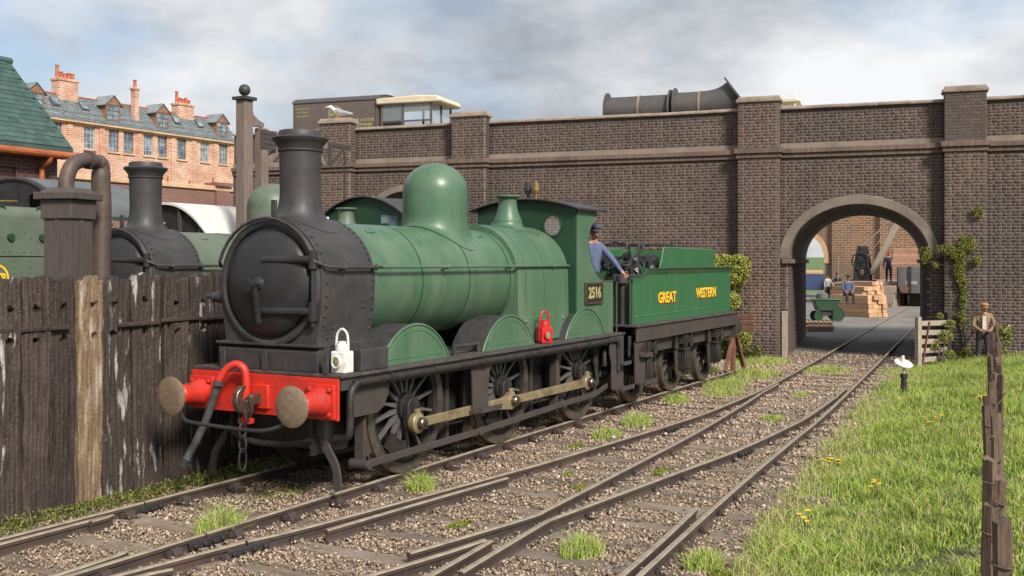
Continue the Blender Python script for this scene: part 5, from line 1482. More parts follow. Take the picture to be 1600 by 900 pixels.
# fire irons lying on the coal
for i, (a, b, hook, lab) in enumerate((((7.6, -.30, 2.86), (11.2, .02, 2.88), 1, 'longest fire iron lying along the tender top'), ((7.4, -.10, 2.84), (10.6, .30, 2.86), 0, 'fire iron with curled handle at the middle of the tender'), ((7.2, -.62, 2.50), (7.9, -.60, 2.74), 1, 'short bent shovel handle leaning on the front of the coal'))):
    m = MB(); a = Vector(a); b = Vector(b)
    d = (a - b).normalized(); L = [b, a]
    ring_ = [a + d * (.10 - .10 * math.cos(R(q))) + Vector((0, .10 * math.sin(R(q)), .02)) for q in range(0, 300, 25)]
    m.tube([b] + [a] + ring_[1:], .022, 8)
    if hook: m.tube(smoothpath([b, b - d * .12 + Vector((0, 0, .02)), b - d * .16 + Vector((0, 0, .14))], 4), .022, 8)
    tag(m.build('fire_iron', M['iron']), lab, 'fire iron', 'fire irons on the tender')

# ================================================================== LAMPS ON THE LOCOMOTIVE
def lamp(name, loc, mat, label, rz=0):
    root = empty(name, loc, rz, label, 'lamp', 'headlamps on the footplate')
    root.scale = (.82, .82, .94)
    m = MB(); m.bx(-.10, .10, -.115, .115, 0, .25); b = m.build('lamp_body', M[mat], root, smooth=0, bevel=.018, seg=3)
    m = MB(); m.lathe([(.085, .252), (.085, .30), (.075, .33), (.06, .335), (.06, .36), (.0, .365)], (0, 0, 0), 'z', 20); m.build('lamp_chimney', M[mat], root)
    m = MB(); m.tube(smoothpath([(0, -.10, .20), (0, -.095, .38), (0, -.07, .46), (0, 0, .50), (0, .07, .46), (0, .095, .38), (0, .10, .20)], 4), .016, 8); m.build('handle', M[mat], root)
    m = MB(); m.lathe([(.055, -.132), (.060, -.147), (.072, -.145), (.074, -.13), (.066, -.101)], (0, 0, .13), 'x', 20, caps=False); ln = m.build('lens_ring', M[mat], root)
    m = MB(); m.lathe([(0, -.146), (.03, -.142), (.055, -.132)], (0, 0, .13), 'x', 20, caps=False); m.build('lens', M['lens'], root)
    m = MB(); m.bx(-.04, .04, .116, .14, .04, .22); m.build('bracket_socket', M[mat], root)
lamp('headlamp', (-1.40, -.93, ZF + .003), 'white', 'white enamel lamp at the front corner of the footplate', R(0))
lamp('headlamp', (3.25, -.97, ZF + .003), 'redlamp', 'bright red lamp standing beside the firebox', R(60))

# ================================================================== PEOPLE
def person(loc, rz, label, J, h=1.72, jacket='denim', trousers='navy', cap='cap', hat='cap', look=0, tilt=0, shirt=None, hands=True, beard=None):
    """J: joints in metres, x forward, y left, z up. One skinned body mesh, hat as child."""
    names = list(J)
    V = [J[k] for k in names]; ix = {k: i for i, k in enumerate(names)}
    E_ = [('pelvis', 'waist'), ('waist', 'chest'), ('chest', 'neck'), ('neck', 'headb'),
          ('chest', 'sl'), ('sl', 'el'), ('el', 'wl'), ('wl', 'hl'), ('chest', 'sr'), ('sr', 'er'), ('er', 'wr'), ('wr', 'hr'),
          ('pelvis', 'pl'), ('pl', 'kl'), ('kl', 'al'), ('al', 'tl'), ('pelvis', 'pr'), ('pr', 'kr'), ('kr', 'ar'), ('ar', 'tr')]
    rad = dict(pelvis=(.155, .12), waist=(.145, .115), chest=(.165, .125), neck=(.062, .062), headb=(.06, .06), sl=(.075, .075), el=(.056, .056), wl=(.040, .036), hl=(.035, .024), sr=(.075, .075), er=(.056, .056), wr=(.04, .036), hr=(.035, .024),
               pl=(.105, .105), kl=(.075, .075), al=(.055, .055), tl=(.048, .04), pr=(.105, .105), kr=(.075, .075), ar=(.055, .055), tr=(.048, .04))
    me = bpy.data.meshes.new('body'); me.from_pydata(V, [(ix[a], ix[b]) for a, b in E_], [])
    o = bpy.data.objects.new('tmp', me); col.objects.link(o)
    md = o.modifiers.new('skin', 'SKIN'); md.use_smooth_shade = True
    for k in names:
        sv = me.skin_vertices[0].data[ix[k]]; sv.radius = rad[k]; sv.use_root = (k == 'pelvis')
    sb = o.modifiers.new('sub', 'SUBSURF'); sb.levels = 1; sb.render_levels = 1
    dg = bpy.context.evaluated_depsgraph_get(); dg.update()
    bme = bpy.data.meshes.new_from_object(o.evaluated_get(dg)); bpy.data.objects.remove(o)
    bm_ = bmesh.new(); bm_.from_mesh(bme)
    nbody = len(bm_.faces)
    # head: a shaped egg with brow, nose, chin and ears
    hb = Vector(J['headb']); fwd = Vector((math.cos(look), math.sin(look), -math.sin(tilt))).normalized(); side = Vector((0, 0, 1)).cross(fwd).normalized(); up = fwd.cross(side)
    c = hb + up * .10 + fwd * .015
    r_ = bmesh.ops.create_uvsphere(bm_, u_segments=16, v_segments=12, radius=1)
    for v in r_['verts']:
        p = v.co.copy(); x, y, z = p
        fx, fy, fz = .098, .078, .118
        if z < -.2: fy *= 1 - .28 * min(1, (-z - .2)); fx *= 1 - .12 * (-z - .2)
        q = Vector((x * fx, y * fy, z * fz))
        if x > .8 and abs(y) < .35 and -.35 < z < .2: q.x += .024 * (1 - abs(y) / .35)
        if x > .6 and .05 < z < .35 and .15 < abs(y) < .6: q.x -= .010
        if x > .7 and z < -.75: q.x += .01
        v.co = c + fwd * q.x + side * q.y + up * q.z
    for s_ in (-1, 1):
        e = bmesh.ops.create_uvsphere(bm_, u_segments=8, v_segments=6, radius=1)
        for v in e['verts']: v.co = c + fwd * (v.co.x * .022 - .005) + side * (s_ * .078 + v.co.y * .012) + up * (v.co.z * .032 - .005)
    # fingers
    if hands:
        for w, hd_ in (('wl', 'hl'), ('wr', 'hr')):
            a = Vector(J[w]); b = Vector(J[hd_]); d = (b - a).normalized(); sd_ = d.orthogonal().normalized(); nn = d.cross(sd_)
            for k in range(5):
                off = sd_ * (-.03 + .02 * k) if k < 4 else sd_ * .04
                L = (.065, .08, .075, .06, .05)[k]; st = b + off - d * (.0 if k < 4 else .045)
                mid = st + d * L * .55 + (sd_ * .02 if k == 4 else Vector()); end = mid + d * L * .35 + nn * L * .35
                mb_ = MB().tube([st, mid, end], [.011, .010, .007], 6)
                vs = [bm_.verts.new(p) for p in mb_.v]
                for f in mb_.f: bm_.faces.new([vs[i] for i in f])
    bm_.to_mesh(bme); bm_.free()
    mats = [M[jacket], M[trousers], M['skin'], M['trouser']]
    bme.materials.clear()
    for q in mats: bme.materials.append(q)
    segs = [(Vector(J[a]), Vector(J[b]), 0 if (a in ('waist', 'chest') and b not in ('neck',)) or a in ('sl', 'el', 'sr', 'er') or b == 'waist' else (2 if a in ('neck', 'wl', 'wr') or b == 'neck' else (3 if a in ('al', 'ar') else 1))) for a, b in E_]
    for p in bme.polygons:
        if p.index >= nbody: p.material_index = 2; continue
        best = (9, 0); cc = p.center
        for a, b, k in segs:
            ab = b - a; t = max(0, min(1, (cc - a).dot(ab) / max(ab.dot(ab), 1e-9))); dd = (cc - a - ab * t).length
            if dd < best[0]: best = (dd, k)
        if best[1] == 2 and cc.z < J['neck'][2] - .02 and (cc - Vector(J['neck'])).length < .3: best = (0, 0)
        p.material_index = best[1]
    bme.polygons.foreach_set('use_smooth', [True] * len(bme.polygons))
    ob = new_obj('person', bme, None, loc); ob.rotation_euler = (0, 0, rz); ob.scale = (h / 1.72,) * 3
    tag(ob, label, 'person')
    # hat
    m = MB()
    if hat == 'cap':
        prof = [(.085, .035), (.092, .055), (.112, .075), (.115, .10), (.09, .125), (.0, .135)]
        vs = []; n_ = 18
        for rr, hh in prof:
            for k in range(n_):
                a = 2 * PI * k / n_; vs.append(c + fwd * (rr * 1.08 * math.cos(a)) + side * (rr * .92 * math.sin(a)) + up * hh)
        m.add(vs, [(i * n_ + k, i * n_ + (k + 1) % n_, (i + 1) * n_ + (k + 1) % n_, (i + 1) * n_ + k) for i in range(len(prof) - 1) for k in range(n_)])
        bv = [c + fwd * (.09 * math.cos(a)) + side * (.08 * math.sin(a)) + up * .045 for a in np.linspace(-1.0, 1.0, 7)] + [c + fwd * (.155 * math.cos(a * .8)) + side * (.085 * math.sin(a)) + up * .028 for a in np.linspace(1.0, -1.0, 7)]
        m.add([p + up * .008 for p in bv] + bv, [tuple(range(14)), tuple(range(27, 13, -1))] + [(i, (i + 1) % 14, 14 + (i + 1) % 14, 14 + i) for i in range(14)])
    m.build('cap', M[cap], ob, smooth=50)
    # eyes
    m = MB()
    for s_ in (-1, 1):
        p = c + fwd * .082 + side * (s_ * .030) + up * .012
        m.box(p, (.014, .022, .010), Matrix((fwd, side, up)).transposed())
    p = c + fwd * .087 - up * .062; m.box(p, (.012, .045, .008), Matrix((fwd, side, up)).transposed())
    m.build('face_features', M['trouser'], ob)
    return ob

def stand(**kw):
    J = dict(pelvis=(0, 0, .92), waist=(0, 0, 1.08), chest=(0, 0, 1.32), neck=(.0, 0, 1.47), headb=(.015, 0, 1.53), sl=(0, .19, 1.39), el=(-.02, .26, 1.12), wl=(.05, .27, .88), hl=(.07, .27, .80),
             sr=(0, -.19, 1.39), er=(-.02, -.26, 1.12), wr=(.05, -.27, .88), hr=(.07, -.27, .80), pl=(0, .10, .86), kl=(.02, .11, .48), al=(-.01, .12, .09), tl=(.15, .14, .04), pr=(0, -.10, .86), kr=(.02, -.11, .48), ar=(-.01, -.12, .09), tr=(.15, -.14, .04))
    J.update(kw); return J
# driver at the cab opening, arm on the side sheet
person((5.72, -.57, ZF + .06), R(-118), 'engine driver in blue overalls and cap leaning at the cab opening', stand(chest=(.05, 0, 1.32), neck=(.08, 0, 1.46), headb=(.11, 0, 1.52), sl=(.04, .19, 1.38), el=(.20, .30, 1.17), wl=(.36, .38, .95), hl=(.42, .40, .90), sr=(.04, -.19, 1.38), er=(.10, -.22, 1.14), wr=(.25, -.18, .95), hr=(.31, -.17, .90)), 1.74, 'denim', 'navy', 'cap', look=R(-18), tilt=R(8))
sit = dict(pelvis=(0, 0, .50), waist=(.03, 0, .66), chest=(.10, 0, .90), neck=(.15, 0, 1.04), headb=(.18, 0, 1.10), sl=(.10, .19, .97), el=(.14, .26, .72), wl=(.32, .14, .58), hl=(.39, .10, .56), sr=(.10, -.19, .97), er=(.14, -.26, .72), wr=(.32, -.14, .58), hr=(.39, -.10, .56),
           pl=(.02, .10, .48), kl=(.44, .15, .50), al=(.46, .15, .10), tl=(.60, .17, .05), pr=(.02, -.10, .48), kr=(.44, -.13, .50), ar=(.38, -.13, .10), tr=(.53, -.15, .05))
person((38.6, 1.75, .55), R(-150), 'man in blue jacket and flat cap sitting on the timber stack', sit, 1.75, 'denim', 'trouser', 'trouser')
person((54.9, 2.55, 1.30), R(-170), 'workman in navy clothes standing beside the crane jib', stand(el=(.15, .25, 1.15), wl=(.33, .20, 1.2), hl=(.40, .18, 1.22)), 1.75, 'navy', 'navy', 'redlamp')
person((56.6, 6.5, -.05), R(-120), 'man in white shirt and dark waistcoat standing near the blue cart', stand(el=(.12, .28, 1.14), wl=(.30, .22, 1.0), hl=(.37, .2, .98)), 1.75, 'shirt', 'trouser', 'trouser')
person((57.2, 6.0, -.05), R(150), 'man in dark blue jacket leaning on a pole by the cart', stand(er=(.16, -.24, 1.2), wr=(.33, -.16, 1.32), hr=(.40, -.14, 1.35)), 1.80, 'navy', 'trouser', 'trouser')
m = MB(); m.tube([(56.85, 5.95, -.05), (56.75, 5.85, 2.9)], .03, 8); tag(m.build('pole', M['palewood']), 'thin upright pole held by the man near the cart', 'pole')
mp_ = BW(5.52, -1.0, 0)
old = person((mp_.x, mp_.y, -.14), R(-165), 'old man in tan jacket and cap standing by the bridge wall on the right', stand(chest=(.06, 0, 1.31), neck=(.10, 0, 1.45), headb=(.13, 0, 1.50), el=(.10, .27, 1.12), wl=(.28, .12, 1.0), hl=(.35, .06, .99), er=(.10, -.27, 1.12), wr=(.28, -.12, 1.0), hr=(.35, -.06, .99)), 1.62, 'tweed', 'trouser', 'tancap', look=R(10), tilt=R(8))
m = MB(); m.prism([[(-.05, 1.02), (.05, 1.02), (.045, 1.38), (-.045, 1.38)]], 'x', .155, .185); m.build('shirt_front', M['shirt'], old)

# ================================================================== PLANK FENCE
fence = empty('sleeper_fence', (-2.4, 1.62, 0), 0, 'tall fence of upright tarred timber planks left of the locomotive', 'fence')
def plank_mesh(w, h, seed, th=.11):
    """upright plank: grid front with cracks, bolt holes and a ragged top"""
    r = np.random.default_rng(seed); nx, nz = 30, 170
    us = np.linspace(0, 1, nx); zs = np.linspace(0, 1, nz)
    U, Z = np.meshgrid(us, zs, indexing='ij')
    X = (U - .5) * w; ZZ = Z * h
    edge = .012 * np.sin(Z * 9 + seed) + .008 * np.sin(Z * 31 + seed * 2)
    X = X + edge * (np.abs(U - .5) * 2) * np.sign(U - .5) * r.uniform(.3, 1)
    top = .03 * np.sin(us * 7 + seed) + .02 * np.sin(us * 23 + seed * 3) + r.uniform(-.015, .015, nx)
    ZZ = ZZ + (Z ** 6) * top[:, None]
    D = np.zeros_like(X)
    D += .004 * np.sin(U * 40 + 2 * np.sin(Z * 5 + seed)) + .003 * r.standard_normal(X.shape)
    for _ in range(r.integers(3, 6)):                       # long cracks
        c0 = r.uniform(.08, .92); z0 = r.uniform(0, .8); L = r.uniform(.15, .6); wd = r.uniform(.02, .04)
        cc = c0 + .03 * np.sin(Z * r.uniform(5, 14) + seed)
        D += .045 * np.exp(-((U - cc) / wd) ** 2) * ((Z > z0) & (Z < z0 + L)) * np.clip(np.minimum(Z - z0, z0 + L - Z) * 12, 0, 1)
    for zc in (.885, .755):                                 # bolt holes above and below the rail
        uc = r.uniform(.40, .62)
        D += .07 * ((((U - uc) * w) ** 2 + ((Z - zc) * h) ** 2) < (.034 + .010 * r.random()) ** 2)
    round_ = .016 * (np.clip((np.abs(U - .5) * 2 - .82) / .18, 0, 1) ** 2)
    Y = D + round_
    V = np.stack([X.ravel(), Y.ravel(), ZZ.ravel()], 1)
    I = np.arange(nx * nz).reshape(nx, nz)
    F = [np.stack([I[:-1, :-1].ravel(), I[1:, :-1].ravel(), I[1:, 1:].ravel(), I[:-1, 1:].ravel()], 1)]
    # closed back, sides and top
    B = V.copy(); B[:, 1] = th; off = len(V)
    F.append(np.stack([I[0, :-1] + off, I[0, :-1], I[0, 1:], I[0, 1:] + off], 1)); F.append(np.stack([I[-1, :-1], I[-1, :-1] + off, I[-1, 1:] + off, I[-1, 1:]], 1))
    F.append(np.stack([I[:-1, -1], I[1:, -1], I[1:, -1] + off, I[:-1, -1] + off], 1))
    F.append(np.array([[I[0, 0] + off, I[0, -1] + off, I[-1, -1] + off, I[-1, 0] + off]]))
    return np.concatenate([V, B]), np.concatenate(F)
px_ = -4.43 + 2.4
k = 0
while px_ < 6.2:
    w = .325 if k < 6 else random.uniform(.36, .44)
    h = 2.52 + random.uniform(-.03, .05) + (.05 if k in (9, 10) else 0)
    V, F = plank_mesh(w - .012, h, 11 + k)
    mt = 'plank_pale' if k == 5 else ('plank_chalk' if k in (2, 6, 7, 9) else 'plank')
    me = np_mesh('plank', V, F, M[mt], smooth=True); me.set_sharp_from_angle(angle=R(38))
    lean = random.uniform(-.012, .012)
    o = new_obj('plank', me, fence, (px_ + w / 2, random.uniform(-.02, .03) + (-.035 if k == 5 else 0), -.22)); o.rotation_euler = (random.uniform(-.01, .01), lean, random.uniform(-.05, .05))
    if k == 5: o['label'] = 'pale ochre plank with peeling bark'
    px_ += w + random.uniform(.004, .024); k += 1
for i in range(11):
    if i == 3: continue
    m = MB(); x0 = -2.3 + i * .62; m.bx(x0, x0 + .60, -.035, .0, 1.80, 1.85); o = m.build('fence_rail', M['plank'], fence, bevel=.012); o.location.z = random.uniform(-.015, .015)

# ================================================================== WATER COLUMN
wc = empty('water_column', (-1.60, 3.25, 0), R(12), 'square brown timber water column with curved rusty pipe behind the fence', 'water column')
m = MB(); m.bx(-.20, .20, -.20, .20, -.2, 3.30); m.bx(-.03, .03, -.212, -.201, 1, 3.05); m.bx(-.212, -.201, -.03, .03, 1, 3.05); m.build('column', M['column'], wc, smooth=0, bevel=.015)
m = MB(); m.box((0, 0, 3.18), (.46, .46, .24)); m.box((0, 0, 3.345), (.58, .58, .09)); m.box((0, 0, 3.42), (.50, .50, .06), taper=(.7, .7)); m.build('column_cap', M['column'], wc, smooth=0, bevel=.012)
m = MB(); pth = smoothpath([(-.05, 0, 3.40), (-.03, 0, 3.58), (.06, 0, 3.74), (.22, 0, 3.82), (.40, 0, 3.84)], 6); m.tube(pth, .095, 16)
m.cyl((.34, 0, 3.84), (.40, 0, 3.84), .12, n=16); m.build('pipe_bend', M['pipe'], wc, smooth=50)
m = MB(); m.tube(smoothpath([(.40, 0, 3.84), (.52, 0, 3.83), (.60, .0, 3.78), (.60, 0, 3.55), (.62, 0, 3.2), (.60, 0, 2.3)], 6), [.095] * 7 + [.11] * 8 + [.12] * 16, 14); m.build('leather_bag', M['pipe'], wc, smooth=50)

# ================================================================== TIMBER GALLOWS
gal = empty('timber_hoist', (4.95, 6.55, 0), 0, 'brown timber hoist post with ball finial, bracketed beam and chain', 'hoist')
m = MB(); m.box((0, 0, 2.75), (.26, .26, 5.9), taper=(.92, .92)); m.build('main_post', M['timber'], gal, smooth=0, bevel=.02)
m = MB(); m.box((0, 0, 5.73), (.34, .34, .06)); m.lathe([(.05, 5.76), (.05, 5.80)] + [(.115 * math.sin(R(a)), 5.90 - .115 * math.cos(R(a))) for a in range(25, 181, 15)], (0, 0, 0), 'z', 20); m.build('ball_finial', M['black'], gal)
m = MB(); m.prism([[(.12, 5.60), (.22, 5.42), (.36, 5.34), (.50, 5.30), (.50, 5.22), (.12, 5.22)]], 'y', -.05, .05); m.build('post_bracket', M['timber'], gal, smooth=0)
m = MB(); m.bx(.38, .58, -.1, .1, -.2, 5.20); m.build('rear_post', M['timber'], gal, smooth=0, bevel=.02)
m = MB(); m.bx(.585, 3.15, -.09, .09, 4.96, 5.14); m.bar((.5, 0, 4.4), (1.1, 0, 4.97), .12, .12); m.bar((2.1, 0, 4.97), (2.4, 0, 4.62), .1, .1); m.build('jib_beam', M['timber'], gal, smooth=0, bevel=.012)
m = MB(); m.bx(.36, .80, -.112, -.102, 4.78, 5.16); m.rivets([(.44 + i * .1, -.112, 5.1 - j * .1) for i in range(4) for j in range(3)], (0, -1, 0), .028); m.build('iron_strap', M['brown'], gal)
m = MB(); m.bx(2.45, 3.22, -.10, -.091, 5.0, 5.13); m.rivets([(2.5 + i * .13, -.10, 5.065) for i in range(6)], (0, -1, 0), .028)
m.bar((2.5, -.095, 4.99), (2.5, -.095, 4.6), .012, .12); m.bar((2.5, -.095, 4.62), (2.95, -.095, 4.99), .014, .07); m.build('iron_strap', M['brown'], gal)
m = MB()
for i in range(22):
    z = 4.92 - i * .062; pts = []
    for k in range(8):
        a = 2 * PI * k / 8; u = .022 * math.cos(a); pts.append((3.08 + (u if i % 2 else 0), -.03 + (0 if i % 2 else u), z + .040 * math.sin(a)))
    m.tube(pts, .009, 5, closed=True)
m.build('chain', M['iron'], gal)

# ================================================================== TANK ENGINE AND COACH BEYOND
tank = empty('tank_locomotive', (0, 8.3, 0), 0, 'dull green pannier tank engine at the far left edge', 'locomotive')
m = MB(); m.prism([[(-1.2, 1.65), (-.42, 1.65), (-.42, 3.34), (-.50, 3.42), (-1.08, 3.42), (-1.2, 3.30)]], 'x', -4.5, 1.12); m.build('pannier_tank', M['green_pale'], tank, smooth=0, bevel=.05, seg=3)
m = MB(); m.prism([[(1.2, 1.65), (.42, 1.65), (.42, 3.34), (.50, 3.42), (1.08, 3.42), (1.2, 3.30)]], 'x', -4.5, 1.12); m.build('pannier_tank', M['green_pale'], tank, smooth=0, bevel=.05, seg=3)
m = MB(); m.bx(-4.5, 1.1, -1.222, -1.203, 2.62, 2.66); m.rivets([(-4.4 + i * .12, -1.205, 2.69) for i in range(45)] + [(x, -1.205, 1.75 + j * .1) for x in (.62, .95, .35) for j in range(9)] + [(.05 + i * .3, -1.205, 2.92) for i in range(4)], (0, -1, 0), .016); m.build('rivets', M['green_pale'], tank)
m = MB(); m.lathe([(.55, -4.4), (.55, 1.1)], (0, 0, 2.75), 'x', 32); m.build('boiler', M['green_pale'], tank)
m = MB(); m.bx(-4.6, 2.9, -1.3, 1.3, 1.28, 1.33); m.bx(-4.4, 2.7, -.6, .6, .5, 1.28); m.build('footplate', M['foot'], tank, smooth=0)
for x in (-3.2, -1.2, 1.2):
    for s_ in (-1, 1): put_wheel(tank, x, s_, .60, 10, TM)
m = MB(); m.prism([[(-1.2, 1.33), (1.2, 1.33), (1.2, 3.25)] + [(1.2 * math.cos(R(a)), 3.25 + .70 * math.sin(R(a))) for a in range(8, 173, 8)] + [(-1.2, 3.25)], arc(-.62, 3.52, .17, 0, 340, 17), arc(.62, 3.52, .17, 0, 340, 17)], 'x', 1.125, 1.16); m.build('cab_front', M['iron'], tank, smooth=30)
m = MB(); m.tube([(1.12, 1.2 * math.cos(R(a)), 3.25 + .70 * math.sin(R(a))) for a in range(0, 181, 8)], .035, 6); m.build('cab_beading', M['iron'], tank)
m = MB(); m.prism([[(1.24 * math.cos(R(a)), 3.27 + .72 * math.sin(R(a))) for a in range(0, 181, 8)] + [(1.2 * math.cos(R(a)), 3.25 + .68 * math.sin(R(a))) for a in range(180, -1, -8)]], 'x', 1.163, 3.0); m.build('cab_roof', M['roofgrey'], tank, smooth=40)
for s_ in (-1, 1):
    m = MB(); m.prism([[(1.17, 1.33), (2.95, 1.33), (2.95, 3.27), (2.70, 3.27), (2.70, 2.45), (2.60, 2.35), (2.35, 2.35), (2.25, 2.45), (2.25, 3.12), (2.25, 3.27), (1.17, 3.27)]], 'y', s_ * 1.2 - .015, s_ * 1.2 + .015); m.build('cab_side', M['green_pale'], tank, smooth=0)
m = MB(); m.bx(1.42, 1.45, -1.226, -1.216, 1.4, 3.2); m.bx(2.0, 2.03, -1.226, -1.216, 1.4, 3.2); m.bx(1.17, 2.25, -1.226, -1.216, 3.16, 3.20); m.build('cab_panel_beading', M['green_dark'], tank, smooth=0)
m = MB(); m.bx(2.92, 2.95, -1.18, 1.18, 1.33, 2.5); m.build('bunker', M['green_pale'], tank, smooth=0)
m = MB(); m.lathe([(.07, 3.40), (.07, 3.46), (.045, 3.48), (.06, 3.6), (.05, 3.66), (0, 3.68)], (.30, -.55, 0), 'z', 12); m.tube(smoothpath([(.34, -.55, 3.46), (.5, -.5, 3.52), (.9, -.5, 3.54)], 4), .02, 6); m.build('whistle', M['brass'], tank)
m = MB()
for x in (-.35, .28, .85): m.lathe([(.06, -1.24), (.06, -1.203)], (x, 0, 2.92), 'y', 12)
for x in (.15, .9): m.tube(smoothpath([(x - .1, -1.12, 3.36), (x - .05, -1.12, 3.42), (x + .05, -1.12, 3.42), (x + .1, -1.12, 3.36)], 3), .02, 6)
m.build('tank_fittings', M['green_dark'], tank)
m = MB(); m.lathe([(.20, -1.205), (.235, -1.205), (.235, -1.211), (.20, -1.211), (.20, -1.205)], (.02, 0, 2.26), 'y', 32, caps=False); m.build('roundel', M['yellow'], tank)
text_on('emblem_letters', 'GWR', .21, M['yellow'], tank, (.02, -1.207, 2.26), bold=.006, ext=.003, sx=.78)

coach = empty('van_with_white_roof', (4.55, 8.3, 0), 0, 'brown railway van with long white roof behind the pale green locomotive', 'railway van')
def cz_(y): return 3.72 - .72 * (abs(y) / 1.3) ** 2.2
ys = np.linspace(-1.3, 1.3, 25)
m = MB(); m.prism([[(-1.27, 1.1), (1.27, 1.1), (1.27, 2.98)] + [(y, cz_(y) - .04) for y in np.linspace(1.25, -1.25, 21)] + [(-1.27, 2.98)]], 'x', 0, .05); m.build('end_wall', M['iron'], coach, smooth=0)
m = MB(); m.prism([[(y, cz_(y)) for y in ys] + [(y, cz_(y) - .05) for y in ys[::-1]]], 'x', -.10, 9.0); m.build('roof', M['coachroof'], coach, smooth=40)
for s_ in (-1, 1):
    for i in range(12):
        m = MB(); m.bx(.055 + i * .74, .055 + i * .74 + .725, s_ * 1.25 - .02, s_ * 1.25 + .02, 1.1, 2.96); m.build('side_panel', M['coach'], coach, smooth=0, bevel=.008)
m = MB()
for y in (-1.0, -.42, .42, 1.0): m.bx(-.05, -.002, y - .04, y + .04, 1.1, cz_(y) - .06)
m.bar((-.03, -1.0, 1.3), (-.03, -.42, 2.9), .05, .06, (1, 0, 0)); m.build('end_framing', M['coach'], coach, smooth=0)
m = MB(); m.bx(-.012, -.003, -.92, -.5, 2.0, 2.9); m.build('pane', M['win'], coach, smooth=0)
m = MB(); m.bx(0, 8.9, -1.15, 1.15, .75, 1.09); m.build('underframe', M['frame'], coach, smooth=0)
text_on('end_number', '56', .26, M['shirt'], coach, (-.012, .10, 3.22), rot=(PI / 2, 0, -PI / 2), bold=.004)
for x in (1.6, 7.2):
    for s_ in (-1, 1):
        m = MB(); m.lathe([(0, -.05), (.12, -.08), (.14, -.03), (.38, -.03), (.50, -.06), (.50, .06), (.38, .03), (0, .03)], (x, s_ * .72, .50), 'y', 24); m.build('wheel', M['tyre'], coach)

# tracks under the trains behind the fence
track2 = empty('rear_track', (0, 0, 0), 0, 'rusty rails of the two sidings hidden behind the fence', 'railway track')
for y in (4.45, 5.95, 7.55, 9.05):
    m = MB(); m.bx(-9, 15.6, y - .035, y + .035, -.14, 0); m.build('rail', M['rail'], track2, smooth=0)

# ================================================================== ON THE BRIDGE
lorry = empty('container_lorry', BW(-14.2, 2.3, ZS + .36), bridge.rotation_euler.z, 'brown container lorry with cream cab roof on the bridge', 'lorry')
def LB(m, name, mat, **k): return m.build(name, M[mat], lorry, **k)
cw = 2.0
m = MB(); m.prism([[(-.0, .75), (cw, .75), (cw, 2.22)] + [(cw / 2 + cw / 2 * math.cos(R(a)), 2.22 + .26 * math.sin(R(a))) for a in range(10, 171, 10)] + [(0, 2.22)]], 'x', -2.3, 1.05); ct = LB(m, 'container', 'contain', smooth=30, bevel=.012)
m = MB(); m.prism([[(cw / 2 + (cw / 2 + .03) * math.cos(R(a)), 2.24 + .27 * math.sin(R(a))) for a in range(0, 181, 10)] + [(cw / 2 + (cw / 2) * math.cos(R(a)), 2.23 + .25 * math.sin(R(a))) for a in range(180, -1, -10)]], 'x', -2.33, 1.08); LB(m, 'container_roof', 'castpipe', smooth=40)
for x in (-2.27, .97): MB().bx(x, x + .05, -.03, -.002, .8, 2.2).build('container_edge', M['contain'], ct, smooth=0)
m = MB(); m.lathe([(.235, -.008), (.265, -.008), (.265, -.002), (.235, -.002), (.235, -.008)], (-.62, 0, 1.83), 'y', 32, caps=False); m.build('emblem_ring', M['gold'], ct)
text_on('emblem', 'GWR', .30, M['gold'], ct, (-.62, -.006, 1.83), bold=.006, sx=.62)
text_on('lettering', 'DOOR to DOOR', .15, M['gold'], ct, (.42, -.006, 1.55), bold=.003, sx=.85)
text_on('lettering', 'CONTAINER', .15, M['gold'], ct, (.46, -.006, 1.38), bold=.003, sx=.85)
text_on('lettering', 'B-1775', .17, M['gold'], ct, (-1.9, -.006, 1.12), bold=.004)
for i, t_ in enumerate(('Carrying Goods', 'from Works', 'Direct by Rail')): text_on('lettering', t_, .105, M['gold'], ct, (-1.92, -.006, 2.04 - i * .13), bold=.001, sx=.8)
m = MB(); m.bx(-2.3, 3.2, .2, cw - .2, .45, .72); LB(m, 'chassis', 'iron', smooth=0)
for x in (-1.4, 2.5):
    for y in (.08, cw - .08):
        m = MB(); m.lathe([(0, -.1), (.2, -.11), (.25, -.12), (.42, -.10), (.45, -.05), (.45, .05), (.42, .1), (0, .1)], (x, y, .45), 'y', 20); LB(m, 'wheel', 'iron')
y0, y1 = -.02, 1.72
m = MB(); m.bx(1.15, 3.05, y0, y1, .6, 1.30); m.bx(3.052, 3.5, .2, 1.5, .6, 1.2); LB(m, 'cab_body', 'contain', smooth=0, bevel=.03)
for x in (1.16, 1.95, 3.0):
    for y in (y0, y1 - .06): LB(MB().bx(x, x + .06, y, y + .06, 1.303, 2.02), 'cab_pillar', 'contain', smooth=0)
LB(MB().bx(3.0, 3.06, .82, .88, 1.303, 2.02), 'cab_pillar', 'contain', smooth=0)
LB(MB().bx(1.225, 2.995, y0 + .005, y0 + .055, 1.42, 1.47), 'waist_rail', 'contain', smooth=0)
for (a, b) in ((1.23, 1.94), (2.02, 2.99)):
    m = MB(); m.bx(a, b, y0 + .02, y0 + .03, 1.48, 2.0); LB(m, 'pane', 'pane', smooth=0)
m = MB(); m.bx(3.02, 3.03, y0 + .07, y1 - .07, 1.35, 2.0); LB(m, 'windscreen', 'pane', smooth=0)
m = MB(); m.prism([[(1.02, 2.03), (3.32, 2.03), (3.40, 2.09), (3.32, 2.24), (2.6, 2.29), (1.02, 2.24)]], 'y', y0 - .10, y1 + .10); LB(m, 'cab_roof', 'cream', smooth=30, bevel=.04)

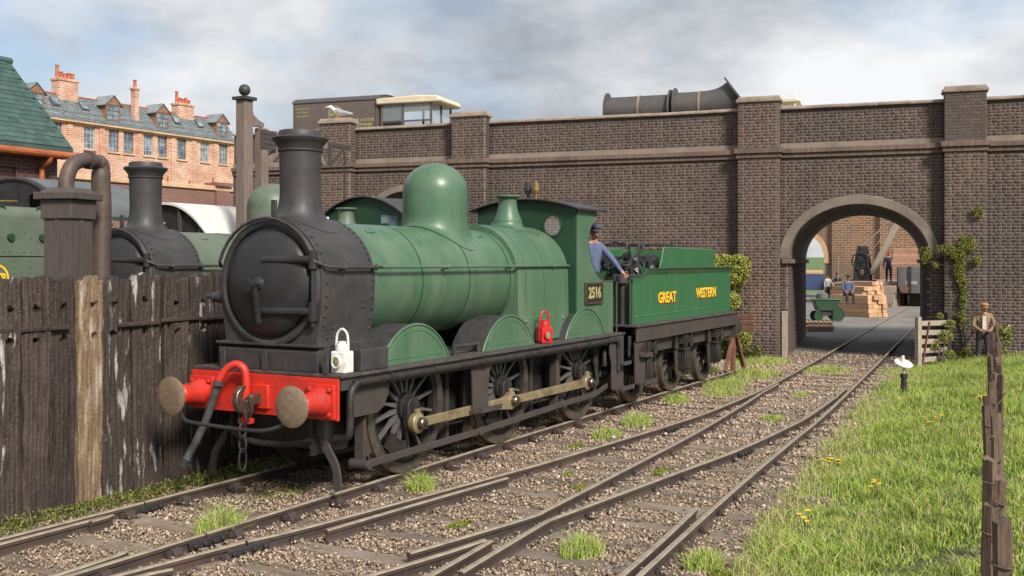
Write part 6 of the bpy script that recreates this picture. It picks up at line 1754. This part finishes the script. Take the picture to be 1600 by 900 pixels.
pl_ = empty('flanged_pipe', BW(-4.78, 1.25, 7.08), bridge.rotation_euler.z, 'left of two large dark flanged pipes on the bridge', 'pipe', 'large pipes carried over the bridge')
def flange(x, r, rot=None):
    m = MB(); m.lathe([(r - .18, x), (r + .14, x), (r + .14, x + .05), (r - .18, x + .05), (r - .18, x)], (0, 0, 0), 'x', 36, caps=False); return m
rp = .46
m = MB(); m.lathe([(rp - .04, 0), (rp, 0), (rp, 1.95), (rp - .04, 1.95), (rp - .04, 0)], (0, 0, 0), 'x', 40, caps=False); m.build('pipe_barrel', M['castpipe'], pl_, smooth=40)
for x in (-.02, 1.92): flange(x, rp).build('flange', M['castpipe'], pl_)
m = MB(); m.lathe([(rp, .98), (rp + .018, .98), (rp + .018, 1.05), (rp, 1.05)], (0, 0, 0), 'x', 40, caps=False); m.build('strap', M['strap'], pl_)
pr_ = empty('flanged_pipe', BW(-2.70, 1.25, 7.12), bridge.rotation_euler.z, 'right of two large pipes on the bridge, with flared bend end', 'pipe', 'large pipes carried over the bridge')
m = MB(); cpts = smoothpath([(0, 0, 0), (.7, 0, 0), (1.2, 0, .04), (1.55, 0, .16), (1.82, 0, .34)], 5); m.tube(cpts, rp, 36, caps=False); m.build('pipe_barrel', M['castpipe'], pr_, smooth=40)
flange(-.02, rp).build('flange', M['castpipe'], pr_)
o = flange(-.02, rp).build('flange', M['castpipe'], pr_); o.location = (1.80, 0, .34); o.rotation_euler = (0, R(-36), 0)
m = MB(); m.lathe([(rp, .72), (rp + .018, .72), (rp + .018, .79), (rp, .79)], (0, 0, 0), 'x', 40, caps=False); m.build('strap', M['strap'], pr_)
# low flat trailer carrying the pipes
tr = empty('flat_trailer', BW(-4.9, .75, ZS + .36), bridge.rotation_euler.z, 'flat trailer under the large pipes behind the parapet', 'trailer')
m = MB(); m.bx(0, 4.3, 0, 1.1, .50, .68); m.bx(.1, .25, .02, 1.08, .683, .80); m.bx(3.2, 3.35, .02, 1.08, .683, .80); m.build('deck', M['timber'], tr, smooth=0)
for x in (.7, 3.6):
    for y in (.1, 1.0):
        m = MB(); m.lathe([(0, -.08), (.26, -.08), (.28, 0), (.26, .08), (0, .08)], (x, y, .28), 'y', 18); m.build('wheel', M['iron'], tr)
van = empty('cream_van', BW(-.35, 4.0, ZS + .36), bridge.rotation_euler.z, 'small cream van cab just showing above the parapet beside the pier', 'van')
m = MB(); m.bx(-.6, .95, 0, 1.5, .35, 1.25); m.bx(.952, 1.5, .1, 1.4, .35, 1.0); m.build('van_body', M['cream'], van, smooth=0, bevel=.04)
m = MB(); m.prism([[(-.62, 1.68), (.98, 1.68), (1.06, 1.72), (.98, 1.80), (-.62, 1.82)]], 'y', -.05, 1.55); m.build('van_roof', M['cream'], van, smooth=0, bevel=.03)
for x in (-.58, .12, .88):
    for y in (0, 1.44): MB().bx(x, x + .06, y, y + .06, 1.253, 1.678).build('van_pillar', M['cream'], van, smooth=0)
m = MB(); m.bx(-.5, .86, .03, .04, 1.26, 1.67); m.bx(.90, .91, .07, 1.42, 1.26, 1.67); m.build('pane', M['pane'], van, smooth=0)
for x in (-.2, 1.15):
    m = MB(); m.lathe([(0, -.1), (.3, -.1), (.34, 0), (.3, .1), (0, .1)], (x, .1, .34), 'y', 18); m.build('wheel', M['iron'], van)

# gull on the pier cap: one shaped body, facing left
def gull():
    gp_ = BW(-13.38, -.12, ZC + .41)
    rings = [(.30, 0.0, .275, .012, .010), (.24, 0, .262, .03, .03), (.19, 0, .262, .045, .048), (.145, 0, .25, .045, .05), (.11, 0, .205, .045, .055), (.06, 0, .165, .065, .075), (-.02, 0, .14, .085, .085), (-.12, 0, .12, .08, .072), (-.22, 0, .10, .055, .045), (-.32, 0, .085, .035, .02), (-.40, 0, .075, .025, .008)]
    m = MB(); n_ = 14; vs = []
    for x, y, z, ry, rz in rings:
        for k in range(n_):
            a = 2 * PI * k / n_; vs.append((x, y + ry * math.cos(a), z + rz * math.sin(a)))
    m.add(vs, [(i * n_ + k, i * n_ + (k + 1) % n_, (i + 1) * n_ + (k + 1) % n_, (i + 1) * n_ + k) for i in range(len(rings) - 1) for k in range(n_)] + [tuple(range(n_)), tuple(range((len(rings) - 1) * n_, len(rings) * n_))])
    g = m.build('gull', M['plumage'], None, smooth=60, loc=gp_); g.rotation_euler = (0, 0, bridge.rotation_euler.z + PI); g.scale = (1.35,) * 3
    tag(g, 'white gull standing on the bridge pier cap', 'bird')
    for s_ in (-1, 1):
        m = MB(); m.add([(.05, s_ * .078, .20), (-.05, s_ * .095, .205), (-.20, s_ * .075, .165), (-.42, s_ * .03, .10), (-.22, s_ * .078, .10), (-.05, s_ * .095, .12)], [(0, 1, 5), (1, 2, 4, 5), (2, 3, 4)])
        m.build('wing', M['wing'], g, smooth=60)
        m = MB(); m.tube([(-.03, s_ * .035, .07), (-.02, s_ * .035, .0)], .010, 6); m.box((.01, s_ * .035, .004), (.08, .05, .008)); m.build('foot', M['beak'], g)
    m = MB(); m.tube([(.27, 0, .266), (.33, 0, .262), (.36, 0, .252)], [.018, .013, .004], 8); m.build('beak', M['beak'], g)
gull()

# ================================================================== BUFFER STOP, GATE, DISC SIGNAL
bs_ = empty('buffer_stop', (13.15, 0, 0), 0, 'rusty rail built buffer stop behind the tender', 'buffer stop')
for s_ in (-1, 1):
    m = MB(); m.bar((0, s_ * .75, -.02), (0, s_ * .75, 1.25), .10, .12, (1, 0, 0)); m.bar((.95, s_ * .75, -.1), (.03, s_ * .75, 1.1), .09, .11); m.bar((-.6, s_ * .75, .02), (-.02, s_ * .75, .75), .08, .1); m.build('strut', M['rust'], bs_, smooth=0, bevel=.01)
for i in range(3):
    m = MB(); m.bx(-.16, -.07, -1.3, 1.3, .92 + i * .14, 1.04 + i * .14); m.build('beam', M['rust'], bs_, smooth=0, bevel=.012)
gp = BW(3.98, -1.5, 0)
gate = empty('hurdle_gate', (gp.x, gp.y, -.12), R(-38), 'weathered slatted hurdle gate beside the arch', 'gate')
m = MB(); m.box((0, 0, .62), (.13, .13, 1.26), taper=(.94, .94)); m.build('gate_post', M['palewood'], gate, smooth=0, bevel=.012)
m = MB(); m.box((.98, .0, .66), (.13, .13, 1.36)); m.build('gate_post', M['plank'], gate, smooth=0, bevel=.012)
for i in range(5):
    m = MB(); m.box((.49, -.03, .16 + i * .23), (.90, .03, .13)); o = m.build('slat', M['palewood'], gate, smooth=0, bevel=.006); o.rotation_euler = (0, random.uniform(-.02, .02), 0)
m = MB(); m.bar((.08, -.06, .1), (.30, -.06, 1.12), .03, .07, (0, 1, 0)); m.build('brace', M['rust'], gate, smooth=0)

dsg = empty('disc_lever', (11.6, -4.72, -.14), R(20), 'small white disc on a short post beside the turnout', 'ground signal')
m = MB(); m.lathe([(.09, 0), (.09, .10), (.06, .12), (.055, .34), (.075, .36), (.075, .42), (.05, .44)], (0, 0, 0), 'z', 16); m.build('post', M['iron'], dsg)
m = MB(); m.tube([(0, 0, .40), (.02, 0, .54), (.05, 0, .62)], .024, 10); m.tube([(.06, 0, .64), (.10, 0, .78)], .03, 8); m.build('stem', M['signal'], dsg)
m = MB(); m.lathe([(0, -.022), (.17, -.022), (.18, -.012), (.18, .012), (.17, .022), (.05, .024), (.04, .05), (0, .055)], (0, 0, 0), 'z', 28); o = m.build('disc', M['signal'], dsg); o.location = (.05, 0, .63); o.rotation_euler = (R(10), R(-22), 0)

# ================================================================== PALE FENCE ON THE RIGHT
pf = empty('paling_fence', (0, 0, 0), 0, 'row of rough dark stakes wired together at the right edge', 'fence')
fpts = []
tt = 5.5
while tt < 24.5:
    X_ = -10.2141 + tt * 1.101 + random.uniform(-.04, .04); Y_ = -7.9487 + tt * (.0785) + random.uniform(-.06, .06)
    fpts.append((X_, Y_)); tt += .62 + .02 * tt
M['stake'] = pm('rough_stake', (.165, .105, .070), (.075, .050, .037), 9, .85, bump=.7, bscale=14, stretch=(5, 5, .6), c3=(.30, .23, .17), s3=4, lo3=.6, hi3=.75, objrand=.3)
for i, (x, y) in enumerate(fpts):
    g = float(bank(np.array([x]), np.array([y]))[0]); h = 1.02 + random.uniform(-.10, .08) - g * .3
    m = MB(); n_ = 9; zs = np.linspace(-.15, h, 9); vs = []
    r0 = random.uniform(.038, .050); an = random.uniform(0, 6)
    for z in zs:
        for k in range(n_):
            a = 2 * PI * k / n_; rr = r0 * (1 + .18 * math.sin(3 * a + an) + random.uniform(-.06, .06)); vs.append((rr * math.cos(a) * 1.15, rr * math.sin(a), z + (random.uniform(-.03, .02) if z == zs[-1] else 0)))
    m.add(vs, [(q * n_ + k, q * n_ + (k + 1) % n_, (q + 1) * n_ + (k + 1) % n_, (q + 1) * n_ + k) for q in range(8) for k in range(n_)] + [tuple(range(8 * n_, 9 * n_)), tuple(range(n_))[::-1]])
    for hz in (.45, .82): m.tube([(r0 * 1.32 * math.cos(a), r0 * 1.18 * math.sin(a), hz + .01 * math.sin(a)) for a in np.linspace(0, 2 * PI, 13)[:-1]], .005, 5, closed=True)
    o = m.build('stake', M['stake'], pf, smooth=40, loc=(x, y, g)); o.rotation_euler = (random.uniform(-.05, .05), random.uniform(-.05, .05), 0)
for hz in (.45, .82):
    pts = []
    for x, y in fpts:
        g = float(bank(np.array([x]), np.array([y]))[0])
        for dx in (-.07, .07): pts.append((x + dx, y - .065, g + hz + random.uniform(-.015, .015)))
    m = MB(); m.tube(pts, .004, 5); m.build('wire', M['wire'], pf)

# ================================================================== VEGETATION
def blades(name, xs, ys, zs, L, pal, label, cat='grass', w=.010, lean=.5, bend=.35):
    n = len(xs)
    a = rng.uniform(0, 2 * PI, n); ln = rng.normal(0, lean, n); b2 = rng.uniform(0, 2 * PI, n)
    dx, dy = np.cos(a), np.sin(a)
    w_ = w * rng.uniform(.6, 1.4, n)
    lx, ly = np.cos(b2) * np.abs(ln), np.sin(b2) * np.abs(ln)
    B = np.stack([xs, ys, zs], 1)
    side = np.stack([dx, dy, np.zeros(n)], 1) * w_[:, None]
    mid = B + np.stack([lx * .35, ly * .35, np.ones(n)], 1) * (L * .55)[:, None]
    tip = B + np.stack([lx * (1 + bend), ly * (1 + bend), np.ones(n) * .92], 1) * L[:, None]
    V = np.stack([B - side, B + side, mid + side * .7, mid - side * .7, tip], 1).reshape(-1, 3)
    o5 = (np.arange(n) * 5)[:, None]
    F = np.concatenate([o5 + np.array([[0, 1, 2]]), o5 + np.array([[0, 2, 3]]), o5 + np.array([[3, 2, 4]])])
    P = np.array(pal); c = P[rng.integers(0, len(P), n)] * rng.uniform(.75, 1.25, (n, 1))
    C = np.repeat(c, 5, 0); C = C.reshape(n, 5, 3); C = C.reshape(-1, 3)
    o = new_obj(name, np_mesh(name, V, F, M['grass'], C), kind='stuff')
    return tag(o, label, cat)
GP = [(.24, .38, .045), (.29, .43, .055), (.34, .47, .07), (.42, .48, .12), (.19, .32, .04), (.50, .47, .20)]
n = 215000
t = rng.uniform(0, 1, n)
gx = -3.6 + 22.4 * t ** 1.5
edge = np.interp(gx, GE_X, GE_Y)
gy = edge + .15 - rng.uniform(0, 1, n) ** 1.15 * 6.5 - np.abs(rng.normal(0, .18, n))
clump = npn(gx, gy, 1.7, 3) + .6 * npn(gx, gy, 4.3, 1)
ok = (rng.uniform(0, 1, n) < np.clip(.62 + .4 * clump + (edge - gy) * .6, .05, 1)) & (gx < 18.9)
gx, gy, clump, edge = gx[ok], gy[ok], clump[ok], edge[ok]
L = (.082 + .055 * np.clip(clump, -1, 1.2)) * rng.uniform(.6, 1.7, len(gx)) * (1 + .02 * gx.clip(0))
blades('grass', gx, gy, bank(gx, gy) - .01, L, GP, 'bright green grass growing over the bank on the right', w=.0048, lean=.7)
# dry straw among it
sel = rng.uniform(0, 1, len(gx)) < np.clip(.07 + .10 * npn(gx, gy, 1.1, 8), .01, .3)
blades('dry_grass', gx[sel], gy[sel], bank(gx[sel], gy[sel]), L[sel] * 1.35, [(.42, .36, .17), (.36, .30, .13), (.48, .42, .24)], 'straw coloured dry stems among the green grass', w=.005, lean=.7)
n = 9000; ex = -3.2 + 20.5 * rng.uniform(0, 1, n) ** 1.4; ey = np.interp(ex, GE_X, GE_Y) + .12 - np.abs(rng.normal(0, .30, n)) + .18 * npn(ex, ex, 2.9, 2)
ok = npn(ex * 1.0, ex * .5, 3.7, 4) + rng.normal(0, .3, n) > -.1
ex, ey = ex[ok], ey[ok]
blades('dry_grass', ex, ey, np.maximum(bank(ex, ey) - .01, -.15), rng.uniform(.07, .24, len(ex)), [(.44, .40, .17), (.36, .38, .12), (.50, .45, .24), (.30, .37, .09)], 'ragged straw and green tufts along the edge of the bank', w=.004, lean=.6)
# tufts between the rails
TUFTS = [(-2.85, -.60, .20, .26, 'tall bright green grass tuft between the loco rails'), (-.28, -1.18, .15, .20, 'grass tuft beside the near rail below the first driving wheel'), (-1.70, -3.92, .20, .16, 'pale grass tuft near the crossing nose in the foreground'),
         (5.5, -1.50, .26, .17, 'larger of two grass tufts beside the track by the middle wheels'), (4.15, -1.56, .22, .14, 'smaller grass tuft nearer the camera beside the track'), (8.3, -1.15, .28, .16, 'grass tuft under the tender steps'), (9.9, -1.55, .45, .14, 'spread of grass beside the tender wheels'), (11.2, -1.2, .55, .16, 'wide grass patch below the rear tender wheel'),
         (13.4, -1.15, .7, .18, 'grass patch with yellow flowers near the buffer stop'), (7.0, -3.32, .20, .10, 'tiny grass tuft inside the turnout'), (15.1, -2.45, .65, .14, 'grass patch between the rails before the arch'), (10.3, -3.0, .22, .09, 'small grass tuft by the switch blades'), (16.5, -.5, .8, .17, 'grass at the foot of the arch left pier'), (-1.55, -5.02, .18, .14, 'grass tuft at the end of a sleeper in the foreground'),
         (15.4, -4.15, .6, .13, 'grass in front of the hurdle gate'), (13.6, .2, .5, .18, 'grass growing around the buffer stop')]
for x, y, r_, L_, lab in TUFTS:
    L_ *= 1.25; r_ *= 1.15; n = int(420 + 1500 * r_); a = rng.uniform(0, 2 * PI, n); q = np.sqrt(rng.uniform(0, 1, n)) * r_
    sc = 1 - .5 * q / r_
    blades('grass_tuft', x + q * np.cos(a) * 1.2, y + q * np.sin(a) * .8, np.full(n, -.14), L_ * sc * rng.uniform(.5, 1.5, n), GP[1:] + [(.44, .40, .18)], lab, w=.0042, lean=.55)

def leaves(pts, size, pal, name='leaves', nrm=None):
    """little bent leaf faces at the given points"""
    n = len(pts); P0 = np.array(pts)
    d1 = rng.normal(0, 1, (n, 3)); d1 /= np.linalg.norm(d1, axis=1)[:, None]
    d2 = np.cross(d1, rng.normal(0, 1, (n, 3))); d2 /= np.linalg.norm(d2, axis=1)[:, None]
    s_ = size * rng.uniform(.6, 1.4, (n, 1)); nn = np.cross(d1, d2)
    V = np.stack([P0 - d1 * s_, P0 + d2 * s_ * .55 + nn * s_ * .2, P0 + d1 * s_, P0 - d2 * s_ * .55 + nn * s_ * .2], 1).reshape(-1, 3)
    o4 = (np.arange(n) * 4)[:, None]
    F = np.concatenate([o4 + np.array([[0, 1, 2]]), o4 + np.array([[0, 2, 3]])])
    c = np.array(pal)[rng.integers(0, len(pal), n)] * rng.uniform(.7, 1.25, (n, 1))
    return np_mesh(name, V, F, M['leaf'], np.repeat(c, 4, 0))
LP = [(.24, .26, .05), (.29, .30, .06), (.19, .21, .04), (.34, .33, .09), (.14, .16, .035)]
LPD = [(.10, .11, .03), (.14, .14, .035), (.075, .085, .022), (.18, .17, .05)]
def clump_pts(c, r, n):
    v = rng.normal(0, 1, (n, 3)); v /= np.linalg.norm(v, axis=1)[:, None]
    return np.array(c) + v * (np.array(r) * rng.uniform(.45, 1.0, (n, 1)) ** .6)
def shrub(name, loc, clumps, label, size=.035, pal=LP, dens=420, stems=True):
    root = empty(name, loc, 0, label, 'shrub', None)
    pts = np.concatenate([clump_pts(c, (r, r, r * .85), int(dens * (r / .3) ** 2)) for c, r in clumps])
    o = new_obj('foliage', leaves(pts, size, pal), root, kind='stuff')
    m = MB()
    for c, r in clumps: m.tube(smoothpath([(0, 0, 0), (c[0] * .4, c[1] * .4, c[2] * .55), tuple(c)], 3), [.03, .026, .022, .02, .016, .012, .008], 6)
    m.build('stem', M['timber'], root)
    return root
b0 = BW(-.88, -.80, -.15)
shrub('shrub', b0, [((random.uniform(-.4, .4), random.uniform(-.45, .45), z), random.uniform(.24, .42)) for z in (.4, .8, 1.2, 1.6, 1.9, 2.3, 2.55, 2.7, 1.4, 2.1, .6, 2.4, 1.0, 1.3, 1.75, 2.0, 2.2, 2.6)], 'yellow green shrub rising behind the tender against the bridge', .032, [(.30, .32, .06), (.36, .37, .075), (.23, .25, .045), (.42, .40, .10), (.17, .19, .04)], dens=1250)
b0 = BW(-.55, -1.0, -.15)
shrub('shrub', b0, [((random.uniform(-.5, .5), random.uniform(-.5, .5), random.uniform(.15, .62)), random.uniform(.18, .34)) for _ in range(9)], 'low dark shrub at the foot of the pier by the buffer stop', .04, LPD, 520)
b0 = BW(5.9, -.75, -.15)
shrub('shrub', b0, [((random.uniform(-.2, .2), random.uniform(-.25, .25), z), random.uniform(.14, .24)) for z in (.3, .5, .7, .95)], 'small bush beside the old man by the pier', .04, LP, 420)
b0 = BW(4.55, -1.15, -.12)
shrub('shrub', b0, [((random.uniform(-.22, .22), random.uniform(-.22, .22), z), random.uniform(.11, .21)) for z in (.3, .5, .75, 1.05)], 'yellow green bush behind the hurdle gate', .028, LP, 620)
# ivy on the right pier: a stem with branches, foliage hugging the brick
iv = empty('climbing_ivy', BW(5.05, -PW - .03, -.15), bridge.rotation_euler.z, 'yellow green ivy climbing the pier right of the arch', 'climbing plant')
main = smoothpath([(.12, -.04, 0), (.10, -.05, .6), (.02, -.05, 1.3), (.06, -.05, 1.9), (-.05, -.05, 2.4), (.0, -.05, 2.9), (.1, -.05, 3.25)], 5)
br = [smoothpath([(.0, -.05, 2.3), (-.3, -.06, 2.55), (-.6, -.06, 2.6), (-.95, -.12, 2.75)], 4), smoothpath([(.05, -.05, 2.5), (.25, -.05, 2.7), (.5, -.05, 2.72)], 4), smoothpath([(.02, -.05, 1.2), (-.35, -.06, 1.25), (-.8, -.10, 1.22)], 4), smoothpath([(.1, -.05, .5), (.35, -.05, .9), (.5, -.05, 1.1)], 4)]
m = MB(); m.tube(main, [.03 - .0007 * i for i in range(len(main))], 6)
for b in br: m.tube(b, .012, 5)
m.build('stem', M['plank'], iv)
pts = []
for p in main[6:]:
    if p.z > .9: pts.append(clump_pts(p, (.10 + .03 * (p.z > 2.2), .07, .10), 55 if p.z < 2.3 else 110))
for c, r, k in (((-.30, -.08, 2.98), .17, 300), ((.18, -.08, 3.12), .19, 360), ((-.05, -.08, 2.86), .18, 360), ((-.5, -.08, 3.0), .10, 110), ((.38, -.08, 2.72), .11, 130), ((.05, -.08, 3.1), .12, 160), ((-.9, -.1, 2.7), .08, 70), ((-.62, -.1, 2.58), .07, 70), ((.02, -.08, 2.2), .11, 150), ((.05, -.08, 1.7), .09, 110), ((.1, -.06, .25), .2, 200), ((-.5, -.08, 1.24), .10, 80), ((.0, -.08, 1.28), .13, 140), ((.40, -.06, 3.95), .16, 170)):
    pts.append(clump_pts(c, (r, .09, r), k))
new_obj('foliage', leaves(np.concatenate(pts + pts[7:] + [q + rng.normal(0, .025, q.shape) * [1, .4, 1] for q in pts]), .021, LP), iv, kind='stuff')
b0 = BW(4.15, -.28, 2.62)
shrub('wall_fern', b0, [((random.uniform(-.25, .25), random.uniform(-.15, .05), random.uniform(.02, .3)), random.uniform(.13, .2)) for _ in range(6)], 'leafy plant growing on the right impost of the arch', .026, LPD + LP[:2], 520)

# moss and low weeds along the fence foot and on sleepers
def weeds(name, xs, ys, z, size, pal, label, hgt=.08, cat='ground cover'):
    n = len(xs); pts = np.stack([xs, ys, z + rng.uniform(0, 1, n) ** 1.5 * hgt], 1)
    return tag(new_obj(name, leaves(pts, size, pal), kind='stuff'), label, cat)
n = 26000
wx = rng.uniform(-5.2, 8.5, n); wy = 1.55 - np.abs(rng.normal(0, .22, n)) * (1 + .35 * npn(wx, wx, 2.1)); z_ = np.full(n, -.15)
k_ = wy > .85
weeds('creeping_weeds', wx[k_], wy[k_], z_[k_] , .018, [(.09, .11, .022), (.14, .15, .03), (.06, .075, .018), (.20, .19, .05)], 'mossy creeping weeds along the foot of the plank fence', .11)
n = 420; wx = rng.uniform(-4.8, 1.5, n); wy = rng.uniform(1.0, 1.5, n)
blades('grass', wx, wy, np.full(n, -.15), rng.uniform(.06, .22, n), [(.15, .18, .04), (.20, .22, .06), (.30, .26, .11)], 'thin grass stems at the foot of the plank fence', w=.005, lean=.5)
for x, y, rx, ry, lab in ((-1.38, -2.42, .24, .07, 'bright moss on a sleeper near the crossing'), (3.1, -1.52, .30, .07, 'yellow moss on a sleeper end beside the siding'), (2.05, -3.25, .24, .07, 'yellow moss between the turnout rails'), (.7, -2.75, .2, .05, 'dull moss by the wing rail'), (-1.75, -5.25, .16, .10, 'yellow moss at the grass edge in the foreground'), (-1.2, .1, .4, .2, 'thin moss between the rails under the buffer beam'), (1.3, -2.3, .2, .04, 'moss along the check rail sleeper')):
    n = 900; a = rng.uniform(0, 2 * PI, n); q = np.sqrt(rng.uniform(0, 1, n))
    weeds('moss', x + rx * q * np.cos(a), y + ry * q * np.sin(a), np.full(n, -.118), .010, [(.20, .24, .03), (.28, .29, .04), (.15, .18, .03)], lab, .025, 'moss')
# yellow flowers: each a stalk with a head of petals
def flower(x, y, z, h, label, n=5):
    root = empty('yellow_flower', (x, y, z), rng.uniform(0, 6), label, 'flower', 'yellow flowers in the grass')
    m = MB(); P = []
    for k in range(n):
        e = (random.uniform(-.07, .07), random.uniform(-.07, .07), h * random.uniform(.7, 1.05)); P.append(e)
        m.tube([(e[0] * .2, e[1] * .2, 0), e], [.005, .003], 5)
    m.build('stalk', M['turf'], root)
    for e in P:
        m = MB()
        for q in range(6):
            a = q * PI / 3; d = Vector((math.cos(a), math.sin(a), .45)) * .032; s_ = Vector((-math.sin(a), math.cos(a), 0)) * .012; e_ = Vector(e)
            m.add([e_, e_ + d * .6 + s_, e_ + d, e_ + d * .6 - s_], [(0, 1, 2, 3)])
        m.build('flower_head', M['petal'], root, smooth=0)
for x, y, h, lab in ((-.35, -5.62, .30, 'tall yellow flower stalks nearest the camera on the grass bank'), (3.2, -5.15, .16, 'yellow flowers at the grass edge near the sleeper ends'), (3.35, -5.0, .15, 'yellow flower clump just left of another at the grass edge'), (1.5, -5.95, .22, 'single yellow flower in the middle of the bank'), (6.3, -5.85, .22, 'left half of the yellow flower patch on the upper bank'), (6.5, -6.0, .22, 'right half of the yellow flower patch on the upper bank'), (8.5, -6.35, .26, 'yellow flower spray in front of the stakes'), (13.1, -1.3, .20, 'yellow flowers beside the buffer stop'), (14.6, -2.6, .14, 'yellow flower between the rails before the arch'), (16.0, -5.9, .2, 'yellow flower near the old man'), (-4.2, -2.9, .1, 'lone yellow flower in the near ballast')):
    flower(x, y, float(bank(np.array([x]), np.array([y]))[0]), h, lab)
